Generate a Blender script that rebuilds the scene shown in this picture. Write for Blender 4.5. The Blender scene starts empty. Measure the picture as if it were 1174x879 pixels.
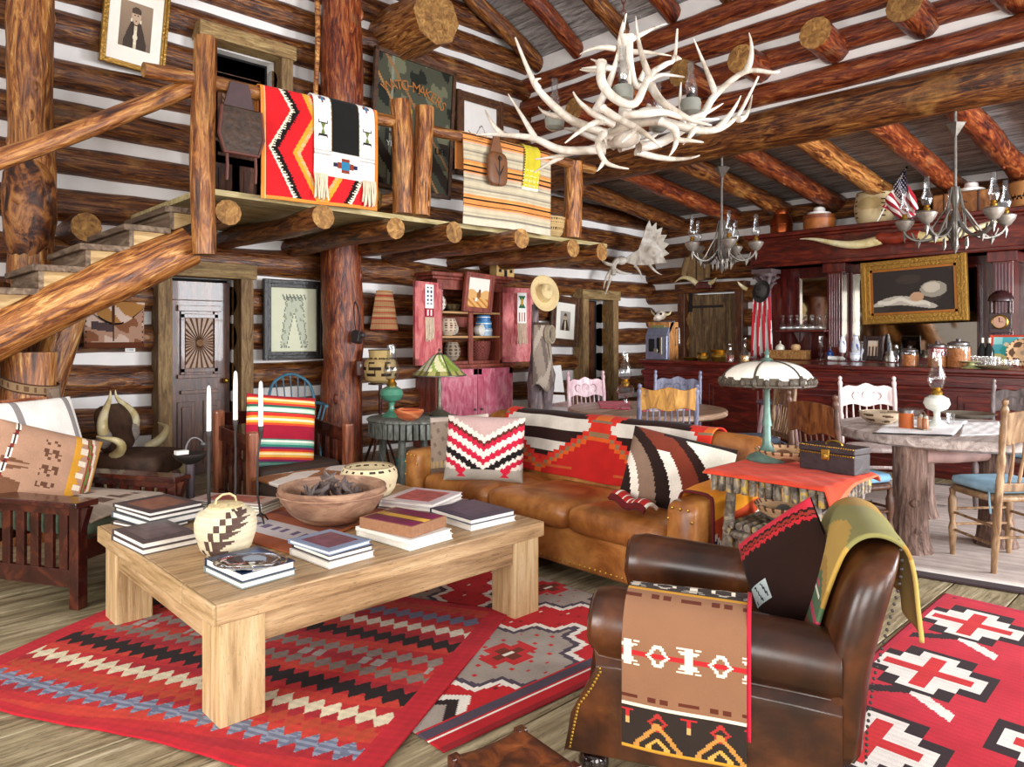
import bpy,bmesh,math,random
import numpy as np
from mathutils import Vector,Matrix,Euler
R=random.Random(11)
SC=bpy.context.scene;COL=SC.collection
PI=math.pi;rad=math.radians
# ---- survey of the room: camera at the origin, x runs along the left wall, y along the bar wall
F=825.;YV=385.;H=1.4;YAW=rad(46.29);CY,SY=math.cos(YAW),math.sin(YAW)
def ray(px,py):
    X=(px-587)/F;return (CY+X*SY,SY-X*CY,(YV-py)/F)
def gp(px,py,z=0.):
    r=ray(px,py);t=(z-H)/r[2];return Vector((r[0]*t,r[1]*t,z))
def pu(px,py,u):
    r=ray(px,py);t=u/r[0];return Vector((u,r[1]*t,H+r[2]*t))
def pv(px,py,v):
    r=ray(px,py);t=v/r[1];return Vector((r[0]*t,v,H+r[2]*t))
def pd(px,py,d):
    r=ray(px,py);return Vector((r[0]*d,r[1]*d,H+r[2]*d))
def lin(h):
    def g(c):
        c/=255.;return c/12.92 if c<=.04045 else ((c+.055)/1.055)**2.4
    return (g(int(h[0:2],16)),g(int(h[2:4],16)),g(int(h[4:6],16)),1.)
def rgb(h): return np.array(lin(h)[:3])
# ---------------------------------------------------------------- mesh builder
class MB:
    def __init__(s): s.v=[];s.f=[];s.m=[];s.mi=0;s.X=Matrix.Identity(4)
    def add(s,vs,fs):
        b=len(s.v);X=s.X;s.v+=[tuple(X@Vector(p)) for p in vs]
        s.f+=[tuple(b+i for i in f) for f in fs];s.m+=[s.mi]*len(fs);return s
    def box(s,c,d,rot=None):
        x,y,z=d[0]/2,d[1]/2,d[2]/2
        vs=[Vector((a,b,e)) for a in(-x,x) for b in(-y,y) for e in(-z,z)]
        if rot: 
            M=Euler(rot).to_matrix();vs=[M@p for p in vs]
        c=Vector(c);vs=[p+c for p in vs]
        return s.add(vs,[(0,1,3,2),(4,6,7,5),(0,4,5,1),(2,3,7,6),(0,2,6,4),(1,5,7,3)])
    def bx(s,x0,x1,y0,y1,z0,z1): return s.box(((x0+x1)/2,(y0+y1)/2,(z0+z1)/2),(x1-x0,y1-y0,z1-z0))
    def lathe(s,prof,c=(0,0,0),n=16,rot=None,sq=1.,cap=True):
        c=Vector(c);M=Euler(rot).to_matrix() if rot else None;vs=[]
        for r,z in prof:
            for i in range(n):
                a=2*PI*i/n;p=Vector((r*math.cos(a),r*math.sin(a)*sq,z))
                vs.append((M@p if M else p)+c)
        fs=[];k=len(prof)
        for j in range(k-1):
            for i in range(n):
                i2=(i+1)%n;fs.append((j*n+i,j*n+i2,(j+1)*n+i2,(j+1)*n+i))
        if cap:
            if prof[0][0]>1e-5: fs.append(tuple(range(n-1,-1,-1)))
            if prof[-1][0]>1e-5: fs.append(tuple((k-1)*n+i for i in range(n)))
        return s.add(vs,fs)
    def cyl(s,a,b,r,n=10,r2=None): return s.tube([a,b],[r,r if r2 is None else r2],n)
    def tube(s,pts,r,n=8,cap=True,flat=1.,capmi=None,jit=0.,rng=None):
        P=[Vector(p) for p in pts];k=len(P)
        if not isinstance(r,(list,tuple)): r=[r]*k
        vs=[];up=None
        for i in range(k):
            t=(P[min(i+1,k-1)]-P[max(i-1,0)]).normalized()
            if up is None:
                up=Vector((0,0,1)) if abs(t.z)<.9 else Vector((1,0,0))
            x=(up-t*up.dot(t)).normalized();up=x;y=t.cross(x)
            for j in range(n):
                a=2*PI*j/n;q=r[i]*(1+(rng.uniform(-jit,jit) if jit else 0))
                vs.append(P[i]+x*(q*math.cos(a))+y*(q*math.sin(a)*flat))
        fs=[]
        for i in range(k-1):
            for j in range(n):
                j2=(j+1)%n;fs.append((i*n+j,i*n+j2,(i+1)*n+j2,(i+1)*n+j))
        s.add(vs,fs)
        if cap:
            m=s.mi
            if capmi is not None: s.mi=capmi
            X=s.X;s.X=Matrix.Identity(4)
            b=len(s.v)-len(vs)
            s.f+=[tuple(b+i for i in range(n-1,-1,-1)),tuple(b+(k-1)*n+i for i in range(n))];s.m+=[s.mi]*2
            s.X=X;s.mi=m
        return s
    def prism(s,poly,h,c=(0,0,0),rot=None):
        c=Vector(c);M=Euler(rot).to_matrix() if rot else Matrix.Identity(3);n=len(poly)
        vs=[M@Vector((x,y,-h/2))+c for x,y in poly]+[M@Vector((x,y,h/2))+c for x,y in poly]
        return s.add(vs,[tuple(range(n-1,-1,-1)),tuple(range(n,2*n))]+[(i,(i+1)%n,n+(i+1)%n,n+i) for i in range(n)])
    def sph(s,c,r,n=10,sc=(1,1,1)):
        m=max(4,n//2);vs=[];c=Vector(c)
        pr=[(math.sin(PI*j/m)*r,-math.cos(PI*j/m)*r) for j in range(m+1)]
        X=s.X;s.X=X@Matrix.Translation(c)@Matrix.Diagonal((sc[0],sc[1],sc[2],1))
        pr[0]=(1e-6,pr[0][1]);pr[-1]=(1e-6,pr[-1][1]);s.lathe(pr,n=n);s.X=X;return s
    def ob(s,name,mat,par=None,sm=40,bev=0,loc=None,sub=0,seg=2):
        me=bpy.data.meshes.new(name);me.from_pydata(s.v,[],s.f)
        for m in (mat if isinstance(mat,(list,tuple)) else [mat]): me.materials.append(m)
        me.polygons.foreach_set('material_index',s.m)
        if sm:
            me.polygons.foreach_set('use_smooth',[True]*len(s.f));me.set_sharp_from_angle(angle=rad(sm))
        me.update();o=bpy.data.objects.new(name,me);COL.objects.link(o)
        if par: o.parent=par
        if loc is not None: o.location=loc
        if bev:
            b=o.modifiers.new('b','BEVEL');b.width=bev;b.segments=seg;b.limit_method='ANGLE';b.angle_limit=rad(35)
        if sub: 
            b=o.modifiers.new('s','SUBSURF');b.levels=b.render_levels=sub
        return o
def tag(o,label=None,cat=None,group=None,kind=None):
    if label:o['label']=label
    if cat:o['category']=cat
    if group:o['group']=group
    if kind:o['kind']=kind
    return o
def T(name,label,cat,loc=(0,0,0),rz=0,group=None,rot=None,kind=None):
    o=bpy.data.objects.new(name,None);o.empty_display_size=.05;COL.objects.link(o);o.location=loc
    o.rotation_euler=rot if rot else (0,0,rz);return tag(o,label,cat,group,kind)
def at(o,loc=(0,0,0),rz=0,rot=None): o.location=loc;o.rotation_euler=rot if rot else (0,0,rz);return o
def dup(root,loc,rz=None,label=None,group=None,rot=None):
    r=root.copy();COL.objects.link(r);r.location=loc
    if rz is not None:r.rotation_euler=(0,0,rz)
    if rot:r.rotation_euler=rot
    if label:r['label']=label
    if group:r['group']=group
    for ch in list(root.children):
        c=ch.copy();COL.objects.link(c);c.parent=r
        for g in list(ch.children):
            d=g.copy();COL.objects.link(d);d.parent=c
    return r
# ---------------------------------------------------------------- woven / painted surfaces: a grid of small cells, each with its own colour
def CL(name,pos,col,ns,nt,mat,par=None,th=0.,off=-1,sm=True):
    s=np.linspace(0,1,ns+1);t=np.linspace(0,1,nt+1);S,Tt=np.meshgrid(s,t,indexing='ij')
    x,y,z=pos(S,Tt);V=np.stack([np.broadcast_to(q,S.shape) for q in(x,y,z)],-1).reshape(-1,3)
    i,j=np.meshgrid(np.arange(ns),np.arange(nt),indexing='ij');a=(i*(nt+1)+j).ravel()
    Fc=np.stack([a,a+nt+1,a+nt+2,a+1],-1)
    me=bpy.data.meshes.new(name);me.from_pydata(V.tolist(),[],Fc.tolist());me.materials.append(mat)
    sc,tc=(s[:-1]+s[1:])/2,(t[:-1]+t[1:])/2;S2,T2=np.meshgrid(sc,tc,indexing='ij')
    C=col(S2.ravel(),T2.ravel());C=np.concatenate([C,np.ones((len(C),1))],1)
    at_=me.color_attributes.new('Col','FLOAT_COLOR','CORNER')
    at_.data.foreach_set('color',np.repeat(C,4,axis=0).astype(np.float32).ravel())
    if sm: me.polygons.foreach_set('use_smooth',[True]*len(Fc))
    me.update();o=bpy.data.objects.new(name,me);COL.objects.link(o)
    if par:o.parent=par
    if th:
        m=o.modifiers.new('t','SOLIDIFY');m.thickness=th;m.offset=off
    return o
class Pal:
    """paints an array of colours layer by layer"""
    def __init__(s,n,base): s.c=np.tile(rgb(base),(n,1))
    def p(s,mask,h): s.c[mask]=rgb(h);return s
def tri(x): return 2*np.abs(x-np.floor(x+.5))
def saw(x): return x-np.floor(x)
# ---------------------------------------------------------------- materials
MT={}
def base(name,rough=.6,metal=0.,spec=.5):
    m=bpy.data.materials.new(name);m.use_nodes=True;nt=m.node_tree;b=nt.nodes['Principled BSDF']
    b.inputs['Roughness'].default_value=rough;b.inputs['Metallic'].default_value=metal
    b.inputs['Specular IOR Level'].default_value=spec
    return m,nt,b
def nd(nt,t,**k):
    n=nt.nodes.new(t)
    for a,v in k.items():
        if a[0]=='_': setattr(n,a[1:],v)
        else: n.inputs[a.replace('__',' ')].default_value=v
    return n
def ramp(nt,stops):
    n=nt.nodes.new('ShaderNodeValToRGB');e=n.color_ramp.elements
    while len(e)<len(stops): e.new(.5)
    for q,(p,h) in zip(e,stops): q.position=p;q.color=lin(h)
    return n
def solid(name,h,rough=.5,metal=0.,var=.12,sc=14.,bump=0.,spec=.5,coat=0.):
    if name in MT: return MT[name]
    m,nt,b=base(name,rough,metal,spec);L=nt.links.new
    tc=nd(nt,'ShaderNodeTexCoord');no=nd(nt,'ShaderNodeTexNoise',Scale=sc,Detail=5.)
    L(tc.outputs['Object'],no.inputs['Vector'])
    mr=nd(nt,'ShaderNodeMapRange');mr.inputs['To Min'].default_value=1-var*2;mr.inputs['To Max'].default_value=1+var*2
    L(no.outputs['Fac'],mr.inputs['Value'])
    hs=nd(nt,'ShaderNodeHueSaturation',Color=lin(h));L(mr.outputs['Result'],hs.inputs['Value']);L(hs.outputs['Color'],b.inputs['Base Color'])
    if coat: b.inputs['Coat Weight'].default_value=coat
    if bump:
        bp=nd(nt,'ShaderNodeBump',Strength=bump,Distance=.01);L(no.outputs['Fac'],bp.inputs['Height']);L(bp.outputs['Normal'],b.inputs['Normal'])
    MT[name]=m;return m
def wood(name,stops,scale=(1,8,8),ns=3.,rough=.5,bump=.3,patch=None,psc=1.5,coat=0.,rnd=.15,dist=1.2,crack=0.,spec=.5):
    m,nt,b=base(name,rough,spec=spec);L=nt.links.new
    tc=nd(nt,'ShaderNodeTexCoord');mp=nd(nt,'ShaderNodeMapping',Scale=scale);L(tc.outputs['Object'],mp.inputs['Vector'])
    oi=nd(nt,'ShaderNodeObjectInfo');vm=nd(nt,'ShaderNodeVectorMath',_operation='SCALE')
    cx=nd(nt,'ShaderNodeCombineXYZ')
    for q in 'XYZ': L(oi.outputs['Random'],cx.inputs[q])
    L(cx.outputs[0],vm.inputs[0]);vm.inputs['Scale'].default_value=23.
    va=nd(nt,'ShaderNodeVectorMath',_operation='ADD');L(mp.outputs[0],va.inputs[0]);L(vm.outputs[0],va.inputs[1])
    no=nd(nt,'ShaderNodeTexNoise',Scale=ns,Detail=8.,Roughness=.62,Distortion=dist);L(va.outputs[0],no.inputs['Vector'])
    rp=ramp(nt,stops);L(no.outputs['Fac'],rp.inputs['Fac']);out=rp.outputs['Color'];hgt=no.outputs['Fac']
    if patch:
        n2=nd(nt,'ShaderNodeTexNoise',Scale=psc,Detail=6.,Roughness=.6)
        va2=nd(nt,'ShaderNodeVectorMath',_operation='ADD');L(tc.outputs['Object'],va2.inputs[0]);L(vm.outputs[0],va2.inputs[1])
        L(va2.outputs[0],n2.inputs['Vector'])
        r2=ramp(nt,[(patch[1],'000000'),(patch[2],'ffffff')]);L(n2.outputs['Fac'],r2.inputs['Fac'])
        mx=nd(nt,'ShaderNodeMixRGB');L(r2.outputs['Color'],mx.inputs['Fac']);L(out,mx.inputs['Color1'])
        sh=nd(nt,'ShaderNodeMixRGB',_blend_type='MULTIPLY',Fac=.6);sh.inputs['Color1'].default_value=lin(patch[0])
        r3=ramp(nt,[(.3,'707070'),(.6,'ffffff')]);L(no.outputs['Fac'],r3.inputs['Fac']);L(r3.outputs['Color'],sh.inputs['Color2'])
        L(sh.outputs['Color'],mx.inputs['Color2']);out=mx.outputs['Color']
    if crack:
        n3=nd(nt,'ShaderNodeTexNoise',Scale=ns*2.2,Detail=3.,Distortion=.6);L(va.outputs[0],n3.inputs['Vector'])
        r4=ramp(nt,[(.485,'ffffff'),(.5,'181010'),(.515,'ffffff')]);L(n3.outputs['Fac'],r4.inputs['Fac'])
        mx2=nd(nt,'ShaderNodeMixRGB',_blend_type='MULTIPLY',Fac=crack);L(out,mx2.inputs['Color1']);L(r4.outputs['Color'],mx2.inputs['Color2']);out=mx2.outputs['Color']
    hs=nd(nt,'ShaderNodeHueSaturation');mr=nd(nt,'ShaderNodeMapRange');L(oi.outputs['Random'],mr.inputs['Value'])
    mr.inputs['To Min'].default_value=1-rnd;mr.inputs['To Max'].default_value=1+rnd
    L(mr.outputs[0],hs.inputs['Value']);L(out,hs.inputs['Color']);L(hs.outputs[0],b.inputs['Base Color'])
    if coat:b.inputs['Coat Weight'].default_value=coat
    bp=nd(nt,'ShaderNodeBump',Strength=bump,Distance=.02);L(hgt,bp.inputs['Height']);L(bp.outputs[0],b.inputs['Normal'])
    MT[name]=m;return m
def attrmat(name,rough=.95,weave=220.,amt=.22,sheen=.04,bump=.25):
    m,nt,b=base(name,rough,spec=.2);L=nt.links.new
    a=nd(nt,'ShaderNodeAttribute',_attribute_name='Col');tc=nd(nt,'ShaderNodeTexCoord')
    no=nd(nt,'ShaderNodeTexNoise',Scale=weave,Detail=3.);L(tc.outputs['Object'],no.inputs['Vector'])
    n2=nd(nt,'ShaderNodeTexNoise',Scale=9.,Detail=4.);L(tc.outputs['Object'],n2.inputs['Vector'])
    ad=nd(nt,'ShaderNodeMath',_operation='ADD');L(no.outputs['Fac'],ad.inputs[0]);L(n2.outputs['Fac'],ad.inputs[1])
    mr=nd(nt,'ShaderNodeMapRange');mr.inputs['From Min'].default_value=.6;mr.inputs['From Max'].default_value=1.4
    mr.inputs['To Min'].default_value=1-amt;mr.inputs['To Max'].default_value=1+amt;L(ad.outputs[0],mr.inputs['Value'])
    hs=nd(nt,'ShaderNodeHueSaturation');L(a.outputs['Color'],hs.inputs['Color']);L(mr.outputs[0],hs.inputs['Value']);L(hs.outputs[0],b.inputs['Base Color'])
    b.inputs['Sheen Weight'].default_value=sheen
    bp=nd(nt,'ShaderNodeBump',Strength=bump,Distance=.004);L(no.outputs['Fac'],bp.inputs['Height']);L(bp.outputs[0],b.inputs['Normal'])
    MT[name]=m;return m
def glassmat(name,tint='ffffff',refl=.35):
    m=bpy.data.materials.new(name);m.use_nodes=True;nt=m.node_tree;L=nt.links.new
    for n in list(nt.nodes):
        if n.type=='BSDF_PRINCIPLED': nt.nodes.remove(n)
    tr=nd(nt,'ShaderNodeBsdfTransparent',Color=lin(tint));gl=nd(nt,'ShaderNodeBsdfGlossy',Roughness=.06)
    lw=nd(nt,'ShaderNodeLayerWeight',Blend=refl);mr=nd(nt,'ShaderNodeMapRange');mr.inputs['To Min'].default_value=.07;mr.inputs['To Max'].default_value=.6
    L(lw.outputs['Facing'],mr.inputs['Value'])
    mx=nd(nt,'ShaderNodeMixShader');L(mr.outputs[0],mx.inputs[0]);L(tr.outputs[0],mx.inputs[1]);L(gl.outputs[0],mx.inputs[2])
    L(mx.outputs[0],nt.nodes['Material Output'].inputs['Surface']);MT[name]=m;return m
LOGSTOPS=[(.32,'1c0d08'),(.42,'46210f'),(.5,'6c3b1a'),(.58,'8c5526'),(.7,'bb8446')]
RED=[(.32,'200b09'),(.42,'551f12'),(.51,'7b3518'),(.6,'9c5428'),(.72,'bd8250')]
POST=[(.3,'2e160c'),(.41,'653518'),(.5,'94592a'),(.6,'bd8142'),(.73,'dcb474')]
def logm(n,sc,st,**k): return wood(n,st,sc,**{**dict(dist=1.6,ns=2.0,rough=.36,bump=.7,patch=('b07c40',.58,.74),psc=2.4,crack=.6,rnd=.2),**k})
LX=logm('log_x',(1.3,11,11),LOGSTOPS);LY=logm('log_y',(11,1.3,11),LOGSTOPS);LYR=logm('log_y_red',(11,1.3,11),RED,patch=('a0602c',.6,.75));LZ=logm('log_z',(9,9,.9),POST)
LXR=logm('log_x_red',(1.6,10,10),RED,patch=('8a5a3a',.58,.74));LXP=logm('log_x_pale',(1.3,10,10),POST)
END=wood('log_end',[(.3,'5a3818'),(.5,'8f6430'),(.7,'bd9050')],(7,7,7),ns=2.,rough=.75,bump=.2,crack=.3)
CHINK=solid('chinking','f0ece9',.9,var=.05,sc=6,bump=.3)
CLOTH=attrmat('woven_cloth');FELT=attrmat('printed_felt',weave=500.,amt=.1)
HIDE=attrmat('hair_hide',rough=.8,weave=90.,amt=.15);PAINT=attrmat('painted_board',rough=.45,weave=300.,amt=.06,sheen=0.);BASK=attrmat('coiled_fibre',rough=.8,weave=260.,amt=.25,sheen=0.,bump=.6)
PLANK_GREY=wood('roof_plank',[(.3,'625a57'),(.46,'a09a98'),(.6,'cdc8c8'),(.75,'ebe7e8')],(9,.8,9),ns=2.,rough=.8,bump=.4,crack=.7)
DARKWOOD=wood('mahogany',[(.3,'22080a'),(.5,'471312'),(.7,'6e2418')],(1,7,7),ns=3.,rough=.28,bump=.06,coat=.4,rnd=.06)
DARKY=wood('mahogany_y',[(.3,'2a0b0b'),(.5,'541713'),(.7,'7c2a1a')],(7,1,7),ns=3.,rough=.28,bump=.06,coat=.4,rnd=.06)
DARKZ=wood('mahogany_z',[(.3,'2a0b0b'),(.5,'4f1613'),(.7,'742819')],(7,7,1),ns=3.,rough=.28,bump=.06,coat=.4,rnd=.06)
DOORW=wood('door_oak',[(.3,'2a150c'),(.5,'57301c'),(.7,'845233')],(8,8,1),ns=3.,rough=.38,bump=.12,coat=.2)
FRAMEW=wood('weathered_trim',[(.3,'4e3a22'),(.5,'826440'),(.68,'a5895c')],(8,8,1),ns=3.,rough=.75,bump=.4,crack=.7)
FRAMEX=wood('weathered_trim_x',[(.3,'5a4528'),(.5,'8f7146'),(.68,'b09a68')],(1,8,8),ns=3.,rough=.75,bump=.4,crack=.7)
BLACK=solid('black_void','0a0605',.9)
IRON=solid('wrought_iron','3a3432',.5,.6);BRASS=solid('brass','b08a3c',.35,.9);SILVER=solid('aged_silver','a09888',.4,.75);PEWTER=solid('pewter','7d7a7c',.3,.9)
GLASS=glassmat('clear_glass');BONE=wood('antler_bone',[(.3,'7f705e'),(.45,'bdb0a0'),(.62,'e0d8cc')],(2,2,2),ns=2.,rough=.5,bump=.15,rnd=.05)
HORN=wood('horn',[(.3,'b79a5c'),(.5,'e0cf9a'),(.7,'f2e8c8')],(3,3,3),ns=1.5,rough=.3,bump=.05)
GOLD=solid('gilt','9a7230',.35,.7,var=.25,sc=40,bump=.6)
LEATH=wood('club_leather',[(.3,'1c0e07'),(.45,'3a1d0d'),(.6,'5a3015'),(.78,'86572c')],(1,1,1),ns=3.2,rough=.3,bump=.12,dist=.4,rnd=.0,patch=('2a160c',.5,.75),psc=5.)
SOFAL=wood('sofa_leather',[(.3,'643615'),(.45,'945a29'),(.6,'b87c40'),(.78,'d2a062')],(1,1,1),ns=3.5,rough=.34,bump=.2,dist=.5,rnd=0.)
MISS=wood('mission_oak',[(.3,'1e0b09'),(.5,'3f1912'),(.7,'5f2c1c')],(6,6,6),ns=1.,rough=.26,bump=.08,coat=.3,rnd=.08)
MISSL=wood('mission_oak_worn',[(.3,'5a2a1a'),(.5,'8f5236'),(.7,'b88060')],(8,8,1),ns=2.,rough=.3,bump=.08,coat=.3,rnd=.08)
TABLEW=wood('elm_table',[(.28,'75563a'),(.42,'a07e58'),(.56,'bd9a70'),(.74,'d8bb92')],(1.2,16,16),ns=2.,dist=.35,rough=.42,bump=.25,crack=.5,rnd=.06)
TABLEY=wood('elm_table_y',[(.28,'80623f'),(.42,'a98a60'),(.56,'c2a278'),(.74,'dabf98')],(16,1.2,16),ns=2.,dist=.35,rough=.42,bump=.25,crack=.5,rnd=.06)
TABLEZ=wood('elm_table_z',[(.28,'95764e'),(.42,'bc9c6e'),(.56,'d2b486'),(.74,'e4cda6')],(16,16,1.2),ns=2.,dist=.35,rough=.5,bump=.25,crack=.35,rnd=.06)
OAKCH=wood('pressed_oak',[(.3,'4a3524'),(.5,'7d6148'),(.7,'ab9078')],(5,5,1.2),ns=3.,rough=.4,bump=.15,rnd=.12)

def cr(P,k=5):
    V=[Vector(p) for p in P];Q=[]
    for i in range(len(V)-1):
        p0,p1,p2,p3=V[max(i-1,0)],V[i],V[i+1],V[min(i+2,len(V)-1)]
        for j in range(k):
            t=j/k;Q.append(.5*((2*p1)+(p2-p0)*t+(2*p0-5*p1+4*p2-p3)*t*t+(3*p1-p0-3*p2+p3)*t**3))
    return Q+[V[-1]]
# ================================================================ SETTING
def logwall(name,along,plane,a0,a1,z0,n,pitch,openings=(),mat=None,seed=1,rr=.15,thick=.17,face=-1,recess=.02,jog=0.):
    """stacked round logs: along 'x' (plane = y) or 'y' (plane = x); openings (a0,a1,z0,z1) leave cut ends"""
    rg=random.Random(seed);b=MB()
    for k in range(n):
        zc=z0+pitch*k;segs=[(a0,a1)]
        for (o0,o1,p0,p1) in openings:
            if zc+rr*.5>p0 and zc-rr*.5<p1:
                nn=[]
                for s0,s1 in segs:
                    if o1<=s0 or o0>=s1: nn.append((s0,s1));continue
                    if o0>s0: nn.append((s0,o0))
                    if o1<s1: nn.append((o1,s1))
                segs=nn
        ph=rg.uniform(0,9);sl=rg.uniform(-1,1)*.012
        for s0,s1 in segs:
            m=max(2,int((s1-s0)/.22));vs=[];N=12
            for i in range(m+1):
                a=s0+(s1-s0)*i/m;w=rr*(1+.05*math.sin(a*1.3+ph)+.03*math.sin(a*4.1+2*ph)+rg.uniform(-.035,.035))+sl*math.sin(a*.5+ph)
                zz=zc+.016*math.sin(a*.9+ph*2)
                for j in range(N):
                    t=2*PI*j/N;q=rg.uniform(.975,1.03);d=plane+recess+thick*math.cos(t)*q;z=zz+w*math.sin(t)*q
                    vs.append((a,d,z) if along=='x' else (d,a,z))
            fs=[]
            for i in range(m):
                for j in range(N):
                    j2=(j+1)%N;fs.append((i*N+j,i*N+j2,(i+1)*N+j2,(i+1)*N+j))
            b.mi=0;b.add(vs,fs);b.mi=1
            bb=len(b.v)-len(vs);b.f+=[tuple(bb+i for i in range(N)),tuple(bb+m*N+i for i in range(N))];b.m+=[1,1]
    o=b.ob(name,[mat,END],sm=60);o['kind']='structure'
    c=MB()
    zt=z0+pitch*n;zb=z0-pitch/2
    # chinking mortar between the rows, leaving the openings free
    cuts=sorted(set([a0,a1]+[q for op in openings for q in op[:2]]))
    for s0,s1 in zip(cuts[:-1],cuts[1:]):
        mid=(s0+s1)/2;zs=[(zb,zt)]
        for (o0,o1,p0,p1) in openings:
            if o0<mid<o1:
                nn=[]
                for q0,q1 in zs:
                    if p1<=q0 or p0>=q1: nn.append((q0,q1));continue
                    if p0>q0: nn.append((q0,p0))
                    if p1<q1: nn.append((p1,q1))
                zs=nn
        for q0,q1 in zs:
            if along=='x': c.bx(s0,s1,plane-.02,plane+.14,q0,q1)
            else: c.bx(plane-.02,plane+.14,s0,s1,q0,q1)
    ch=c.ob('chinking',CHINK,o,sm=0);return o
WV=7.48;WU=10.5
D1=(2.41,3.08,0,1.98);D2=(2.82,3.52,2.5,4.36);D3=(8.55,9.16,0,1.97)
logwall('wall_left','x',WV,-3.0,10.6,.2,17,.395,[D1,D2,D3],LX,3)
D4=(5.75,6.63,.95,2.1)
logwall('wall_right','y',WU,-3.6,7.5,.13,9,.385,[D4],LY,5)
WB=[(-2.2,-.2,.9,2.9),(1.6,3.8,.9,2.9)]
logwall('wall_back','y',-3.1,-3.6,7.5,.2,12,.395,WB,LY,7,recess=-.1)
WF=[(-1.9,.6,.7,2.9),(2.0,5.0,.7,2.9),(6.2,9.2,.6,3.0)]
logwall('wall_front','x',-3.65,-3.0,10.6,.2,9,.395,WF,LX,8,recess=-.1)
logwall('wall_upper','y',7.42,-3.6,7.5,4.035,4,.335,[],LYR,9,rr=.128,thick=.17)
# one heavy beam carries the upper wall
rg=random.Random(4);b=MB();b.tube([(0,-3.6+i*.37,0) for i in range(31)],[.208+.01*math.sin(i*1.1)+rg.uniform(-.004,.004) for i in range(31)],16,capmi=1)
tag(b.ob('beam',[LY,END],loc=(7.40,0,3.635)),'long heavy orange-brown log beam above the bar opening','beam',kind='structure')
# floor of wide worn planks
b=MB();rg=random.Random(2);y=-3.7
while y<7.5:
    w=rg.uniform(.2,.34);b.bx(-3.2,10.7,y+.004,y+w-.004,-.04,rg.uniform(-.002,.0));y+=w
FLOORW=wood('floor_plank',[(.28,'50452f'),(.42,'83755a'),(.56,'a59778'),(.74,'cbbfa4')],(1.,13,13),ns=2.,rough=.5,bump=.35,crack=.7,dist=.5,patch=('6e6244',.5,.72),psc=1.1)
o=b.ob('floor',FLOORW,sm=0,bev=.004);o['kind']='structure'
b=MB();b.bx(-3.3,10.8,-3.8,7.7,-.12,-.045);b.ob('subfloor',BLACK,o,sm=0)
# roofs
def roof(name,u0,z0,u1,z1,n,seed):
    b=MB();rg=random.Random(seed);L=math.hypot(u1-u0,z1-z0);an=math.atan2(z1-z0,u1-u0)
    for k in range(n):
        t=(k+.5)/n;c=(u0+(u1-u0)*t,1.95,z0+(z1-z0)*t)
        b.box(c,(L/n*.95,11.3,.03),rot=(0,-an+rg.uniform(-.02,.02),0))
    b.bx(min(u0,u1),min(u0,u1)+.01,-3.7,-3.69,0.5*(z0+z1),.5*(z0+z1)+.01)
    o=b.ob(name,PLANK_GREY,sm=0);o['kind']='structure';return o
roof('ceiling_main',7.75,5.28,2.6,7.65,26,5)
roof('ceiling_lean',7.5,3.74,10.75,3.42,17,6)
def rlog(name,a,b_,r,mat,label,cat,group,seed,taper=0.,ends=True,n=12,kind='structure'):
    """one round log between two points, its own length along its local x"""
    a,b_=Vector(a),Vector(b_);d=b_-a;L=d.length;rg=random.Random(seed);m=max(2,int(L/.16));bb=MB()
    ph=rg.uniform(0,9)
    bb.tube([(L*i/m,.012*math.sin(i*.7+ph),.01*math.cos(i*.5+ph)) for i in range(m+1)],[(r-taper*i/m)*(1+rg.uniform(-.03,.03)+.03*math.sin(i*.8+ph)) for i in range(m+1)],n,capmi=1 if ends else 0,jit=.025,rng=rg)
    for _ in range(int(L*1.2)):
        t=rg.uniform(.1,.9)*L;an=rg.uniform(0,2*PI);bb.sph((t,r*.93*math.cos(an),r*.93*math.sin(an)),r*.22,6,(1.5,.6,.6))
    o=bb.ob(name,[mat,END],sm=60);o.location=a;o.rotation_mode='QUATERNION';o.rotation_quaternion=d.to_track_quat('X','Z')
    tag(o,label,cat,group,kind);return o
for i in range(13):
    v=7.2-.75*i
    rlog('rafter',(7.7,v,5.15),(2.7,v,7.45),.115,LXR if i%2 else LX,'sloping round log rafter under the grey boards of the high roof','rafter','high roof rafters',40+i)
LR=[6.8,5.8,4.95,4.2,3.47,2.7,1.97,1.2,.45,-.3,-1.05,-1.8,-2.55]
for i,v in enumerate(LR):
    rlog('rafter',(7.5,v,3.57),(10.45,v,3.27),.125,LXR if i in(5,6,1,3) else LXP if i==4 else LX,'sloping round log rafter under the low roof over the bar','rafter','low roof rafters',60+i)
for i,v in enumerate([6.1,5.3,4.5,3.8,3.0,2.2,1.45,.7,-.1]):
    rlog('joist_stub',(6.92,v,4.3+.02*(i%3)),(7.6,v,4.3),.15,LXR,'short sawn log end sticking out of the upper log wall','log end','log ends on the upper wall',80+i)
# big purlin end carried on the left wall
rlog('purlin',(5.06,6.55,5.06),(5.06,7.5,5.06),.33,LXP,'huge hewn log end jutting from the left wall near the roof','purlin',None,99,n=8)
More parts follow.
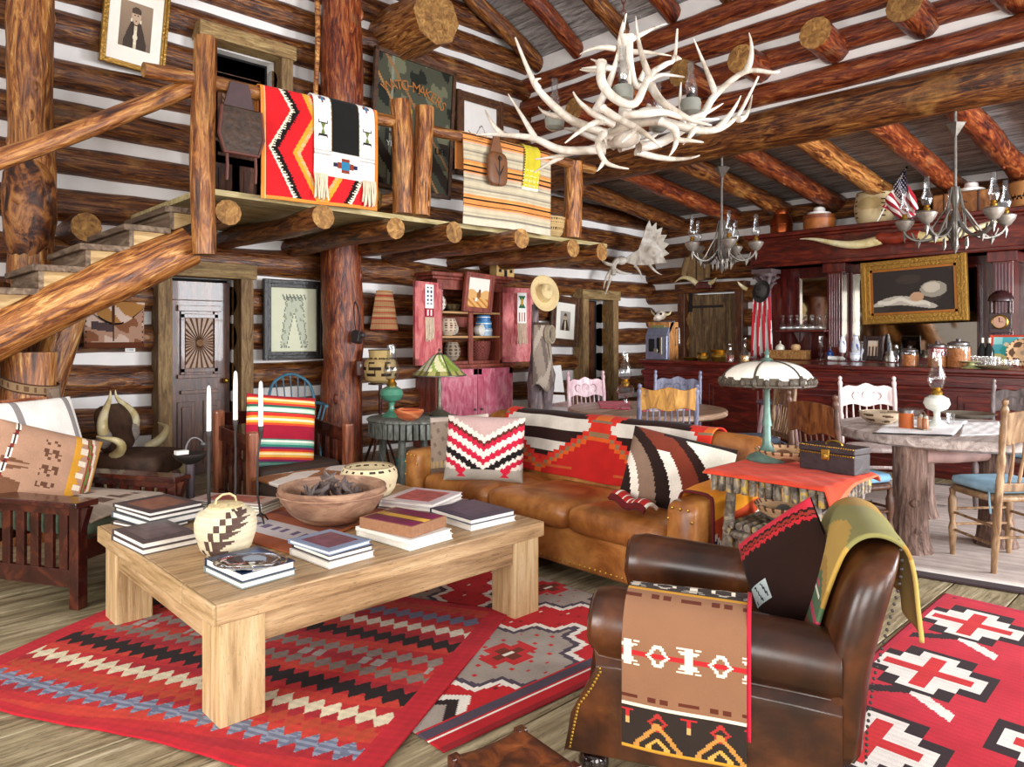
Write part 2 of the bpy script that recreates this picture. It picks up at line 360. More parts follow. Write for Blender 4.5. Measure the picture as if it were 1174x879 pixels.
# posts
rlog('post',(4.14,7.05,0),(4.14,7.05,6.7),.225,LXR,'tall thick log post carrying the balcony between door and red cupboard','post',None,101,n=18)
rlog('post',(1.22,6.95,0),(1.22,6.95,6.2),.165,LXP,'tall log post with a dark burl beside the stairs','post',None,102,n=16)
b=MB();rg=random.Random(1);b.tube([(0,0,-.45),(0,-.02,-.3),(0,-.03,-.1),(.0,-.03,.1),(0,-.02,.25),(0,0,.38)],[.12,.17,.195,.19,.175,.12],14,jit=.05,rng=rg);b.sph((-.05,-.16,.05),.1,10,(1,.6,1.3));b.sph((.08,-.15,.08),.09,10,(1,.6,1.2))
o=b.ob('burl',wood('burl_bark',[(.38,'24110a'),(.46,'55290f'),(.54,'8f5626'),(.7,'b67c40')],(2,2,1.2),ns=3.,rough=.45,bump=1.,dist=2.),loc=(1.2,6.93,2.45));tag(o,'dark bulging burl on the stair post','burl',kind='structure')
rlog('stair_prop',(.98,6.55,0),(1.5,6.55,1.9),.13,LXP,'leaning log prop below the stairs','post',None,103)
rlog('stair_prop',(.95,6.7,0),(.9,6.75,1.8),.15,LX,'thick upright log below the stairs behind the stump','post',None,104)
# balcony
b=MB();rg=random.Random(3)
for k in range(9): b.bx(2.08,6.95,5.58+k*.21,5.58+k*.21+.206,2.485,2.53)
o=b.ob('balcony_floor',wood('balcony_board',[(.3,'8a7848'),(.5,'b9a672'),(.7,'d8cba0')],(1,8,8),ns=2.,rough=.7,bump=.2),sm=0);o['kind']='structure'
JE=[(2.306,5.62),(2.98,5.35),(3.72,5.42),(4.33,5.32),(5.02,5.1),(6.02,5.3),(6.58,5.35)]
for i,(u,v) in enumerate(JE):
    rlog('joist',(u,v,2.375),(u,7.5,2.375),.1,LX,'round log joist carrying the balcony, sawn end to the room','joist','balcony joists',110+i)
RV=5.52
rlog('railing_post',(2.03,5.42,2.0),(2.03,5.42,3.6),.085,LXP,'knotty newel post hanging over the top of the stairs','post',None,120,kind='structure')
for i,(u,du) in enumerate(((3.84,-.04),(4.07,.06))):
    rlog('railing_post',(u-du*.3+.02,RV-.02,2.53),(u+du*.4,RV-.02,3.56),.095,LXP,['left log of the twin post in the balcony railing','right log of the twin post in the balcony railing'][i],'post',None,122+i)
rlog('railing_post',(6.24,RV,2.53),(6.24,RV,3.4),.11,LXP,'log post at the right end of the balcony railing','post',None,125)
rlog('handrail',(1.62,5.45,3.27),(3.78,5.5,3.36),.055,LXP,'peeled log rail left of the twin posts','railing',None,130)
rlog('handrail',(4.1,5.5,3.37),(6.6,5.5,3.38),.055,LXP,'peeled log rail right of the twin posts','railing',None,131)
rlog('handrail',(-.6,5.5,1.66),(1.98,5.5,3.24),.065,LXP,'sloping peeled log handrail of the stairs','railing',None,132)
# stairs
def stringer(v,lab,seed): rlog('stair_stringer',(-2.0,v,-.2),(2.0,v,2.09),.16,LXP,lab,'stringer',None,seed,n=14)
stringer(5.66,'thick orange log stringer of the stairs',140);stringer(6.5,'far log stringer of the stairs by the wall',141)
TREAD=wood('stair_board',[(.3,'3a2b20'),(.5,'6a5542'),(.7,'8f7c66')],(8,1,8),ns=2.,rough=.7,bump=.3)
RISER=wood('stair_riser',[(.3,'7a5c38'),(.5,'a58657'),(.7,'c8ad7c')],(1,6,6),ns=2.,rough=.7,bump=.2)
for i in range(14):
    u=1.83-.275*i;z=2.36-.162*i
    if z<.1:break
    t=T('stair_step','dark plank step on a pale wedge of the log stairs','step',(u,6.08,z),group='stair steps',kind='structure')
    b=MB();b.bx(-.02,.3,-.5,.5,-.045,0);b.ob('tread',TREAD,t,bev=.006)
    b=MB();b.bx(.02,.05,-.48,.48,-.17,-.045);b.ob('riser',TREAD,t)
    b=MB();b.prism([(.05,-.045),(.3,-.045),(.05,-.17)],.12,(0,-.42,0),rot=(PI/2,0,0));b.ob('wedge',RISER,t,sm=0)
# doors
def frame(name,u0,u1,z0,z1,v,w=.13,mat=FRAMEW,matx=FRAMEX):
    b=MB();b.bx(u0-w,u0,v-.2,v,z0,z1+.02);b.bx(u1,u1+w,v-.2,v,z0,z1+.02);o=b.ob(name,mat,sm=0,bev=.008);o['kind']='structure'
    b=MB();b.bx(u0-w-.03,u1+w+.03,v-.22,v,z1,z1+.15);b.ob('lintel',matx,o,sm=0,bev=.008)
    b=MB();b.bx(u0,u1,v+.16,v+.18,z0,z1);b.ob('backing',BLACK,o,sm=0);return o
def sundoor(o_u0,o_u1,z0,z1,v,name,knob=True):
    W=o_u1-o_u0;Hh=z1-z0;b=MB();b.bx(0,W,0,.04,0,Hh);o=b.ob(name,DOORW,sm=0,bev=.004,loc=(o_u0,v,z0));o['kind']='structure'
    b=MB();b.bx(.13,W-.13,-.03,.01,Hh*.42,Hh*.44);b.bx(.1,W-.1,-.035,.01,Hh*.845,Hh*.875);b.bx(.1,W-.1,-.03,.01,Hh*.5,Hh*.52)
    b.bx(.06,W-.06,-.02,.0,Hh*.9,Hh*.905)
    for x in(.13,W-.17): b.bx(x,x+.04,-.025,.01,Hh*.52,Hh*.845)
    for z in(.53,.81): b.bx(.13,W-.13,-.025,.01,Hh*z,Hh*(z+.022))
    for z0_,z1_ in((.05,.38),): 
        for x0,x1 in((.1,W/2-.04),(W/2+.04,W-.1)):
            b.bx(x0,x1,-.012,.01,Hh*z0_,Hh*z1_);b.bx(x0+.04,x1-.04,-.024,.01,Hh*z0_+.05,Hh*z1_-.05)
    b.ob('moulding',DOORW,o,sm=0,bev=.004)
    c=(W/2,0,Hh*.682);b=MB();hw=W/2-.18;hh=Hh*.128;b.bx(W/2-hw,W/2+hw,-.012,.01,c[2]-hh,c[2]+hh);n=28
    for k in range(n):
        a=2*PI*(k+.5)/n;ca,sa=math.cos(a),math.sin(a);s=min(hw/max(abs(ca),1e-6),hh/max(abs(sa),1e-6))
        w=.0045;r0=.035;px,pz=-sa,ca
        p=[(W/2+ca*r0-px*w*.5,c[2]+sa*r0-pz*w*.5),(W/2+ca*s-px*w*2.6,c[2]+sa*s-pz*w*2.6),(W/2+ca*s+px*w*2.6,c[2]+sa*s+pz*w*2.6),(W/2+ca*r0+px*w*.5,c[2]+sa*r0+pz*w*.5)]
        vs=[(x,-.012,z) for x,z in p]+[(W/2+ca*r0,-.03,c[2]+sa*r0),(W/2+ca*s,-.034,c[2]+sa*s)]
        b.add(vs,[(0,1,5,4),(3,4,5,2),(1,2,5),(0,4,3)])
    b.lathe([(.035,0),(.035,.02),(.02,.028),(.012,.02),(.0,.03)],c=(W/2,-.01,c[2]),n=14,rot=(PI/2,0,0));b.ob('sunburst',solid('carved_oak','8a6648',.4,var=.2,sc=30),o,sm=0)
    if knob:
        b=MB();b.sph((W-.06,-.05,.94),.03,10);b.lathe([(.022,0),(.01,.03)],c=(W-.06,0,.94),rot=(PI/2,0,0),n=10);b.ob('door_knob',BRASS,o)
    return o
frame('door_frame_1',D1[0],D1[1],0,1.98,WV-.06);sundoor(D1[0]+.02,D1[1]-.02,0,1.95,WV-.02,'door_1')
frame('door_frame_3',D3[0],D3[1],0,1.97,WV-.06);sundoor(D3[0]+.02,D3[1]-.14,0,1.95,WV+.02,'door_3',False)
frame('door_frame_2',D2[0],D2[1],2.53,4.36,WV-.06);sundoor(D2[0]+.02,D2[1]-.02,2.53,4.34,WV+.1,'door_2',False)
# plank hatch with strap hinge in the bar wall
b=MB();PL=wood('hatch_plank',[(.3,'3a2a1a'),(.5,'6b5236'),(.7,'96794f')],(7,7,1),ns=2.5,rough=.7,bump=.3,crack=.5)
for k in range(5): b.bx(10.42,10.46,5.78+k*.172,5.78+k*.172+.168,1.0,2.08)
o=b.ob('door_4',PL,sm=0,bev=.004);o['kind']='structure'
b=MB();b.bx(10.3,10.5,5.6,5.74,.9,2.2);b.bx(10.3,10.5,6.64,6.78,.9,2.2);b.ob('door_post',DOORW,o,sm=0,bev=.01)
b=MB();b.bx(10.28,10.5,5.56,6.82,2.1,2.26);b.ob('lintel',LY,o,sm=0,bev=.01)
b=MB();b.bx(10.405,10.42,6.0,6.64,1.86,1.9);b.bx(10.4,10.42,6.56,6.62,1.8,2.12);b.ob('strap_hinge',IRON,o,sm=0)
# windows behind the camera and to its right: daylight comes in here
SASH=wood('window_sash',[(.3,'5a4528'),(.6,'8f7146')],(3,3,3),rough=.6)
def win(n,axis,a0,a1,z0,z1,p):
    b=MB()
    def q(x0,x1,y0,y1):
        if axis=='x': b.bx(x0,x1,p-.05,p+.05,y0,y1)
        else: b.bx(p-.05,p+.05,x0,x1,y0,y1)
    w=.1;q(a0,a0+w,z0,z1);q(a1-w,a1,z0,z1);q(a0,a1,z0,z0+w);q(a0,a1,z1-w,z1)
    m=(a0+a1)/2;q(m-.03,m+.03,z0,z1);q(a0,a1,(z0+z1)/2-.02,(z0+z1)/2+.02)
    o=b.ob('window_%d'%n,SASH,sm=0);o['kind']='structure'
for i,(a0,a1,z0,z1) in enumerate(WB): win(i+1,'y',a0,a1,z0,z1,-3.05)
for i,(a0,a1,z0,z1) in enumerate(WF): win(i+3,'x',a0,a1,z0,z1,-3.6)
def daylight(loc,rot,sx,sz,e,col):
    l=bpy.data.lights.new('window_light','AREA');l.shape='RECTANGLE';l.size=sx;l.size_y=sz;l.energy=e;l.color=col
    o=bpy.data.objects.new('window_light',l);COL.objects.link(o);o.location=loc;o.rotation_euler=rot
for (a0,a1,z0,z1),e in zip(WF,(200,330,900)): daylight(((a0+a1)/2,-3.85,(z0+z1)/2),(PI/2,0,0),a1-a0,z1-z0,e,(1.,.97,.94) if e<300 else (.93,.96,1.))
for (a0,a1,z0,z1) in WB: daylight((-3.3,(a0+a1)/2,(z0+z1)/2),(PI/2,0,-PI/2),a1-a0,z1-z0,230,(1.,.98,.95))
# world: soft sky added as fill, entering where the roof is left unbuilt
w=bpy.data.worlds.new('World');SC.world=w;w.use_nodes=True;bg=w.node_tree.nodes['Background'];bg.inputs['Color'].default_value=(.95,.97,1,1);bg.inputs['Strength'].default_value=.6
cam=bpy.data.cameras.new('Camera');co=bpy.data.objects.new('Camera',cam);COL.objects.link(co);co.location=(0,0,H);co.rotation_euler=(PI/2,0,YAW-PI/2)
cam.sensor_width=36;cam.lens=F/1174*36;cam.shift_y=-(439.5-YV)/1174;cam.clip_start=.05;SC.camera=co
SC.view_settings.view_transform='Standard';SC.view_settings.look='None';SC.view_settings.exposure=.27;SC.view_settings.gamma=1
SC.cycles.use_denoising=True;SC.cycles.max_bounces=6;SC.cycles.transparent_max_bounces=16;SC.cycles.caustics_reflective=False;SC.cycles.caustics_refractive=False;SC.cycles.sample_clamp_indirect=6

rlog('log_stub',(2.28,6.75,4.70),(2.28,7.5,4.70),.12,LX,'dark log end above the gold framed portrait','log end',None,150)
rlog('log_stub',(1.62,6.95,2.32),(1.62,7.5,2.32),.12,LX,'dark log end on the wall behind the stair steps','log end',None,151)
rlog('slim_pole',(3.83,7.05,2.53),(3.83,7.05,6.2),.028,LZ,'slim upright pole left of the tall log post on the balcony','pole',None,152,ends=False,n=8)
# ================================================================ LIVING ROOM
def superq(a,b,c,e1=.3,e2=.3,n=20,m=10):
    """rounded cushion solid"""
    f=lambda w,e: math.copysign(abs(w)**e,w);vs=[];fs=[]
    for j in range(m+1):
        p=-PI/2+PI*j/m;cp,sp=f(math.cos(p),e1),f(math.sin(p),e1)
        if j in(0,m): cp=1e-4
        for i in range(n):
            t=2*PI*i/n;vs.append((a*cp*f(math.cos(t),e2),b*cp*f(math.sin(t),e2),c*sp))
    for j in range(m):
        for i in range(n):
            i2=(i+1)%n;fs.append((j*n+i,j*n+i2,(j+1)*n+i2,(j+1)*n+i))
    return vs,fs
def put(b,vf,c=(0,0,0),rot=(0,0,0)):
    M=Euler(rot).to_matrix();c=Vector(c);return b.add([M@Vector(p)+c for p in vf[0]],vf[1])
# ---- coffee table
TU0,TU1,TV0,TV1,TZ=.99,2.647,2.53,4.0,.46
ct=T('coffee_table','large low square coffee table of thick pale timber on four post legs','coffee table',((TU0+TU1)/2,(TV0+TV1)/2,0))
hw,hd=(TU1-TU0)/2,(TV1-TV0)/2
b=MB();rg=random.Random(5);y=-hd
for w in (.2,.27,.25,.28,.26,.21): b.bx(-hw,hw,y,y+w-.002,TZ-.078+rg.uniform(0,.003),TZ-rg.uniform(0,.0015));y+=w
b.ob('tabletop',TABLEW,ct,sm=0,bev=.006)
b=MB();b.bx(-hw-.012,-hw+.002,-hd,-hd+.3,TZ-.078,TZ);b.bx(-hw-.012,-hw+.002,-hd+.31,hd,TZ-.08,TZ-.001);b.ob('end_board',TABLEY,ct,sm=0,bev=.006)
for sx in(-1,1):
    for sy in(-1,1):
        b=MB();b.box((sx*(hw-.105),sy*(hd-.105),(TZ-.078)/2),(.17,.17,TZ-.078));b.ob('leg',TABLEZ,ct,sm=0,bev=.007)
for sy in(-1,1):
    b=MB();b.box((0,sy*(hd-.06),TZ-.078-.055),(2*hw-.38,.05,.11));b.ob('apron',TABLEW,ct,sm=0,bev=.004)
for sx in(-1,1):
    b=MB();b.box((sx*(hw-.06),0,TZ-.078-.055),(.05,2*hd-.38,.11));b.ob('apron',TABLEY,ct,sm=0,bev=.004)
# ---- books
PAGES=solid('book_pages','f1ece2',.8,var=.05,sc=60)
def book(loc,rz,w,d,h,hexc,label,group,art=None,name='book'):
    t=T(name,label,'book',loc,rz,group);m=solid('cover_'+hexc,hexc,.35,var=.1,sc=8);e=.004
    b=MB();b.bx(0,w,0,d,0,e);b.bx(0,w,0,d,h-e,h);b.bx(-.003,w,d-e,d,0,h);b.ob('cover',m,t,sm=0,bev=.0015)
    b=MB();b.bx(.006,w-.006,.006,d-e,e,h-e);b.ob('page_block',PAGES,t,sm=0)
    if art:
        am=solid('cover_'+art,art,.4,var=.45,sc=22)
        b=MB();b.bx(w*.14,w*.86,d*.16,d*.84,h-.0005,h+.0008);b.ob('cover_picture',am,t,sm=0)
    return t
def stack(Fp,Lp,Rp,z,specs,group):
    Fw,Lw,Rw=gp(*Fp,z),gp(*Lp,z),gp(*Rp,z);r=Rw-Fw;l=Lw-Fw;w,d=r.length,l.length;rz=math.atan2(r.y,r.x);rg=random.Random(int(Fp[0]))
    for h,hx,art,ins,label in specs:
        j=rg.uniform(-.04,.04);o=Vector((math.cos(rz+PI/4),math.sin(rz+PI/4),0))*ins*.7
        book((Fw.x+o.x,Fw.y+o.y,z),rz+j,max(.1,w-ins*1.1),max(.1,d-ins*1.2),h,hx,label,group,art);z+=h+.0005
    return z
g='art books stacked on the coffee table'
stack((176,611),(149,597),(216,600),TZ,[(.018,'4a3b38',None,0,'wide flat grey-brown book lying lowest under the left rear stack')],g)
stack((171,606),(145,590),(237,592),TZ+.02,[(.03,'5a6670','b9c7d0',0,'thick white-edged book under two others in the left rear stack'),(.022,'4a4542',None,.01,'grey middle book of the left rear stack'),(.02,'43383c','8a5a4a',.015,'dark book with a brown picture on top of the left rear stack')],g)
stack((163.5,637),(141,617),(228,623),TZ,[(.026,'5a4e4c',None,0,'lower slim book at the left front corner of the table'),(.026,'4f4345','6a5a5c',.002,'upper dark brown book at the left front corner of the table')],g)
zB=stack((277,676),(237,655),(341,659),TZ,[(.024,'7e8a88',None,0,'grey lower book under the silver platter'),(.032,'22304e','31507c',.005,'dark blue book carrying the silver platter')],g)
stack((377,653),(332,636),(429,638),TZ,[(.03,'c9c3bd',None,0,'pale bottom book of the front stack nearest the wooden bowl'),(.022,'3a2f33',None,.008,'dark middle book of the front stack nearest the wooden bowl'),(.018,'7d8da6','6d4350',.01,'mauve picture book on top of the front stack nearest the wooden bowl')],g)
stack((470,632),(421,611),(518,617),TZ,[(.026,'dfe3da',None,0,'pale green bottom book under the boxed volume'),(.02,'e6e2da',None,.004,'white book right under the boxed volume')],g)
# boxed volume with coloured bands
Fw,Lw,Rw=gp(472,617,TZ+.048),gp(432,600,TZ+.048),gp(512,603,TZ+.048);r=Rw-Fw;rz=math.atan2(r.y,r.x)
t=T('slipcase_book','brown slipcased book with maroon and mustard bands on its cover','book',(Fw.x,Fw.y,TZ+.0475),rz,g)
W_,D_=r.length,(Lw-Fw).length
b=MB();b.bx(0,W_,0,D_,0,.05);b.ob('slipcase',solid('slipcase','96694a',.7,var=.2,sc=60),t,sm=0,bev=.002)
CL('cover',lambda S,T_:(S*W_*.92+.01,T_*D_*.92+.01,.0512+0*S),lambda s,t_:Pal(len(s),'6b2440').p((s>.36)&(s<.62),'c1913f').p((np.abs(s-.36)<.02)|(np.abs(s-.62)<.02),'4a3a2a').c,24,4,PAINT,t,th=.002)
stack((497,592),(447,579),(537,575),TZ,[(.016,'33272a',None,0,'dark flat book under the far middle stack'),(.02,'d8d0cc',None,.03,'white book in the far middle stack'),(.02,'cfc3c6','b35a55',.035,'pale book with a red figure on top of the far middle stack')],g)
stack((540,609),(504,592),(592,597),TZ,[(.028,'e9e6e2',None,0,'thick white book at the right end of the table'),(.026,'232a44','4a4054',.004,'navy blue picture book on top at the right end of the table')],g)
stack((300,592),(262,575),(322,583),TZ,[(.02,'b7b39c',None,0,'lowest magazine of the rear pile by the candlesticks'),(.014,'d9d4c0',None,.004,'cream magazine second in the rear pile by the candlesticks'),(.016,'8f8d78',None,.006,'grey-green magazine third in the rear pile by the candlesticks'),(.012,'a9938a','9a5348',.008,'magazine with a red-brown picture on top of the rear pile')],g)
# silver platter
p=gp(289,655,zB);t=T('oval_platter','oval polished silver platter lying on the dark blue book','platter',(p.x+.02,p.y+.06,zB+.0015),rad(46+90))
b=MB();b.lathe([(.0,.004),(.085,.004),(.1,.014),(.135,.02),(.138,.018),(.1,.01),(.085,0),(.0,0)],n=32,sq=.72,cap=False);b.ob('dish',solid('polished_silver','b8bac0',.12,1.,var=.03),t)
b=MB();b.tube([(.136*math.cos(2*PI*i/32),.098*math.sin(2*PI*i/32),.02) for i in range(33)],.003,6,cap=False);b.ob('rim',solid('polished_silver','b8bac0',.12,1.),t)
# runner under the bowls
q=[gp(232,606,TZ),gp(335,636,TZ),gp(462,580,TZ),gp(385,566,TZ)]
def runner(S,T_):
    P=[np.array(v) for v in q];o=[]
    for k in(0,1): o.append(P[0][k]*(1-S)*(1-T_)+P[1][k]*S*(1-T_)+P[2][k]*S*T_+P[3][k]*(1-S)*T_)
    return o[0],o[1],TZ+.0015+0*S
def runcol(s,t):
    P_=Pal(len(s),'a2542f');P_.p((t>.12)&(t<.32),'c9c0c0').p((t>.2)&(t<.26)&(saw(s*9)<.5),'6a5a78').p((t>.42)&(t<.5),'7a3a2a').p((t>.58)&(t<.72),'c9b9b0').p((t>.63)&(t<.67),'4a3a40').p((t>.8)&(t<.86),'8a3f2a');P_.p((s<.06)|(s>.94),'b8662f');return P_.c
tag(CL('table_runner',runner,runcol,40,80,CLOTH,None,th=.003,off=1),'rust and grey woven runner lying under the bowls on the coffee table','table runner')
# coiled basket with zigzag
p=gp(259,634,TZ);t=T('woven_basket','lidded round coiled basket with brown stepped zigzags in front of the candlesticks','basket',(p.x,p.y,TZ))
def rev(prof,turns=2*PI):
    P=np.array(prof);tt=np.linspace(0,1,len(P))
    def f(S,T_):
        r=np.interp(T_,tt,P[:,0]);z=np.interp(T_,tt,P[:,1]);a=S*turns;return r*np.cos(a),r*np.sin(a),z
    return f
def bz(s,t):
    P_=Pal(len(s),'dccfb0');q_=np.floor(t*10)/10;x=saw(s*2.2-q_*.75);mm=(t>.1)&(t<.88);P_.p(mm&(x<.07),'5a443c').p(mm&(x>.13)&(x<.19),'5a443c').p(mm&(x>=.19)&(x<.42)&(saw(t*10)>(x-.19)/.23),'5f4a42');P_.c*=(.86+.14*np.sin(t*130)[:,None]**2);return P_.c
CL('body',rev([(.02,0),(.085,.003),(.105,.03),(.126,.1),(.128,.14),(.115,.18),(.07,.205),(.062,.212)]),bz,64,56,BASK,t)
b=MB();b.lathe([(.0,.222),(.05,.22),(.072,.212),(.072,.204),(.0,.2)],n=24,cap=False);b.ob('lid',solid('straw','cdb88a',.8,var=.3,sc=60,bump=.6),t)
b=MB();b.tube([(-.045,0,.218),(-.04,0,.24),(-.015,0,.256),(.015,0,.256),(.04,0,.24),(.045,0,.218)],.005,6);b.ob('handle',solid('straw','cdb88a',.8),t)
# big wooden bowl with curled pods
p=gp(379,601,TZ);BW=Vector((p.x+.04,p.y+.05,TZ+.003))
t=T('wooden_bowl','wide turned wooden bowl holding dark dried pods on the coffee table','bowl',BW)
b=MB();b.lathe([(.11,0),(.15,.01),(.21,.055),(.255,.12),(.268,.165),(.268,.178),(.258,.182),(.25,.172),(.235,.12),(.19,.06),(.12,.028),(.0,.022)],n=40,cap=False);b.mi=0
b.ob('bowl_shell',wood('bowl_wood',[(.3,'6e4c3c'),(.5,'98735c'),(.7,'bd9a7c')],(3,3,9),ns=2.,rough=.55,bump=.1),t)
b=MB();b.tube([(.2695*math.cos(2*PI*i/40),.2695*math.sin(2*PI*i/40),.15) for i in range(41)],.004,6,cap=False);b.ob('turned_bead',MT['bowl_wood'],t)
PODM=solid('dried_pod','5a4c48',.5,var=.4,sc=20);rg=random.Random(8);pod=None
for i in range(46):
    a=rg.uniform(0,2*PI);rr=.15*math.sqrt(rg.random());z=.06+.15*(1-rr/.16)*rg.uniform(.5,1.3)+rr*.3
    loc=BW+Vector((rr*math.cos(a),rr*math.sin(a),z));rot=(rg.uniform(-.9,.9),rg.uniform(-.9,.9),rg.uniform(0,6))
    if pod is None:
        b=MB();b.tube([(-.05,0,.018),(-.03,0,.003),(0,0,-.004),(.03,0,.004),(.05,0,.022)],[.001,.013,.016,.013,.001],6,flat=.5);pod=b.ob('seed_pod',PODM)
        tag(pod,'dark curled dried pod heaped in the wooden bowl','pod','dried pods in the wooden bowl');o=pod
    else: o=pod.copy();COL.objects.link(o)
    o.location=loc;o.rotation_euler=rot
# pale painted bowl
p=gp(420,579,TZ);t=T('pottery_bowl','cream pottery bowl with black marks near its rim behind the wooden bowl','bowl',(p.x+.05,p.y+.05,TZ+.003))
def pb(s,t):
    P_=Pal(len(s),'d8c7a2');P_.p((t>.86)&(t<.93)&(saw(s*18)<.4),'3a3028').p((t>.55)&(t<.6)&(saw(s*9)<.3),'b09a78').p(t>.97,'8a7658');return P_.c
CL('bowl_shell',rev([(.0,.0),(.07,.0),(.1,.02),(.145,.08),(.16,.14),(.155,.18),(.135,.205)]),pb,56,40,FELT,t,th=.009)
# candlesticks and candles
def candlestick(px,py,Y,ztop,lab,h,rad_,bend=0):
    if Y is None: p=gp(px,py,TZ)
    else: p=pd(px,py,Y);p.z=TZ
    t=T('candlestick',lab,'candlestick',(p.x,p.y,TZ+.004),group='iron candlesticks on the coffee table');hh=ztop-TZ
    b=MB();rg=random.Random(int(px));b.tube([(rg.uniform(-1,1)*.002+bend*math.sin(PI*i/8),0,.03+(hh-.06)*i/8) for i in range(9)],[rad_*(1+rg.uniform(-.08,.08)) for i in range(9)],8);b.ob('stem',IRON,t)
    b=MB();b.lathe([(.008,0),(.012,.03),(.015,.055),(.013,.06),(.008,.05)],c=(0,0,hh-.06),n=10,cap=False);b.ob('cup',IRON,t)
    for k in range(3):
        a=k*2*PI/3+.4;b=MB();b.tube([(0,0,.045),(.03*math.cos(a),.03*math.sin(a),.03),(.05*math.cos(a),.05*math.sin(a),.004)],[.006,.005,.004],6);b.ob('foot',IRON,t)
    c=T('candle',lab.replace('iron candlestick','white taper candle').split(' with ')[0]+' standing in its stick','candle',(p.x,p.y,TZ+hh-.006),group='white taper candles')
    b=MB();b.lathe([(.0118,0),(.0112,h*.75),(.0085,h*.96),(.003,h)],n=12);b.ob('wax',solid('candle_wax','f6f3ee',.45,var=.02),c)
    b=MB();b.cyl((0,0,h-.002),(.001,0,h+.012),.0012,5);b.ob('wick',BLACK,c)
candlestick(239.5,575,3.72,.905,'leftmost iron candlestick with a thick stem',.245,.0095)
candlestick(270,575,3.62,.975,'tallest middle iron candlestick with a slim grey stem',.255,.006)
candlestick(299,600,None,.945,'rightmost iron candlestick with a bent black stem',.235,.006,-.02)
# wooden mortar-like block behind the bowl
b=MB();b.lathe([(.03,0),(.045,.03),(.04,.1),(.05,.13)],n=14);p=gp(328,590,TZ);o=b.ob('bottle_gourd',solid('gourd_green','565a3a',.5,var=.3),loc=(p.x+.08,p.y+.16,TZ+.045));o.rotation_euler=(PI/2,0,.8);tag(o,'dark green gourd lying behind the wooden bowl','gourd')
# ---- sofa: faces the coffee table, runs along the bar side
SF=T('sofa','long tan leather sofa with three seat cushions and nailhead trim facing the coffee table','sofa',(3.53,3.08,0))
hv=1.22;fx=-.5;bk=.5
b=MB();b.bx(fx+.03,bk-.05,-hv+.06,hv-.06,.08,.30);b.ob('base',SOFAL,SF,sm=0,bev=.03,seg=3)
b=MB()
for i in range(60): b.sph((fx+.028,-hv+.12+i*(2*hv-.24)/59,.115),.008,6)
o=b.ob('nailhead_trim',BRASS,SF);o['kind']='stuff'
for k in range(3):
    b=MB();w=(2*hv-.42)/3;put(b,superq(.38,w/2+.004,.095,.5,.2,32,14),(fx+.37,-hv+.21+w*(k+.5),.345),(0,rad(3),0));b.ob('seat_cushion',SOFAL,SF,sm=180)
prof=[(.13,.30),(.14,.42),(.215,.68),(.25,.79),(.275,.82),(.315,.835),(.365,.83),(.41,.80),(.435,.72),(.46,.10),(.20,.10)]
b=MB();n=len(prof);vs=[];Y0=[-hv+.03,-hv+.07,-hv+.16,-hv+.5,0,hv-.5,hv-.16,hv-.07,hv-.03];dn=[.09,.035,.008,0,0,0,.008,.035,.09]
for y,d in zip(Y0,dn): vs+=[(.33+(x-.33)*(1-d*2.),y,z-d*max(0,(z-.45)/.35)) for x,z in prof]
b.add(vs,[(q*n+a,q*n+(a+1)%n,(q+1)*n+(a+1)%n,(q+1)*n+a) for q in range(len(Y0)-1) for a in range(n)]+[tuple(range(n-1,-1,-1)),tuple((len(Y0)-1)*n+a for a in range(n))])
b.ob('back',SOFAL,SF,sm=70)
for s in(-1,1):
    b=MB();w=.085;yc=s*(hv-.11);n=0;vs=[]
    def asec(x,k,top):
        o=[]
        for a in range(16):
            t_=2*PI*a/16;c_,s_=math.cos(t_),math.sin(t_);e=lambda q,p:math.copysign(abs(q)**p,q)
            o.append((x,yc+w*k*e(c_,.27),(.08+top)/2+(top-.08)/2*k*e(s_,.2)))
        return o
    XS=[(fx-.015,.86,.575),(fx,.97,.583),(fx+.03,1,.585),(fx+.35,1,.60),(.15,1,.63),(.36,1,.66),(bk-.05,.95,.66)]
    for x,k,tp_ in XS: vs+=asec(x,k,tp_)
    n=16;b.add(vs,[(q*n+a,q*n+(a+1)%n,(q+1)*n+(a+1)%n,(q+1)*n+a) for q in range(len(XS)-1) for a in range(n)]+[tuple(range(n-1,-1,-1)),tuple((len(XS)-1)*n+a for a in range(n))])
    am=b.ob('arm',SOFAL,SF,sm=60)
    b=MB()
    for y,z in [(q*.068,.14+.09*k_) for q in(-1,1) for k_ in range(5)]+[(-.045+.045*k_,.555) for k_ in range(3)]: b.sph((fx-.014,yc+y,z),.008,6)
    o=b.ob('nailhead',BRASS,am);o['kind']='stuff'
for s in(-1,1):
    for x in(fx+.1,bk-.15):
        b=MB();b.lathe([(.03,0),(.04,.04),(.035,.085)],c=(x,s*(hv-.12),0),n=12);b.ob('foot',DARKZ,SF)
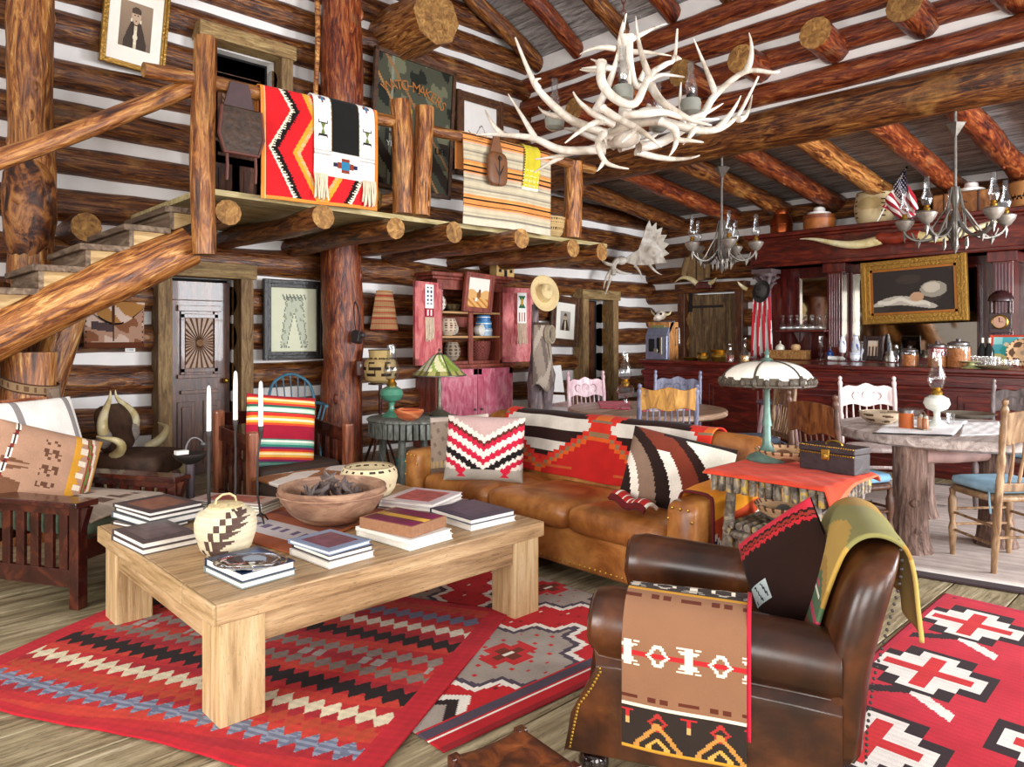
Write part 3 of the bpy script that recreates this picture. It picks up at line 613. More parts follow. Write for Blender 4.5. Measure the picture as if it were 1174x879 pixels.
# banded blanket over the sofa back
def pathf(pts):
    P=np.array([(q.x,q.y) for q in cr([(a,b_,0) for a,b_ in pts],6)]);d=np.concatenate([[0],np.cumsum(np.hypot(*np.diff(P,axis=0).T))]);d/=d[-1]
    return lambda t:(np.interp(t,d,P[:,0]),np.interp(t,d,P[:,1]))
bp=pathf([(.456,.50),(.449,.72),(.42,.81),(.368,.844),(.31,.849),(.265,.833),(.238,.797),(.202,.685),(.13,.44)])
def sbpos(S,T_):
    x,z=bp(T_);y=.92-S*1.76;return x-.004*(1+np.sin(S*19+T_*5))-.002,y,z+.003*(1+np.sin(S*23+T_*4))
def sbcol(s,t):
    t=(t-.49)/.51;q=np.floor(t*16)/16;P_=Pal(len(s),'2a1512')
    for a,b_ in((.12,.32),(.5,.67),(-.3,-.1)): P_.p((t>a)&(t<b_),'cfc6ba')
    P_.p(t>.74,'b3241f')
    x=np.minimum(np.abs(s-.53),np.minimum(np.abs(s+.03),np.abs(s-1.0))*1.0)
    w=np.where(q<.22,.10-.26*q,.045+.42*(q-.22));w=np.where(q<0,.10,w)
    red=x<w;P_.p(red,'c92f22')
    w2=np.maximum(0,w-.055);P_.p((x<w2+.02)&(q>.3),'8a6a4a').p((x<w2)&(q>.34),'d0561f').p((x<w2-.025)&(q>.42),'b3201c')
    P_.p((x<.035)&(t<.12)&(t>-.02),'d0682a').p((x<.05)&(t>.12)&(t<.17),'7d6a52')
    P_.p((t>.86)&(t<.9)&(x>.1),'b5532a').p((np.sin(s*70)>.6)&(np.abs(saw(t*7)-.5)<.05)&(x<w2-.04)&(q>.5),'8f7a4a');return P_.c
tag(CL('chief_blanket',lambda S,T_:tuple(np.array(a)+o for a,o in zip(sbpos(S,T_),(3.53,3.08,0))),sbcol,150,110,CLOTH,None,th=.008,off=0),'red black and cream banded blanket spread over the sofa back','blanket')
# pillows
def pillow(name,label,loc,w,h,th,rot,col,back='6a5a4a',mat=CLOTH,n=64,cat='pillow',corner=.05):
    t=T(name,label,cat,loc,rot=rot)
    def side(sg):
        def f(S,T_):
            x=2*S-1;y=2*T_-1;pin=1-corner*.5*(x*x*y*y) ;e=(1-np.abs(x)**3.2)*(1-np.abs(y)**3.2)
            px=x*w/2*(1-corner*.35*(1-y*y)*np.abs(x)**3);py=y*h/2*(1-corner*.35*(1-x*x)*np.abs(y)**3)
            return px,py,sg*(th/2*np.maximum(e,0)**.5*.9+.004)
        return f
    CL('front_cover',side(1),col,n,n,mat,t);CL('back_cover',side(-1),lambda s,t_:Pal(len(s),back).c,16,16,mat,t)
    return t
def aim(fwd,tilt):
    """rotation for a pillow whose face looks along heading fwd, leaning back by tilt"""
    z=Vector((math.cos(fwd)*math.cos(tilt),math.sin(fwd)*math.cos(tilt),math.sin(tilt)));x=Vector((0,0,1)).cross(z).normalized();y=z.cross(x)
    return Matrix((x,y,z)).transposed()
def spin(M,a): return (M@Matrix.Rotation(a,3,'Z')).to_euler()
def c_nav(s,t):
    P_=Pal(len(s),'a39a8e');x=np.abs(s-.5);v=t+ -.75*x  # nested chevrons
    z=v+.035*tri(s*15)
    for a,b_,h in((.02,.09,'d9cdc0'),(.09,.17,'c1203c'),(.17,.23,'e3d8cc'),(.23,.33,'1d1716'),(.33,.4,'e3d8cc'),(.4,.5,'c1203c'),(.5,.6,'e3d8cc'),(.6,.68,'c1203c'),(.68,.73,'5a2a20'),(.73,.82,'d9cdc0'),(.82,1.2,'b99a94')): P_.p((z>a-.16)&(z<b_-.16)&(t>.16),h)
    P_.p((t<.16)&((np.abs(s-.22)+0*t<.06)|(np.abs(s-.78)<.06))&(tri((t-.02)/.14)>.1)&(t>.04)&(np.minimum(np.abs(s-.22),np.abs(s-.78))<.02+.05*np.abs(t-.09)/.05),'c8203a');return P_.c
def c_diag(s,t):
    d=s*1.0+t*.75-.3*np.sin(t*2);P_=Pal(len(s),'d9d0c4')
    for a,b_,h in((-.5,.02,'cfc4b8'),(.02,.12,'241511'),(.12,.2,'d9cfc2'),(.2,.36,'7d6454'),(.36,.5,'241511'),(.5,.62,'ddd3c6'),(.62,.8,'6f2f1f'),(.8,.92,'2a1612'),(.92,1.5,'d7d3c4')): P_.p((d>a)&(d<b_),h)
    P_.p((d<.62)&(t>.72)&(s<.55)&(d>.5),'6f2f1f').p((t>.93)&(s>.3),'241511');return P_.c
def c_taupe(s,t):
    P_=Pal(len(s),'9a8878');P_.p((saw(s*5+t*3)<.3)&(saw(t*5-s*3)<.4),'7c6a5e').p((t<.24)&(t>.1)&(saw(s*14)<.5),'b99a58').p((t<.12),'6a574c').p((t>.9),'c9b8aa');return P_.c
hdg=PI  # the sofa looks toward -x
pillow('throw_pillow','taupe patterned pillow at the left end of the sofa behind the zigzag pillow',pd(527,510,5.12),.44,.42,.15,spin(aim(PI+.55,.25),.10),c_taupe,back='8a786a')
pillow('throw_pillow','grey red and black zigzag pillow on the left of the sofa',pd(556,514,4.86),.53,.44,.17,spin(aim(PI+.75,.33),-.03),c_nav,back='a39a8e')
pillow('throw_pillow','cream brown and black diagonally striped pillow at the right end of the sofa',pd(777,543,4.02),.58,.42,.17,spin(aim(PI+.62,.35),-.22),c_diag,back='d7d3c4')
# orange throw over the right arm and the red folded one beside it
ap=pathf([(.092,.47),(.092,.55),(.075,.60),(.04,.612),(-.04,.612),(-.075,.60),(-.094,.55),(-.096,.15)])
def othrow(S,T_):
    y,z=ap(T_);return 3.13+S*.62,1.965+y*1.03-.003*np.sin(S*16)-.003,z+.065*S*(T_<.85)+.004*np.sin(S*12)+.006
def ocol(s,t):
    P_=Pal(len(s),'d9661f');P_.p(t<.5,'e08a1e').p((t>.42)&(t<.56),'e2931f').p(t>.56,'cc4a22');v=t-.16*tri(s*2.6)+.03*tri(s*26)
    for a in(.62,.83): P_.p((v>a)&(v<a+.04),'e8d8c8').p((v>a+.04)&(v<a+.1),'2a2a55').p((v>a+.1)&(v<a+.12),'f0d9b0')
    P_.p(s<.03,'5a1a1a');return P_.c
tag(CL('orange_throw',othrow,ocol,60,90,CLOTH,None,th=.008,off=0),'orange woven throw with dark blue zigzags hung over the right sofa arm','throw blanket')
def rfold(S,T_):
    return 3.06+S*.12+T_*.05,2.22+T_*.26,.475+.03*np.sin(S*PI)+.012*np.sin(T_*9)+.02*T_
tag(CL('folded_cloth',rfold,lambda s,t:Pal(len(s),'a8231f').p((saw(t*6)<.25),'d9cfc0').p((s<.2),'5a1516').c,14,40,CLOTH,None,th=.02,off=1),'small red folded cloth on the sofa seat against the right arm','cloth')
# ---- leather club chair in front
AC=T('club_armchair','dark brown leather club armchair with nailheads and ball feet in the foreground','armchair',(2.28,1.30,0),rad(27.2))
def armsec(z0,zr,r,o): # outline of arm + side panel in local x,z
    pts=[(o-.10,z0),(o-.10,.16),(o-.10,.22),(o-.10,.28),(o-.10,.33),(o-.10,zr-.1)]
    pts+=[(o-.0-r*math.cos(a)*1.0,zr+r*math.sin(a)) for a in [PI*(-.25)+PI*1.3*i/12 for i in range(13)]]
    return pts+[(o+.06,zr-.12),(o+.06,z0)]
for s in(-1,1):
    b=MB();ys=[.40,.385,.33,.2,0,-.2,-.33];zr=[.475,.478,.48,.475,.465,.452,.44];r=[.085,.105,.112,.108,.104,.102,.1];ins=[.012,.0,0,0,0,0,0]
    n=None;vs=[]
    for y,z,rr_,i_ in zip(ys,zr,r,ins):
        pr=armsec(.1,z,rr_,-.33);n=len(pr);fl=.0 if y>.3 else 0
        vs+=[(-s*-1*x if False else s*(-x)*1.0*-1 if False else (x if s<0 else -x),y+((.07*max(0,(.36-zz)/.26)**.7-.03*math.sin(min(1,max(0,(zz-.25)/.2))*PI)) if y>.3 else 0),zz) for x,zz in pr]
    fs=[(j*n+i,j*n+(i+1)%n,(j+1)*n+(i+1)%n,(j+1)*n+i) for j in range(len(ys)-1) for i in range(n)]+[tuple(range(n)),tuple(len(ys)*n-n+i for i in range(n-1,-1,-1))]
    b.add(vs,fs);am=b.ob('arm',LEATH,AC,sm=60,bev=.004)
    b=MB()
    for i in range(24):
        z=.115+i*.0112;y=.385+.07*max(0,(.36-z)/.26)**.7-.03*math.sin(min(1,max(0,(z-.25)/.2))*PI);x=-.431;b.sph((x if s<0 else -x,y,z),.0055,6)
    o=b.ob('nailhead',BRASS,am);o['kind']='stuff'
b=MB();b.bx(-.3,.3,-.32,.36,.1,.28);b.ob('seat_base',LEATH,AC,sm=0,bev=.02)
b=MB();put(b,superq(.27,.33,.085,.4,.25,26,12),(0,.05,.355));b.ob('seat_cushion',LEATH,AC,sm=180)
# back: outer shell flares above the arms
b=MB();rows=[(.1,-.40,.40),(.3,-.405,.41),(.45,-.42,.42),(.54,-.44,.425),(.62,-.46,.42),(.69,-.48,.41),(.745,-.495,.385),(.78,-.505,.33),(.793,-.505,.27)];n=20;vs=[]
for z,yb,hw_ in rows:
    th=.15 if z<.74 else .13 if z<.77 else .10 if z<.785 else .05
    for i in range(n):
        a=2*PI*i/n;e=lambda w,p:math.copysign(abs(w)**p,w);vs.append((hw_*e(math.cos(a),.35),yb+th/2+th/2*e(math.sin(a),.6)*1.0,z+.018*math.cos(a)**2*0))
fs=[(j*n+i,j*n+(i+1)%n,(j+1)*n+(i+1)%n,(j+1)*n+i) for j in range(len(rows)-1) for i in range(n)]+[tuple(range(n-1,-1,-1)),tuple((len(rows)-1)*n+i for i in range(n))]
b.add(vs,fs);bkp=b.ob('back',LEATH,AC,sm=70,sub=1)
b=MB()
for s in(-1,1):
    for i in range(40):
        z=.12+i*.0175;yb=np.interp(z,[q[0] for q in rows],[q[1] for q in rows]);hw_=np.interp(z,[q[0] for q in rows],[q[2] for q in rows]);b.sph((s*hw_*.985,yb+.012,z),.005,6)
o=b.ob('nailhead',IRON,bkp);o['kind']='stuff'
for s in(-1,1):
    b=MB();b.sph((s*.37,.39,.05),.05,14);b.lathe([(.03,.0),(.045,.03)],c=(s*.36,.36,.075),n=12);b.ob('ball_foot',solid('foot_wood','1e0d0a',.15,coat=.6),AC)
    b=MB();b.prism([(-.03,-.03),(.03,-.03),(.03,.03),(-.03,.03)],.1,(s*.34,-.34,.05));b.ob('rear_foot',DARKZ,AC)
AM=AC.matrix_world=Matrix.Translation((2.28,1.30,0))@Matrix.Rotation(rad(27.2),4,'Z')
def inAC(f):
    c,s_=math.cos(rad(27.2)),math.sin(rad(27.2))
    def g(S,T_):
        x,y,z=f(S,T_);return 2.28+x*c-y*s_,1.30+x*s_+y*c,z
    return g
tp=pathf([(-.20,.50),(-.22,.57),(-.27,.593),(-.34,.598),(-.40,.57),(-.443,.50),(-.447,.40),(-.446,.16)])
def thpos(S,T_):
    x,z=tp(T_);return x-.006*np.sin(S*5)*T_,.285-S*.36,z-.012*S*(T_>.2)
def thcol(s,t):
    t=(t-.12)/.88;P_=Pal(len(s),'8a6248');pix=lambda a,n:np.floor(a*n);x=pix(s,60)/60
    P_.p((t<.17),'3a302c').p((t>.17)&(t<.2),'c9912f')
    m=saw(x*2.0+.15)*30;yy=np.floor(t*104)
    def fig(c0,h):  # mirrored steps above and below a centre line
        d=np.abs(yy-c0);k=np.abs(m-7);P_.p((d<7)&(k<1.6),h).p((d>=3)&(d<6)&(k<np.where(d<4,3.5,np.where(d<5,5,0))),h).p((d==6)&(k<5.5)&(k>2.5),h)
        k2=np.abs(m-22);P_.p((np.abs(k2-(5.2-d*.95))<1.1)&(d<5.5),h)
    P_.p((np.abs(yy-54)<1.6),'b3272a');fig(54,'dfd3c0')
    fig(9,'d8cdbc')
    P_.p((yy>22)&(yy<26)&(((np.abs(m-7)<5)&(yy>23))|((np.abs(m-19)<2))|((np.abs(m-25)<2))),'5a2a1c')
    P_.p((yy>75)&(yy<79)&(((np.abs(m-7)<5)&(yy<78))|((np.abs(m-19)<2))|((np.abs(m-25)<2))),'5a2a1c')
    P_.p((t>.775)&(t<.79),'ddd2bb').p((t>.79),'2e2520')
    k=np.abs(m-22);d=np.abs(yy-88);P_.p((t>.8)&(np.abs(k-(4-d*.9))<1)&(d<4.5),'a8302a')
    k=np.abs(m-7);P_.p((yy>83)&(yy<88)&(k<np.where(yy<85,3.5,1.4)),'b3272a').p((yy>=88)&(yy<91)&(k<1.3),'c99a5a')
    k=np.abs(tri(x*2.0+.15+.27)*15);P_.p((yy>88)&(np.abs(k-(yy-89)*.9)<1.5)&(yy<104),'b8823f').p((yy>95)&(np.abs(k-(yy-96)*.9)<1.2),'c99a4a').p(t>.985,'c9912f');return P_.c
athr=tag(CL('arm_throw',inAC(thpos),thcol,120,140,FELT,None,th=.01,off=0),'tan wool blanket with dark patterned bands folded over the near arm of the club chair','throw blanket')
def redback(S,T_):
    x,z=tp(T_*.9);return x+.012,-.075-S*.012,z
CL('red_lining',inAC(redback),lambda s,t:Pal(len(s),'c4243a').c,2,30,FELT,athr,th=.006)
gpth=pathf([(-.255,.46),(-.29,.60),(-.325,.71),(-.355,.775),(-.40,.812),(-.455,.816),(-.508,.785),(-.53,.72),(-.54,.62),(-.55,.50)])
def goldp(S,T_):
    y,z=gpth(T_*(.97-.06*S));x=-.29+S*.58;return x-.01*np.sin(T_*5)-.06*(T_>.7)*(T_-.7)*(1-S),y-.012*np.sin(S*14)*(T_>.62)*(T_-.62)*2-.0,z-.012*S**2-.02*np.maximum(0,S-.8)
def goldc(s,t):
    t=1-t;s=np.clip(t*1.15-.1+.1*np.sin(s*5),0,1);P_=Pal(len(s),'a5803c');n=.04*np.sin(t*17+s*7);P_.p((s+n>.35)&(s+n<.6),'8a8450').p((s+n>.6)&(s+n<.75),'b9964a').p((s>.86),'4f6a4a').p((s>.9)&(saw(t*9)<.2),'c0405a').p((s>.9)&(saw(t*9)>.3)&(saw(t*9)<.42),'e3dccb').p((t<.3)&(s<.5),'c2a45c').p(t>.96,'8a4a2a');return P_.c
tag(CL('gold_blanket',inAC(goldp),goldc,40,70,FELT,None,th=.012,off=0),'gold and green blanket hung over the back of the club chair','throw blanket')
def c_dark(s,t):
    P_=Pal(len(s),'27140f');e=t+.03*tri(s*12);P_.p((e>.78)&(e<.82),'b3252c').p((e>.83)&(e<.87),'8a2a22').p((e>.9),'c1283a');P_.p((np.abs(s-.22)<.12)&(np.abs(t-.36)<.09),'b9c4c4').p((np.abs(s-.22)<.10)&(np.abs(t-.36)<.075)&(tri((s-.22)*11+(t-.3)*4)<.2),'27303a');return P_.c
c27=rad(27.2);fw=rad(117.2)
def acw(x,y,z): return (2.28+x*math.cos(c27)-y*math.sin(c27),1.30+x*math.sin(c27)+y*math.cos(c27),z)
pillow('throw_pillow','dark brown pillow with a red border leaning in the club chair',acw(.07,-.21,.585),.37,.37,.15,spin(aim(fw+.75,.30),.72),c_dark,back='2a1612')
# ---- stool in the bottom foreground
k0,k1,k2=gp(592,838,.2),gp(522,868,.2),gp(657,873,.2);kc=(k1+k2)/2;kd=k0-k1
ST=T('footstool','low wooden footstool with a worn brown leather seat at the bottom of the picture','stool',(kc.x,kc.y,0),math.atan2(kd.y,kd.x));ST.scale=(.60,.60,.51)
b=MB();n=14;vs=[];fs=[]
for j in range(n+1):
    for i in range(n+1):
        x,y=2*i/n-1,2*j/n-1;vs.append((x*.2*(1-.12*(1-y*y)*abs(x)**3*0),y*.2,.37+.022*(x*x)-.02*(1-x*x)*(1-y*y)+.0))
fs=[(j*(n+1)+i,j*(n+1)+i+1,(j+1)*(n+1)+i+1,(j+1)*(n+1)+i) for j in range(n) for i in range(n)];b.add(vs,fs)
o=b.ob('seat',wood('stool_hide',[(.3,'1f100b'),(.45,'4a2413'),(.6,'7a3f1c'),(.75,'9c5f33')],(1,1,1),ns=7.,rough=.32,bump=.2,dist=.6),ST,sm=180);m=o.modifiers.new('t','SOLIDIFY');m.thickness=.03
for sx in(-1,1):
    for sy in(-1,1):
        b=MB();b.box((sx*.2,sy*.2,.195),(.055,.055,.39));b.ob('leg',MISS,ST,sm=0,bev=.006)
for s in(-1,1):
    b=MB();b.box((0,s*.2,.17),(.36,.025,.05));b.box((s*.2,0,.22),(.025,.36,.05));b.ob('stretcher',MISS,ST,sm=0,bev=.004)
# ---- rugs
def rugcol1(s,t):   # s across the bands (along the right edge), t along the bands
    z=tri(t*27+s*3);P_=Pal(len(s),'b8262a');n=np.sin(t*9+s*40)
    P_.p(n>.6,'c43a2c').p(n<-.75,'a31f2a')
    for c0,hw,h in((.12,.016,'6a7086'),(.19,.012,'b5432a'),(.26,.014,'dccfb0'),(.37,.022,'1f1213'),(.47,.012,'84746a'),(.57,.012,'8c7d74'),(.68,.018,'231512'),(.775,.012,'ded3bf'),(.865,.014,'6f7088'),(.93,.008,'b5402e')):
        P_.p(np.abs(s-c0)<hw+.034*(z-.28),h)
    P_.p((np.abs(s-.12)<.016+.034*(z-.28))&(np.sin(t*60+np.sin(s*300)*2)>.2),'8a90a2').p((np.abs(s-.52)<.018)&(np.sin(t*40)>.3)&(z>.3),'a39a94')
    P_.p((t<.05)|(t>.95)|(s<.03)|(s>.965),'b81f2c')
    P_.c*=(1+.06*np.sin(s*260+np.sin(t*11)*3)[:,None]+.04*np.sin(t*300)[:,None]);return P_.c
A1=Vector((1.18,1.9,0));e1=Vector((.875,.484,0));e2=Vector((-.46,.888,0))
def rug1(S,T_):
    d1,d2=S*1.52,T_*1.97;wv=.003*np.sin(T_*26+S*9)*np.exp(-S*6);return A1.x+e1.x*d1+e2.x*d2-.015*np.sin(T_*11)*(1-S)**3,A1.y+e1.y*d1+e2.y*d2,.006+np.abs(wv)
tag(CL('serrated_rug',rug1,rugcol1,200,400,CLOTH,None,th=.006,off=1),'red flatweave rug with serrated cream black and blue bands under the coffee table','rug')
def rugcol2(s,t):   # s along x, t along y
    x=s*1.5;y=t*1.9;P_=Pal(len(s),'c01a22');st=.072
    def lev(cx,cy): 
        a=np.floor(np.abs(x-cx)/st);b_=np.floor(np.abs(y-cy)/(st*.8));return np.maximum(a+b_,np.maximum(a*.98,b_*1.2)),a,b_
    P_.p((saw(x*7+np.floor(y*14)*.37)<.12)&(saw(y*14)<.18),'7d141c').p((saw(x*5+np.floor(y*9)*.41)<.1)&(saw(y*9)<.1),'e6ddd0')
    for (cx,cy) in((.67,.42),(1.40,.90),(-.06,.90),(.67,1.38)):
        ax,ay=np.abs(x-cx),np.abs(y-cy);k=ax*.85+ay*.95;zg=.085*tri((ax-ay*1.15)*3.6+.5)-.02;k=k+zg;zg=0
        P_.p(k+zg<.42,'e9e1d6').p(k+zg<.375,'4d414f').p(k+zg<.335,'a0948a').p((k<.3)&(saw(x*9+np.floor(y*17)*.37)<.16)&(saw(y*17)<.3),'c0262a').p(((ax<.13)&(ay<.05))|((ax<.06)&(ay<.10)),'c0262a').p(((ax<.08)&(ay<.025))|((ax<.03)&(ay<.06)),'6d2c1a').p((ax<.03)&(ay<.012),'e6ddd0')
    P_.p(y<.16,'b81a24').p((y>.075)&(y<.095),'ece4d8').p((y>.095)&(y<.145),'4d414f').p((y>.145)&(y<.155),'ece4d8').p(y<.03,'8f1a22')
    zz=.10+.085*tri(y*6.2);m=(y>.16)&(y<.66);P_.p((x<zz+.13)&m,'ece4d8').p((x<zz+.075)&m,'26181a').p((x<zz+.015)&m,'a0948a')
    return P_.c
def rug2(S,T_): return 1.5+S*1.5+.05*(1-T_)*0,1.90-S*.06+T_*1.9,.0035+0*S
tag(CL('medallion_rug',rug2,rugcol2,150,190,CLOTH,None,th=.003,off=1),'bright red rug with stepped grey cross medallions between table and sofa','rug')
def rugcol3(s,t):   # s along x, t from the left edge to the right
    x=s*2.1;y=t*1.75;P_=Pal(len(s),'c32638');st=.033
    P_.c=P_.c*(1+.18*np.sin(x*9+np.sin(y*3))[:,None]*np.array([.3,1.2,.8]))
    for j,cy in enumerate((.22,.74,1.26)):
        for k in range(-1,4):
            cx=.32+.7*k+(.35 if j%2 else 0);dx=np.floor(np.abs(x-cx)/st)*st;dy=np.floor(np.abs(y-cy)/st)*st
            def plus(a,b_,c_): return ((dx<a)&(dy<c_))|((dx<c_)&(dy<a))|((dx<b_)&(dy<b_))
            P_.p(plus(.23,.13,.1),'2f1d22').p(plus(.195,.1,.066),'e9e0d8').p(plus(.15,.0,.033)|((dx<.033)&(dy<.1))|((dx<.15)&(dy<.03)),'cb2c30')
            xx=x-cx-.35;d=np.abs(xx)*1.0;yy=y-cy
            arm=np.abs(np.abs(yy)*.75-(.13-xx))<.035
            P_.p(arm&(np.abs(yy)<.17)&(yy<0),'2f1d22').p(arm&(np.abs(yy)<.17)&(yy>=0),'e9e0d8')
    P_.p((y<.03)|(x>2.06),'b5203a');P_.c*=(1+.06*np.sin(x*200)[:,None]);return P_.c
tag(CL('cross_rug',lambda S,T_:(2.3+S*2.1,1.2-T_*1.75-.05*(1-S)**2+.12*0,.005+0*S),rugcol3,210,175,CLOTH,None,th=.005,off=1),'crimson rug with white and black crosses on the right behind the club chair','rug')
def rugcol4(s,t): 
    P_=Pal(len(s),'b3a39a');P_.p((t<.035)|(s<.03)|(s>.97)|(t>.97),'3a2a2c').p((t>.035)&(t<.06),'d9cfc6').p((tri(s*7)*.5+t*3%1<.12)&(t>.1),'94867f');P_.c*=(1+.1*np.sin(t*200)[:,None]);return P_.c
tag(CL('dining_rug',lambda S,T_:(4.46+S*3.0,1.42-T_*2.5+0*S+.012*np.sin(S*9),.004+0*S) if False else (4.38+T_*3.1+S*.55,2.35-S*2.6+T_*.35,.004+0*S),rugcol4,60,80,CLOTH,None,th=.004,off=1),'pale grey-brown rug with a dark edge under the dining table','rug')
# ================================================================ ALONG THE LEFT WALL
def pic(name,label,cat,loc,w,h,fw,fmat,col,rz=0.,tilt=(0,0),n=50,depth=.04,liner=None,pm=None,group=None):
    """framed picture: local x across, z up, faces local -y"""
    t=T(name,label,cat,loc,group=group,rot=(tilt[0],tilt[1],rz));b=MB()
    for s in(-1,1): b.box((s*(w/2-fw/2),0,0),(fw,depth,h));b.box((0,0,s*(h/2-fw/2)),(w-2*fw,depth,fw))
    for s in(-1,1): b.box((s*(w/2-fw*.3),-depth*.6,0),(fw*.5,depth*.4,h));b.box((0,-depth*.6,s*(h/2-fw*.3)),(w-fw*1.12,depth*.38,fw*.5))
    b.ob('frame',fmat,t,sm=0,bev=.004)
    iw,ih=w-2*fw,h-2*fw
    if liner:
        b=MB();k=liner[0]
        for s in(-1,1): b.box((s*(iw/2-k/2),-.006,0),(k,.02,ih));b.box((0,-.006,s*(ih/2-k/2)),(iw,.02,k))
        b.ob('liner',liner[1],t,sm=0)
    CL('picture',lambda S,T_:((S-.5)*iw,-.002+0*S,(T_-.5)*ih),col,n,n,pm or PAINT,t,th=.006,off=1)
    return t
BLKFR=solid('carved_black','1b1512',.4,var=.4,sc=30,bump=.8);BRFR=wood('brown_frame',[(.3,'2e1a10'),(.6,'5c3a22')],(4,4,4),rough=.4)
def c_chaps(s,t):
    P_=Pal(len(s),'cfd0b4');e=.012*np.sin(t*60)+.008*np.sin(t*131);d=np.abs(s-.5);wo=.17+.16*(.85-t)+e;wi=np.maximum(0,(.62-t)*.30)
    m=(t>.06)&(t<.86)&(d<wo)&(d>wi);P_.p(m,'b4b9a2').p(m&((d>wo-.018)|((d<wi+.015)&(t<.6))|(t>.84)),'5b5f52').p((t>.8)&(t<.9)&(d<.26)&(np.sin(s*80+t*50)>.2),'6a6e60').p(m&(np.sin(s*40+t*27)+np.sin(s*17-t*31)>1.3),'8f947f').p((t<.09)&(t>.05)&(d<.3)&(d>.1)&(np.sin(s*70)>.3),'5b5f52');return P_.c
c=lambda x0,x1,z0,z1,v:((x0+x1)/2,v,(z0+z1)/2)
pic('framed_print','black carved frame around a print of leather chaps right of the panelled door','picture',c(3.36,4.02,1.17,1.98,7.29),.70,.86,.085,BLKFR,c_chaps)
def c_man(s,t,bg='8a7460',face='b59a80',coat='3e3028'):
    P_=Pal(len(s),bg);x=s-.5;P_.c*=(.7+.5*t)[:,None];P_.p((np.abs(x)<.13+.22*np.minimum(1,(.62-t)*2.2))&(t<.6),coat).p((np.abs(x)<.05)&(t<.5),'c9b89c').p((np.abs(x)<.05+.02*np.sin(t*30))&(t<.4)&(t>.1),'d9ccb4').p((x/.14)**2+((t-.7)/.17)**2<1,face).p(((x/.155)**2+((t-.79)/.12)**2<1)&(t>.77),'4a3a2e').p((np.abs(np.abs(x)-.05)<.022)&(np.abs(t-.72)<.012),'3a2a20').p((np.abs(x)<.035)&(np.abs(t-.6)<.01),'5a4030').p((np.abs(np.abs(x)-.15)<.025)&(np.abs(t-.6)<.04),'d9ccb4');return P_.c
def matted(fn,m,h='e9e4d8'):
    def g(s,t):
        P_=Pal(len(s),h);k=(s>m)&(s<1-m)&(t>m)&(t<1-m);P_.c[k]=fn((s[k]-m)/(1-2*m),(t[k]-m)/(1-2*m));return P_.c
    return g
pic('framed_portrait','gold framed sepia portrait of a man high on the wall above the stairs','picture',c(1.83,2.36,3.88,4.68,7.26),.56,.80,.05,GOLD,matted(c_man,.2),tilt=(rad(5),rad(3)),n=70)
pic('framed_portrait','brown framed small portrait photograph with white mount beside the hat','picture',c(7.77,8.33,1.27,1.98,7.27),.62,.74,.1,BRFR,matted(lambda s,t:c_man(s,t,'9a938a'),.24),tilt=(0,rad(4)),n=60)
pic('framed_paper','dark wooden frame with a faded white drawing on the balcony behind the striped serape','picture',c(5.95,6.75,3.5,4.62,7.26),.82,1.1,.12,BRFR,lambda s,t:Pal(len(s),'e6e0da').p((np.abs(t-.5-.13*np.exp(-((s-.5)/.15)**2)-.05*np.sin(s*14))<.012)&(s>.15)&(s<.85),'6a5a58').p((t<.62)&(t>.3)&(np.abs(s-.5)<.3)&(np.sin(s*22)+np.sin(t*19)>.9),'c9b9b4').c)
# old gilt-lettered advertising mirror
mt=T('advertising_mirror','large dark mottled mirror with arched gilt lettering behind the twin posts','mirror',((4.66+5.85)/2,7.24,3.98),rot=(rad(3),rad(1),0))
b=MB()
for s in(-1,1): b.box((s*.585,0,0),(.05,.05,1.62));b.box((0,0,s*.79),(1.22,.05,.05))
b.ob('frame',BRFR,mt,sm=0,bev=.006)
def c_mirr(s,t):
    P_=Pal(len(s),'47483a');n=np.sin(s*13+t*5)+np.sin(t*17-s*7)+np.sin(s*37+t*29)*.5;P_.p(n>.9,'6a6a52').p(n<-1.1,'20221c');P_.p((np.abs(s-.2-.0*t)<.02),'7d8070');P_.p(np.abs(t-.86+(s)*1.0)<.022,'a5794a').p((np.abs(t-1.1+s*.9)<.018),'8a6440').p((t<.42)&(np.sin(s*19+t*23)>.1),'2a2118');return P_.c
CL('glass',lambda S,T_:((S-.5)*1.14,0*S,(T_-.5)*1.54),c_mirr,60,60,PAINT,mt)
def text(body,size,mat,par,loc,rot=(PI/2,0,0),name='lettering',ext=.002):
    cu=bpy.data.curves.new(name,'FONT');cu.body=body;cu.size=size;cu.extrude=ext;cu.align_x='CENTER';cu.align_y='CENTER'
    o=bpy.data.objects.new(name,cu);bpy.context.scene.collection.objects.link(o)
    dg=bpy.context.evaluated_depsgraph_get();me=bpy.data.meshes.new_from_object(o.evaluated_get(dg));bpy.data.objects.remove(o)
    me.materials.clear();me.materials.append(mat);o=bpy.data.objects.new(name,me);COL.objects.link(o);o.location=loc;o.rotation_euler=rot
    if par:o.parent=par
    return o
GILT=solid('gilt_letter','b0713a',.4,.3,var=.2)
for i,ch in enumerate('WATCHMAKERS'):
    a=(i-5)/5*.62;text(ch,.17,GILT,mt,(.62*math.sin(a)*1.15,-.012,.02+.52*math.cos(a)-.06-.05*i/10),(PI/2,a,0),'letter')
text('LIFE',.11,BLACK,mt,(.42,-.012,-.24));text('YES',.09,solid('white_letter','e8e4da',.6),mt,(-.33,-.012,-.28))
b=MB()
for x,z in((-.1,.16),(.13,.1)): b.lathe([(.0,0),(.055,0),(.055,.006),(0,.006)],c=(x,-.004,z),rot=(PI/2,0,0),n=16,cap=False)
b.ob('gilt_disc',solid('yellow_gilt','b5a02e',.4,.3),mt)
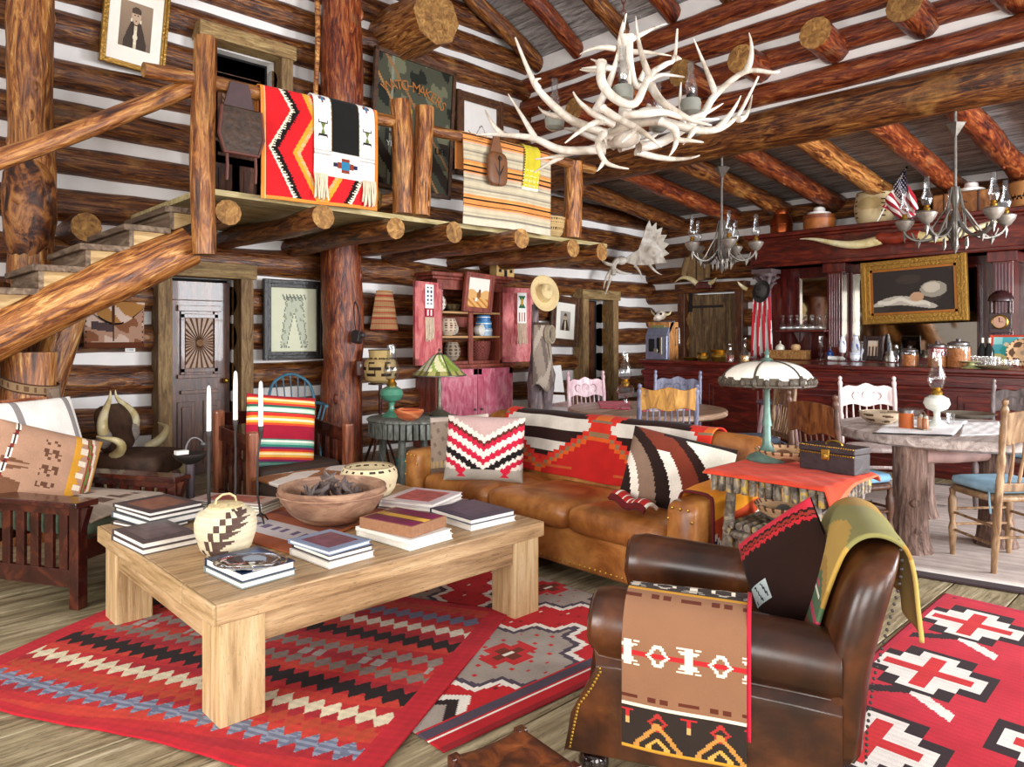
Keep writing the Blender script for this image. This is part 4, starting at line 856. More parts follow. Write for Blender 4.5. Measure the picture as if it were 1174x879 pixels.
# stitched rawhide envelope on the wall
pf=T('rawhide_envelope','brown rawhide envelope bag with a curved flap hung left of the panelled door','bag',((1.66+2.16)/2,7.24,1.5))
def c_raw(s,t):
    P_=Pal(len(s),'a5806a');n=np.sin(s*7+t*4+1)+np.sin(t*9-s*5)+.6*np.sin(s*21+t*17);P_.p(n>.8,'7d4f36').p(n<-.8,'c4a898').p((np.abs(t-.45+.2*(s-.35))<.09)&(s>.12)&(s<.48),'4c3c3c').p(t<.12,'5a2f1c').p((np.abs(s-.47)<.018)&(t<.8)&(t>.15),'3a2418').p((np.abs(np.abs(s-.5)-.47)<.015)&(saw(t*9)<.3),'2a1a14');return P_.c
CL('bag_body',lambda S,T_:((S-.5)*.5,-.03*np.sin(S*PI)**.5-.01,(T_-.5)*.42),c_raw,44,40,FELT,pf,th=.02,off=-1)
def flap(S,T_):
    d=.05+.16*np.sin(S*PI)**1.1;return (S-.5)*.49,-.045-.02*np.sin(S*PI),.21-d*(1-T_)
CL('flap',flap,lambda s,t:Pal(len(s),'a0703c').p((t<.06),'1f120c').p(np.sin(s*11+t*4)>.6,'c9b0a0').p((np.abs(s-.45)<.02),'4a2a1a').c,40,12,FELT,pf,th=.008)
b=MB();b.box((0,0,0),(.085,.008,.032));pl=b.ob('wall_plaque',solid('white_card','f2f0ea',.6,var=.02),loc=(2.06,7.3,1.27));tag(pl,'tiny white name card under the rawhide envelope','card')
b=MB()
for i,w in enumerate((.008,.003,.007,.008,.006,.008,.007)): b.box((-.026+i*.0085,-.005,0),(w*.8,.001,.009))
b.ob('printing',BLACK,pl,sm=0)
# ---- slatted reclining armchair at the left edge
def slat_panel(x,y0,y1,z0,z1,n,par,w=.055,mat=MISS):
    for i in range(n):
        y=y0+(y1-y0)*(i+.5)/n;b=MB();b.box((x,y,(z0+z1)/2),(.02,w,z1-z0));b.ob('slat',mat,par,sm=0,bev=.002)
MC=T('reclining_armchair','dark slatted oak reclining armchair at the left edge','armchair',(1.06,4.70,0),rad(-150))
for s in(-1,1):
    b=MB();b.bx(s*.34-.07,s*.34+.07,-.5,.42,.525,.555);b.ob('armrest',MISS,MC,sm=0,bev=.006)
    for y in(.36,-.40):
        b=MB();b.box((s*.34,y,.265),(.06,.06,.53));b.ob('leg',MISS,MC,sm=0,bev=.004)
    for z_,h_ in((.15,.09),(.5,.05)):
        b=MB();b.box((s*.34,-.02,z_),(.03,.72,h_));b.ob('side_rail',MISS,MC,sm=0,bev=.003)
    slat_panel(s*.34,-.36,.32,.19,.48,7,MC)
    for y in(.36,):
        b=MB();b.prism([(0,0),(.05,0),(.0,-.14)],.035,(s*.34+s*.03*0,y+.03,.525),rot=(PI/2,0,PI/2));b.ob('corbel',MISS,MC,sm=0)
for y_ in(.36,-.38):
    b=MB();b.box((0,y_,.29),(.62,.03,.1));b.ob('seat_rail',MISS,MC,sm=0,bev=.003)
b=MB();b.X=Matrix.Translation((0,-.36,.38))@Matrix.Rotation(rad(20),4,'X')
b.box((-.28,0,.31),(.045,.035,.72));b.box((.28,0,.31),(.045,.035,.72));b.box((0,0,.64),(.52,.03,.07));b.box((0,0,.1),(.52,.03,.05))
b.ob('back_frame',MISSL,MC,sm=0,bev=.006)
b=MB();put(b,superq(.285,.35,.07,.4,.2,24,10),(0,.0,.40));b.ob('seat_base_cushion',solid('sage_cloth','5f6f5a',.9),MC,sm=180)
def c_seat(s,t): 
    P_=Pal(len(s),'b8a695');P_.p((np.floor(t*12)%4==1)&(np.abs(s-.5+.1*np.sin(np.floor(t*12)))<.28),'6f5242').p((np.abs(s-.5)<.12)&(saw(t*3)<.5),'5f4334').p((np.sin(s*30)>.8),'c4b3a2');return P_.c
CL('seat_cover',lambda S,T_:((S-.5)*.58,(T_-.5)*.74+.02,.475-.012*(2*S-1)**4-.05*np.maximum(0,T_-.9)*10*.6+.012*np.sin(S*PI)*np.sin(T_*PI)),c_seat,40,40,FELT,MC,th=.01)
def c_white(s,t): return Pal(len(s),'ebe6dd').p((np.abs(s-.38)<.03)|(np.abs(s-.9)<.03)|(s>.985)|(s<.015),'8f8784').p((np.abs(t-.25)<.03),'a59e9a').c
def inMC(x,y,z):
    a=rad(-150);return Vector((1.06+x*math.cos(a)-y*math.sin(a),4.70+x*math.sin(a)+y*math.cos(a),z))
pw=inMC(-.03,-.37,.74);pillow('back_cushion','white back cushion with grey stripes in the reclining armchair','cushion' and pw,.66,.58,.13,spin(aim(rad(-60),.35),0),c_white,back='d8d2c8',corner=.05)
def c_tan(s,t):
    P_=Pal(len(s),'a8826a');x=s-.42;y=t-.5
    P_.p((np.abs(y+.25)<.02+.3*np.abs(x)*(x<.1))&(x<.0)&(x>-.4)&(np.abs(x)>.12),'6e4a34').p((np.abs(y)<.5*np.maximum(0,(.02-x))*.45)&(x<0)&(x>-.34)&(np.abs(y)>.02),'6e4a34')
    P_.p((np.floor(s*30)+np.floor(t*22))%3<np.floor(saw(t*5.5)*3)*((s>.42)&(s<.6)&(t>.3)&(t<.85)),'5f3f2e')
    P_.p((s>.7)&(s<.76+.05*tri(t*6)),'c98f2e').p((s>.76)&(s<.84)&(tri(t*7)>.5),'dccbb6');c_=.84+.05*np.sin(t*PI)
    P_.p(np.abs(s-c_)<.028,'8c2f2a').p(np.abs(s-c_)<.01,'5f7a3a').p((s>c_+.03)&(s<c_+.06),'d9c7ae').p((s>.95),'c08a3a')
    P_.p(np.abs(s-.12-.1*(t-.5))<.022,'e0d8cc').p((np.abs(s-.12-.1*(t-.5))<.022)&(saw(t*6)<.3),'7a2a24').p((np.abs(s-.12-.1*(t-.5))<.006),'3a2a28');return P_.c
pt=inMC(.08,-.19,.62);pillow('throw_pillow','tan patterned pillow with a red and green band in the reclining armchair',pt,.56,.50,.2,spin(aim(rad(-80),.3),-.36),c_tan,back='a8826a')
# ---- slatted oak armchair behind the coffee table
M2=T('slatted_armchair','oak armchair with slatted sides behind the coffee table, striped pillow on it','armchair',(2.585,5.27,0),PI)
for s in(-1,1):
    b=MB();b.box((s*.385,.30,.36),(.075,.075,.72));b.ob('front_post',MISSL,M2,sm=0,bev=.02,seg=3)
    b=MB();b.box((s*.385,-.30,.415),(.075,.075,.83));b.ob('rear_post',MISSL,M2,sm=0,bev=.02,seg=3)
    b=MB();b.box((s*.385,0,.64),(.03,.54,.11),rot=(rad(-4),0,0));b.ob('arm_rail',MISS,M2,sm=0,bev=.004);b=MB();b.box((s*.385,0,.2),(.03,.54,.06));b.ob('side_rail',MISS,M2,sm=0,bev=.004)
    slat_panel(s*.385,-.25,.25,.22,.6,4,M2,.06)
for y_,z_ in((.3,.31),(-.3,.31),(-.3,.76)):
    b=MB();b.box((0,y_,z_),(.7,.03,.1));b.ob('cross_rail',MISS,M2,sm=0,bev=.004)
for i in range(5):
    b=MB();b.box((-.28+.14*i,-.3,.53),(.06,.02,.38));b.ob('back_slat',MISS,M2,sm=0,bev=.003)
b=MB();put(b,superq(.34,.31,.06,.4,.2,24,10),(0,.0,.385));b.ob('seat_cushion',solid('dark_hide','3a2a22',.7),M2,sm=180)
def c_serape(s,t):
    P_=Pal(len(s),'9e1c33');y=t
    for a,b_,h in((.0,.04,'6f9a8c'),(.04,.07,'2f6a5a'),(.07,.10,'7a2a5a'),(.10,.13,'d94a2a'),(.13,.16,'f0b04a'),(.16,.185,'f6e2a8'),(.185,.21,'f0a040'),(.21,.24,'c9342a'),(.24,.27,'6a2a5a'),(.27,.29,'2f8070'),(.29,.33,'8fc0a8'),(.33,.36,'e6e8d8'),(.36,.38,'2f7a68'),(.56,.59,'d94a2a'),(.59,.62,'f0a43a'),(.62,.66,'f8ecc0'),(.66,.69,'f09a3a'),(.69,.73,'c92f2a'),(.73,.75,'2f6a50'),(.75,.79,'cfe0c8'),(.79,.82,'a5c8a8'),(.82,.84,'2a5a4a'),(.84,.88,'c9342a'),(.88,.91,'f0943a'),(.91,.93,'f4dca0'),(.93,.96,'d95a2a'),(.96,1.,'a31c2a')): P_.p((y>a)&(y<b_),h)
    return P_.c
pillow('throw_pillow','bright striped serape pillow on the slatted oak armchair',(2.50,5.15,.68),.55,.54,.17,spin(aim(rad(-90),.2),-.13),c_serape,back='9e1c33')
def c_cow(s,t):
    n=np.sin(s*11.3+1.2*np.sin(t*6)+2)+np.sin(t*9.1+1.7*np.sin(s*5+1));return Pal(len(s),'e0d6cc').p(n>-.05,'9a6230').p(n>.9,'7f4a20').c
OT=T('cowhide_ottoman','low ottoman covered in brown and white cowhide in front of the slatted armchair','ottoman',(2.55,4.66,0))
CL('hide_cover',lambda S,T_:((S-.5)*.76,(T_-.5)*.50,.425-.012*(2*S-1)**6-.02*(2*T_-1)**6),c_cow,50,36,HIDE,OT,th=.02)
b=MB();put(b,superq(.36,.235,.08,.3,.2,24,8),(0,0,.33));b.ob('cushion',solid('dark_hide','3a2a22',.7),OT,sm=180)
for sx in(-1,1):
    for sy in(-1,1):
        b=MB();b.box((sx*.3,sy*.19,.13),(.06,.06,.26));b.ob('leg',MISS,OT,sm=0,bev=.005)
# ---- horn chair by the door
p=pd(166,520,5.95);HC=T('horn_chair','armchair with cow horn frame and dark brown hide in front of the panelled door','armchair',(p.x,p.y,0),rad(-46))
HIDEB=solid('brown_hide','4a3224',.7,var=.6,sc=12,bump=.5)
b=MB();put(b,superq(.26,.25,.10,.4,.3,22,10),(0,-.05,.37));b.ob('seat',HIDEB,HC,sm=180)
b=MB();put(b,superq(.05,.22,.20,.5,.4,20,10),(-.25,0,.64),(0,rad(-10),0));b.ob('back',HIDEB,HC,sm=180)
def horn(b,pts,r0,n=10):
    k=len(pts);b.tube(pts,[r0*(1-.93*(i/(k-1))**1.6)+.001 for i in range(k)],n)
def bez(P,k=12):
    P=[Vector(p) for p in P];n=len(P)-1;o=[]
    for i in range(k+1):
        t=i/k;o.append(sum((P[j]*(math.comb(n,j)*t**j*(1-t)**(n-j)) for j in range(n+1)),Vector()))
    return o
for y0,lab in((.2,1),(-.2,-1)):
    b=MB();horn(b,bez([(-.22,lab*.2,.60),(-.2,lab*.30,.72),(-.25,lab*.16,.82),(-.27,lab*.02,.84),(-.27,lab*.035,.95)]),.042);b.ob('back_horn',HORN,HC)
    b=MB();b.sph((-.22,lab*.2,.58),.06,10,(1,1,1.4));b.ob('horn_cuff',solid('grey_fur','a59a92',.9,var=.3,sc=40),HC)
    b=MB();horn(b,bez([(-.12,lab*.24,.44),(.02,lab*.30,.50),(.05,lab*.34,.62),(-.05,lab*.44,.60),(-.13,lab*.44,.63)]),.04);b.ob('arm_horn',HORN,HC)
    for x in(-.18,.17):
        b=MB();horn(b,bez([(x,lab*.2,.34),(x+.08,lab*.28,.2),(x+.02,lab*.3,.1),(x-.02,lab*.22,.012)]),.04);b.ob('leg',HORN,HC)
# ---- smoking stand
p=gp(218,521,.645);AS=T('smoking_stand','tall iron smoking stand with an ash bowl beside the reclining armchair','ash stand',(p.x,p.y,0))
b=MB();b.lathe([(.13,0),(.12,.015),(.03,.04),(.02,.06)],n=18);b.ob('base',IRON,AS)
b=MB();b.lathe([(.02,.05),(.024,.3),(.03,.6)],n=12);b.ob('stem',solid('grey_iron','5a5054',.4,.6),AS)
b=MB();b.lathe([(.02,.58),(.085,.62),(.105,.645),(.105,.655),(.09,.65),(.03,.63)],n=20,cap=False);b.ob('ash_bowl',IRON,AS)
b=MB();b.tube(bez([(-.03,0,.66),(-.02,0,.78),(.05,0,.77),(.085,0,.70)]),.006,6);b.ob('handle',PEWTER,AS)
b=MB();b.box((-.06,-.02,.668),(.075,.05,.026));b.ob('matchbox',solid('white_box','d9d6d0',.5),AS,sm=0,bev=.003)
b=MB();b.sph((.085,0,.70),.022,8);b.ob('lighter',PEWTER,AS)
# ---- log stump with a holster belt
p=pd(33,440,4.95);b=MB();rg=random.Random(5);b.tube([(0,0,i*.0992) for i in range(14)],[.168+.006*math.sin(i) for i in range(14)],18,capmi=1,jit=.02,rng=rg)
ls=b.ob('log_stump',[LZ,END],loc=(p.x,p.y,0));tag(ls,'upright log stump wearing a leather belt under the stairs','stump')
def belt(S,T_):
    a=-PI*1.15+S*PI*1.3;r=.172+.002*np.sin(S*9);return p.x+r*np.cos(a),p.y+r*np.sin(a),1.03+T_*.07+.14*(S-.6)**2*2-.06*S
tag(CL('leather_belt',belt,lambda s,t:Pal(len(s),'8a6f52').p((t<.12)|(t>.88),'4a3020').p((saw(s*14)<.3)&(np.abs(t-.5)<.2),'5f4630').c,50,8,FELT,None,th=.008,off=1),'stamped leather belt slung around the log stump','belt')
def hols(S,T_):
    a=-1.15+S*.95;r=.176;w=.5+.5*T_;return p.x+r*np.cos(a),p.y+r*np.sin(a),.66+T_*.38
tag(CL('holster',hols,lambda s,t:Pal(len(s),'8f7a68').p((s<.05),'2a1a12').p(np.sin(s*9+t*8)>.7,'75604f').c,14,16,FELT,None,th=.012,off=1),'grey-brown leather holster flap on the front of the log stump','holster')
# ---- blue windsor chair
BLUE=solid('blue_paint','3f7288',.5,var=.3,sc=18)
p=pd(342,487,7.35);WC=T('windsor_chair','blue painted bow-back chair between the framed print and the log post','chair',(p.x,p.y,0),rad(-100))
b=MB();put(b,superq(.2,.22,.02,.3,.7,24,6),(0,0,.45));b.ob('seat',BLUE,WC,sm=180)
b=MB();put(b,superq(.17,.18,.03,.5,.6,20,8),(0.02,0,.495));b.ob('seat_cushion',solid('blue_cushion','4f7aa8',.9),WC,sm=180)
b=MB();b.tube(cr([(-.17,.2,.46),(-.21,.24,.68),(-.25,.2,.88),(-.27,.1,.97),(-.275,0,1.0),(-.27,-.1,.97),(-.25,-.2,.88),(-.21,-.24,.68),(-.17,-.2,.46)],4),.015,8);b.ob('back_bow',BLUE,WC)
b=MB();b.tube(cr([(.14,.25,.68),(-.02,.27,.69),(-.17,.2,.70),(-.23,0,.71),(-.17,-.2,.70),(-.02,-.27,.69),(.14,-.25,.68)],4),.017,8);b.ob('arm_bow',BLUE,WC)
for i in range(5):
    y=-.12+.06*i;b=MB();b.cyl((-.17,y,.46),(-.272,y*1.3,.985-2.*y*y),.007,6);b.ob('spindle',BLUE,WC)
for s in(-1,1):
    for x in(-.02,.1):
        b=MB();b.cyl((x,s*.19,.46),(x+.02,s*.245,.69),.01,6);b.ob('arm_spindle',BLUE,WC)
    for x in(-1,1):
        b=MB();b.cyl((x*.13,s*.14,.44),(x*.2,s*.21,0),.018,8,.013);b.ob('leg',BLUE,WC)
    b=MB();b.cyl((-.165,s*.175,.2),(.165,s*.175,.2),.009,6);b.ob('stretcher',BLUE,WC)
# ---- camera and case on the log post
p=pd(407,352,7.72);cm=T('box_camera','old camera in a leather case hung by its strap from the log post','camera',p)
b=MB();b.tube(bez([(0,0,.06),(-.03,-.01,0),(-.02,-.02,-.15),(.0,-.02,-.26)]),.006,5);b.tube(bez([(0,0,.06),(.05,-.01,0),(.06,-.02,-.15),(.03,-.02,-.26)]),.006,5);b.ob('strap',BLACK,cm)
b=MB();b.box((.01,-.03,-.32),(.1,.09,.13),rot=(0,.3,.5));b.ob('camera_body',solid('black_leather','2a2424',.4,bump=.4,sc=40),cm,sm=0,bev=.012)
b=MB();b.lathe([(.03,0),(.03,.03),(.02,.035)],c=(.03,-.08,-.30),rot=(PI/2,0,.5),n=14);b.ob('lens',PEWTER,cm)
p=pd(412,422,7.72);b=MB();b.box((0,0,0),(.09,.05,.16));lc=b.ob('leather_case',solid('brown_case','4f2a20',.5,bump=.3),loc=p,bev=.01);tag(lc,'small flat leather case hanging low on the log post','case')
b=MB();b.lathe([(.018,0),(.018,.01)],c=(0,-.025,.03),rot=(PI/2,0,0),n=10);b.ob('button',PEWTER,lc)
# ---- tapered carrying basket on the wall, basket on a stand
wb=T('wall_basket','tapered brown basket with thin red bands hanging on the wall right of the log post','basket',(4.78,7.2,1.47))
def c_wb(s,t): return Pal(len(s),'a57a52').p((saw(t*7)<.22),'9c3a2c').p((saw(t*7)>.5)&(saw(t*7)<.6),'c49a70').c*(.85+.15*np.sin(s*90)[:,None]**2)
CL('body',lambda S,T_:((S-.5)*(.40-.17*T_),-.07*np.sin(S*PI)*(1-.3*T_)-.02,T_*.46),c_wb,40,40,BASK,wb,th=.015)
b=MB();b.cyl((-.09,-.03,.46),(.09,-.03,.46),.01,6);b.ob('rim',solid('straw','cdb88a',.8),wb)
p=gp(436,533,0);bs=T('plant_stand','slim dark three-legged stand under the black-figured basket','stand',(p.x,p.y,0))
b=MB();b.cyl((0,0,.5),(0,0,.88),.02,8);b.lathe([(.13,.875),(.13,.89)],n=18);b.ob('top',MISS,bs)
for k in range(4):
    a=k*PI/2+.5;b=MB();b.tube([(0,0,.62),(.02*math.cos(a),.02*math.sin(a),.45),(.2*math.cos(a),.2*math.sin(a),0)],.015,6);b.ob('leg',MISS,bs)
def c_bs(s,t): 
    P_=Pal(len(s),'bfa26c');x=np.floor(saw(s*6)*10);y=np.floor(t*19);P_.p((y==4)&(x<7)|(y==6)&(x>2)|((x==6)&(y>3)&(y<7))|((x==2)&(y>5)&(y<9))|((y==8)&(x>1)&(x<6)),'2f2118').p((y==11)&(x%4<3)|(y==13)&(x%4<2)|((x%4==2)&(y>10)&(y<14)),'2f2118').p(t>.97,'2f2118');return P_.c
tag(CL('figured_basket',lambda S,T_:(p.x+rev([(.10,0),(.155,.03),(.178,.12),(.175,.22),(.15,.255),(.12,.265),(.125,.33),(.13,.36)])(S,T_)[0],p.y+rev([(.10,0),(.155,.03),(.178,.12),(.175,.22),(.15,.255),(.12,.265),(.125,.33),(.13,.36)])(S,T_)[1],.892+rev([(.10,0),(.155,.03),(.178,.12),(.175,.22),(.15,.255),(.12,.265),(.125,.33),(.13,.36)])(S,T_)[2]),c_bs,90,60,BASK,None,th=.008),'straw coloured basket with black stepped figures on the three-legged stand','basket')
# ---- red cupboard
REDP=wood('rose_paint',[(.3,'a03a40'),(.46,'c66064'),(.6,'d88480'),(.76,'b05c4a')],(4,4,1.4),ns=3.,rough=.5,bump=.15,rnd=.0)
PINKP=wood('pink_paint',[(.3,'a83c54'),(.46,'c8627a'),(.6,'d8909c'),(.76,'b0605a')],(3,3,1.2),ns=3.,rough=.5,bump=.15,rnd=.0)
CAB=T('cupboard','tall worn red cupboard with its upper doors standing open','cupboard',(5.42,7.0,0))
BRNP=wood('cupboard_brown',[(.3,'4a1d14'),(.5,'7a3526'),(.7,'9a4a38')],(5,5,1.2),rough=.5)
b=MB();b.bx(0,1.28,.02,.44,.06,1.0);b.bx(-.04,1.32,-.03,.46,1.0,1.04);b.bx(-.03,1.31,-.01,.45,0,.08);b.ob('lower_case',BRNP,CAB,sm=0,bev=.006)
b=MB();b.bx(.03,.07,.06,.44,1.04,2.1);b.bx(1.1,1.14,.06,.44,1.04,2.1);b.bx(.03,1.14,.42,.44,1.04,2.1);b.bx(.03,1.14,.06,.44,1.04,1.08);b.bx(.03,1.14,.06,.44,2.04,2.1);b.bx(.55,.62,.04,.07,1.04,2.1);b.bx(.03,1.14,.03,.07,1.98,2.1);b.bx(.03,.12,.04,.07,1.06,2.0);b.ob('upper_case',BRNP,CAB,sm=0,bev=.004)
b=MB();b.bx(-.06,1.24,0,.46,2.1,2.14);b.bx(-.1,1.28,-.04,.48,2.14,2.19);b.ob('cornice',BRNP,CAB,sm=0,bev=.01)
SHZ=(1.40,1.71)
for z in SHZ:
    b=MB();b.bx(.07,1.1,.06,.42,z-.025,z);b.ob('shelf',solid('shelf_pine','b58a5a',.6),CAB,sm=0)
def pdoor(name,w,h,mat,par,loc,rz,knob=None):
    b=MB();b.bx(0,w,-.012,.012,0,h);b.bx(0,.07,-.02,.02,0,h);b.bx(w-.07,w,-.02,.02,0,h);b.bx(0,w,-.02,.02,0,.08);b.bx(0,w,-.02,.02,h-.08,h);b.bx(.1,w-.1,-.018,.018,.11,h-.11)
    o=b.ob(name,mat,par,sm=0,bev=.004);o.location=loc;o.rotation_euler=(0,0,rz)
    if knob:
        b=MB();b.sph(knob,.018,8);b.ob('knob',PEWTER,o)
    return o
pdoor('door',.62,.88,PINKP,CAB,(.02,-.0,.1),0,(.57,-.035,.36));pdoor('door',.62,.88,PINKP,CAB,(.65,-.0,.1),0,(.05,-.035,.36))
pdoor('door',.50,1.0,REDP,CAB,(.08,.03,1.05),PI+rad(14));pdoor('door',.50,1.0,REDP,CAB,(1.12,.03,1.05),-rad(10))
b=MB();b.sph((0,0,0),.001,4)
def sash(label,u,v,z0,h,w,an,cols):
    t=T('beaded_strip',label,'beaded strip',(u,v,z0),an)
    CL('band',lambda S,T_:((S-.5)*w,-.004+0*S,h*(.42+.58*T_)),cols,20,50,FELT,t,th=.006)
    rg=random.Random(int(z0*99));b=MB()
    for i in range(9):
        x=(i/8-.5)*w*.95;b.tube([(x,-.004,h*.43),(x+rg.uniform(-.006,.006),-.012,h*.2),(x+rg.uniform(-.01,.01),-.006,rg.uniform(0,.06)*h)],.006,5)
    o=b.ob('fringe',solid('buckskin','d9cbb0',.85,var=.2),t)
def c_s1(s,t): return Pal(len(s),'f2efea').p((t<.28),'9c2a3f').p((t<.24)&(t>.05)&(np.floor(s*5)%2==1),'e6ddd4').p((t>.4)&(t<.92)&((np.abs(s-.3)<.08)|(np.abs(s-.7)<.08))&(saw(t*8)<.5),'3a3f5a').c
def c_s2(s,t): return Pal(len(s),'f2efea').p((t>.5)&(t<.9)&(np.abs(s-.5)<.42-.0)&(np.abs(s-.5)<np.abs(t-.7)*1.6+.06),'2f6a4a').p((np.abs(s-.5)+np.abs(t-.7)*1.2<.16),'c9a03a').p((t<.36)&(t>.05)&(np.floor(s*7)%2==1),'b06a5a').c
sash('white beaded strip with dark blue marks and fringe on the left open cupboard door',5.26,6.94,1.33,.69,.16,rad(14),c_s1)
sash('white beaded strip with a green hourglass and fringe on the right open cupboard door',6.79,6.91,1.27,.71,.15,-rad(10),c_s2)
def c_fox(s,t): return Pal(len(s),'efe6da').p(t<.55+.06*np.sin(s*9),'d9a86a').p((t<.3)&(np.sin(s*20+t*30)>.3),'b9782f').p(((s-.52)/.1)**2+((t-.42)/.12)**2<1,'8a5a30').p(((s-.55)/.05)**2+((t-.55)/.07)**2<1,'6a4424').p((np.abs(s-.4)<.05)&(t<.32)&(t>.2),'f2ebe0').c
pic('framed_painting','brown framed landscape painting hung over the front of the red cupboard','painting',(6.03,6.93,1.95),.48,.5,.065,BRNP,c_fox,tilt=(rad(5),rad(3)))
toy=T('toy_house','small tan model house standing on top of the red cupboard','model house',(6.62,7.05,2.192))
b=MB();b.bx(-.16,.16,0,.14,0,.15);b.bx(-.16,-.02,0,.14,.15,.19);b.bx(.1,.16,0,.14,.15,.17);b.ob('walls',solid('adobe','cfa868',.8),toy,sm=0,bev=.004)
b=MB();b.box((0,-.002,.05),(.05,.006,.09));b.box((-.1,-.002,.08),(.045,.006,.04));b.box((.1,-.002,.08),(.045,.006,.04));b.ob('openings',BLACK,toy,sm=0)
# crockery in the cupboard
def pot(label,cat,loc,prof,col,name='pottery_jar',n=48,mat=FELT,group=None,th=.004):
    f=rev(prof);o=CL(name,lambda S,T_:f(S,T_),col,n,24,mat,None,th=th);o.location=loc;return tag(o,label,cat,group)
def spots(a,h1,k1=9,k2=7,th=.3): return lambda s,t:Pal(len(s),a).p((tri(s*k1)*tri(t*k2)>th)&(t>.2)&(t<.9),h1).c
pot('white jar with brown drawing on the top left shelf of the cupboard','jar',(5.62,7.22,1.712),[(.04,0),(.08,.04),(.095,.1),(.08,.17),(.05,.2),(.05,.25),(.055,.27)],spots('e6ddd0','8a6a5a'))
pot('shallow dark bowl on the top left shelf of the cupboard','bowl',(5.84,7.2,1.712),[(.04,0),(.09,.04),(.11,.09)],spots('6a5a3a','3a2a1a'),'pottery_bowl')
pot('buff jar with brown spots on the top right shelf of the cupboard','jar',(6.32,7.2,1.712),[(.06,0),(.12,.06),(.135,.14),(.11,.2),(.09,.24),(.095,.26)],spots('c9a86a','7a4a2a'))
pot('round patterned jar on the middle left shelf of the cupboard','jar',(5.74,7.2,1.402),[(.06,0),(.12,.06),(.135,.13),(.11,.2),(.1,.22)],spots('cdb9a0','6a4434',12,9))
b=MB();b.lathe([(.0,0),(.06,.005),(.09,.02),(.092,.024),(.06,.01),(0,.006)],n=24,cap=False);o=b.ob('plate',solid('white_glaze','e9e6e0',.25,var=.03),loc=(5.92,7.33,1.5));o.rotation_euler=(rad(80),0,0);tag(o,'white plate leaning behind the jar on the middle shelf','plate')
for k,(z,h,r,hx) in enumerate(((1.402,.1,.115,'9fb8cf'),(1.503,.09,.105,'3f86b8'),(1.594,.08,.09,'2f6fa8'))):
    b=MB();b.lathe([(r,0),(r,h*.9),(r*.96,h)],n=24);o=b.ob('round_tin',solid('tin_'+hx,hx,.4,var=.1),loc=(6.36,7.2,z));tag(o,['pale blue round tin at the bottom of the cupboard stack','mid blue round tin in the middle of the cupboard stack','small dark blue round tin on top of the cupboard stack'][k],'tin','blue tins in the cupboard')
    b=MB();b.lathe([(r+.003,h*.62),(r+.003,h*.74)],n=24,cap=False);b.ob('band',solid('white_glaze','e9e6e0',.25),o)
b=MB();b.lathe([(.035,0),(.065,.03),(.075,.11),(.07,.11),(.058,.03),(.0,.012)],n=20,cap=False);cp=b.ob('enamel_cup',solid('white_glaze','e9e6e0',.25),loc=(6.17,7.16,1.478));cp.rotation_euler=(PI/2,0,.3);tag(cp,'white cup lying on its side on the middle right shelf of the cupboard','cup')
pot('dark red woven basket on the lowest right shelf of the cupboard','basket',(6.28,7.2,1.082),[(.12,0),(.135,.06),(.15,.14),(.16,.25)],lambda s,t:Pal(len(s),'5a2a26').p((np.floor(s*40)+np.floor(t*14))%2<1,'7d4038').c,'small_basket',mat=BASK)
pot('small grey jar on the lowest left shelf of the cupboard','jar',(5.82,7.2,1.082),[(.05,0),(.1,.06),(.11,.14),(.08,.22),(.07,.24)],spots('9a8a78','5a4a3a'))
# ---- drum table with lamp, oil lamp and bowl
DT=T('drum_table','round grey side table with a slatted drum rim left of the sofa','side table',(4.07,5.62,0));DRUM=wood('grey_twig',[(.3,'4a4a44'),(.5,'7d8078'),(.7,'a5aaa0')],(6,6,2),rough=.7,bump=.3)
b=MB();b.lathe([(.0,.60),(.43,.60),(.44,.61),(.44,.62),(.43,.628),(0,.628)],n=40,cap=False);b.ob('tabletop',DRUM,DT)
for i in range(44):
    a=2*PI*i/44;b=MB();b.box((.415*math.cos(a),.415*math.sin(a),.53),(.022,.046,.14),rot=(0,0,a));b.ob('rim_slat',DRUM,DT,sm=0,bev=.006)
b=MB();b.lathe([(.395,.46),(.395,.6)],n=30,cap=False);b.ob('drum',solid('dark_drum','1f1c1a',.8),DT)
for k in range(4):
    a=k*PI/2+.6;b=MB();b.cyl((.3*math.cos(a),.3*math.sin(a),.5),(.34*math.cos(a),.34*math.sin(a),0),.035,8);b.ob('leg',DRUM,DT)
SLAG=MT.get('slag') or attrmat('slag_glass',rough=.25,weave=20.,amt=.12,sheen=0.,bump=.05)
BRONZE=solid('bronze_patina','6a6658',.45,.6,var=.3,sc=30)
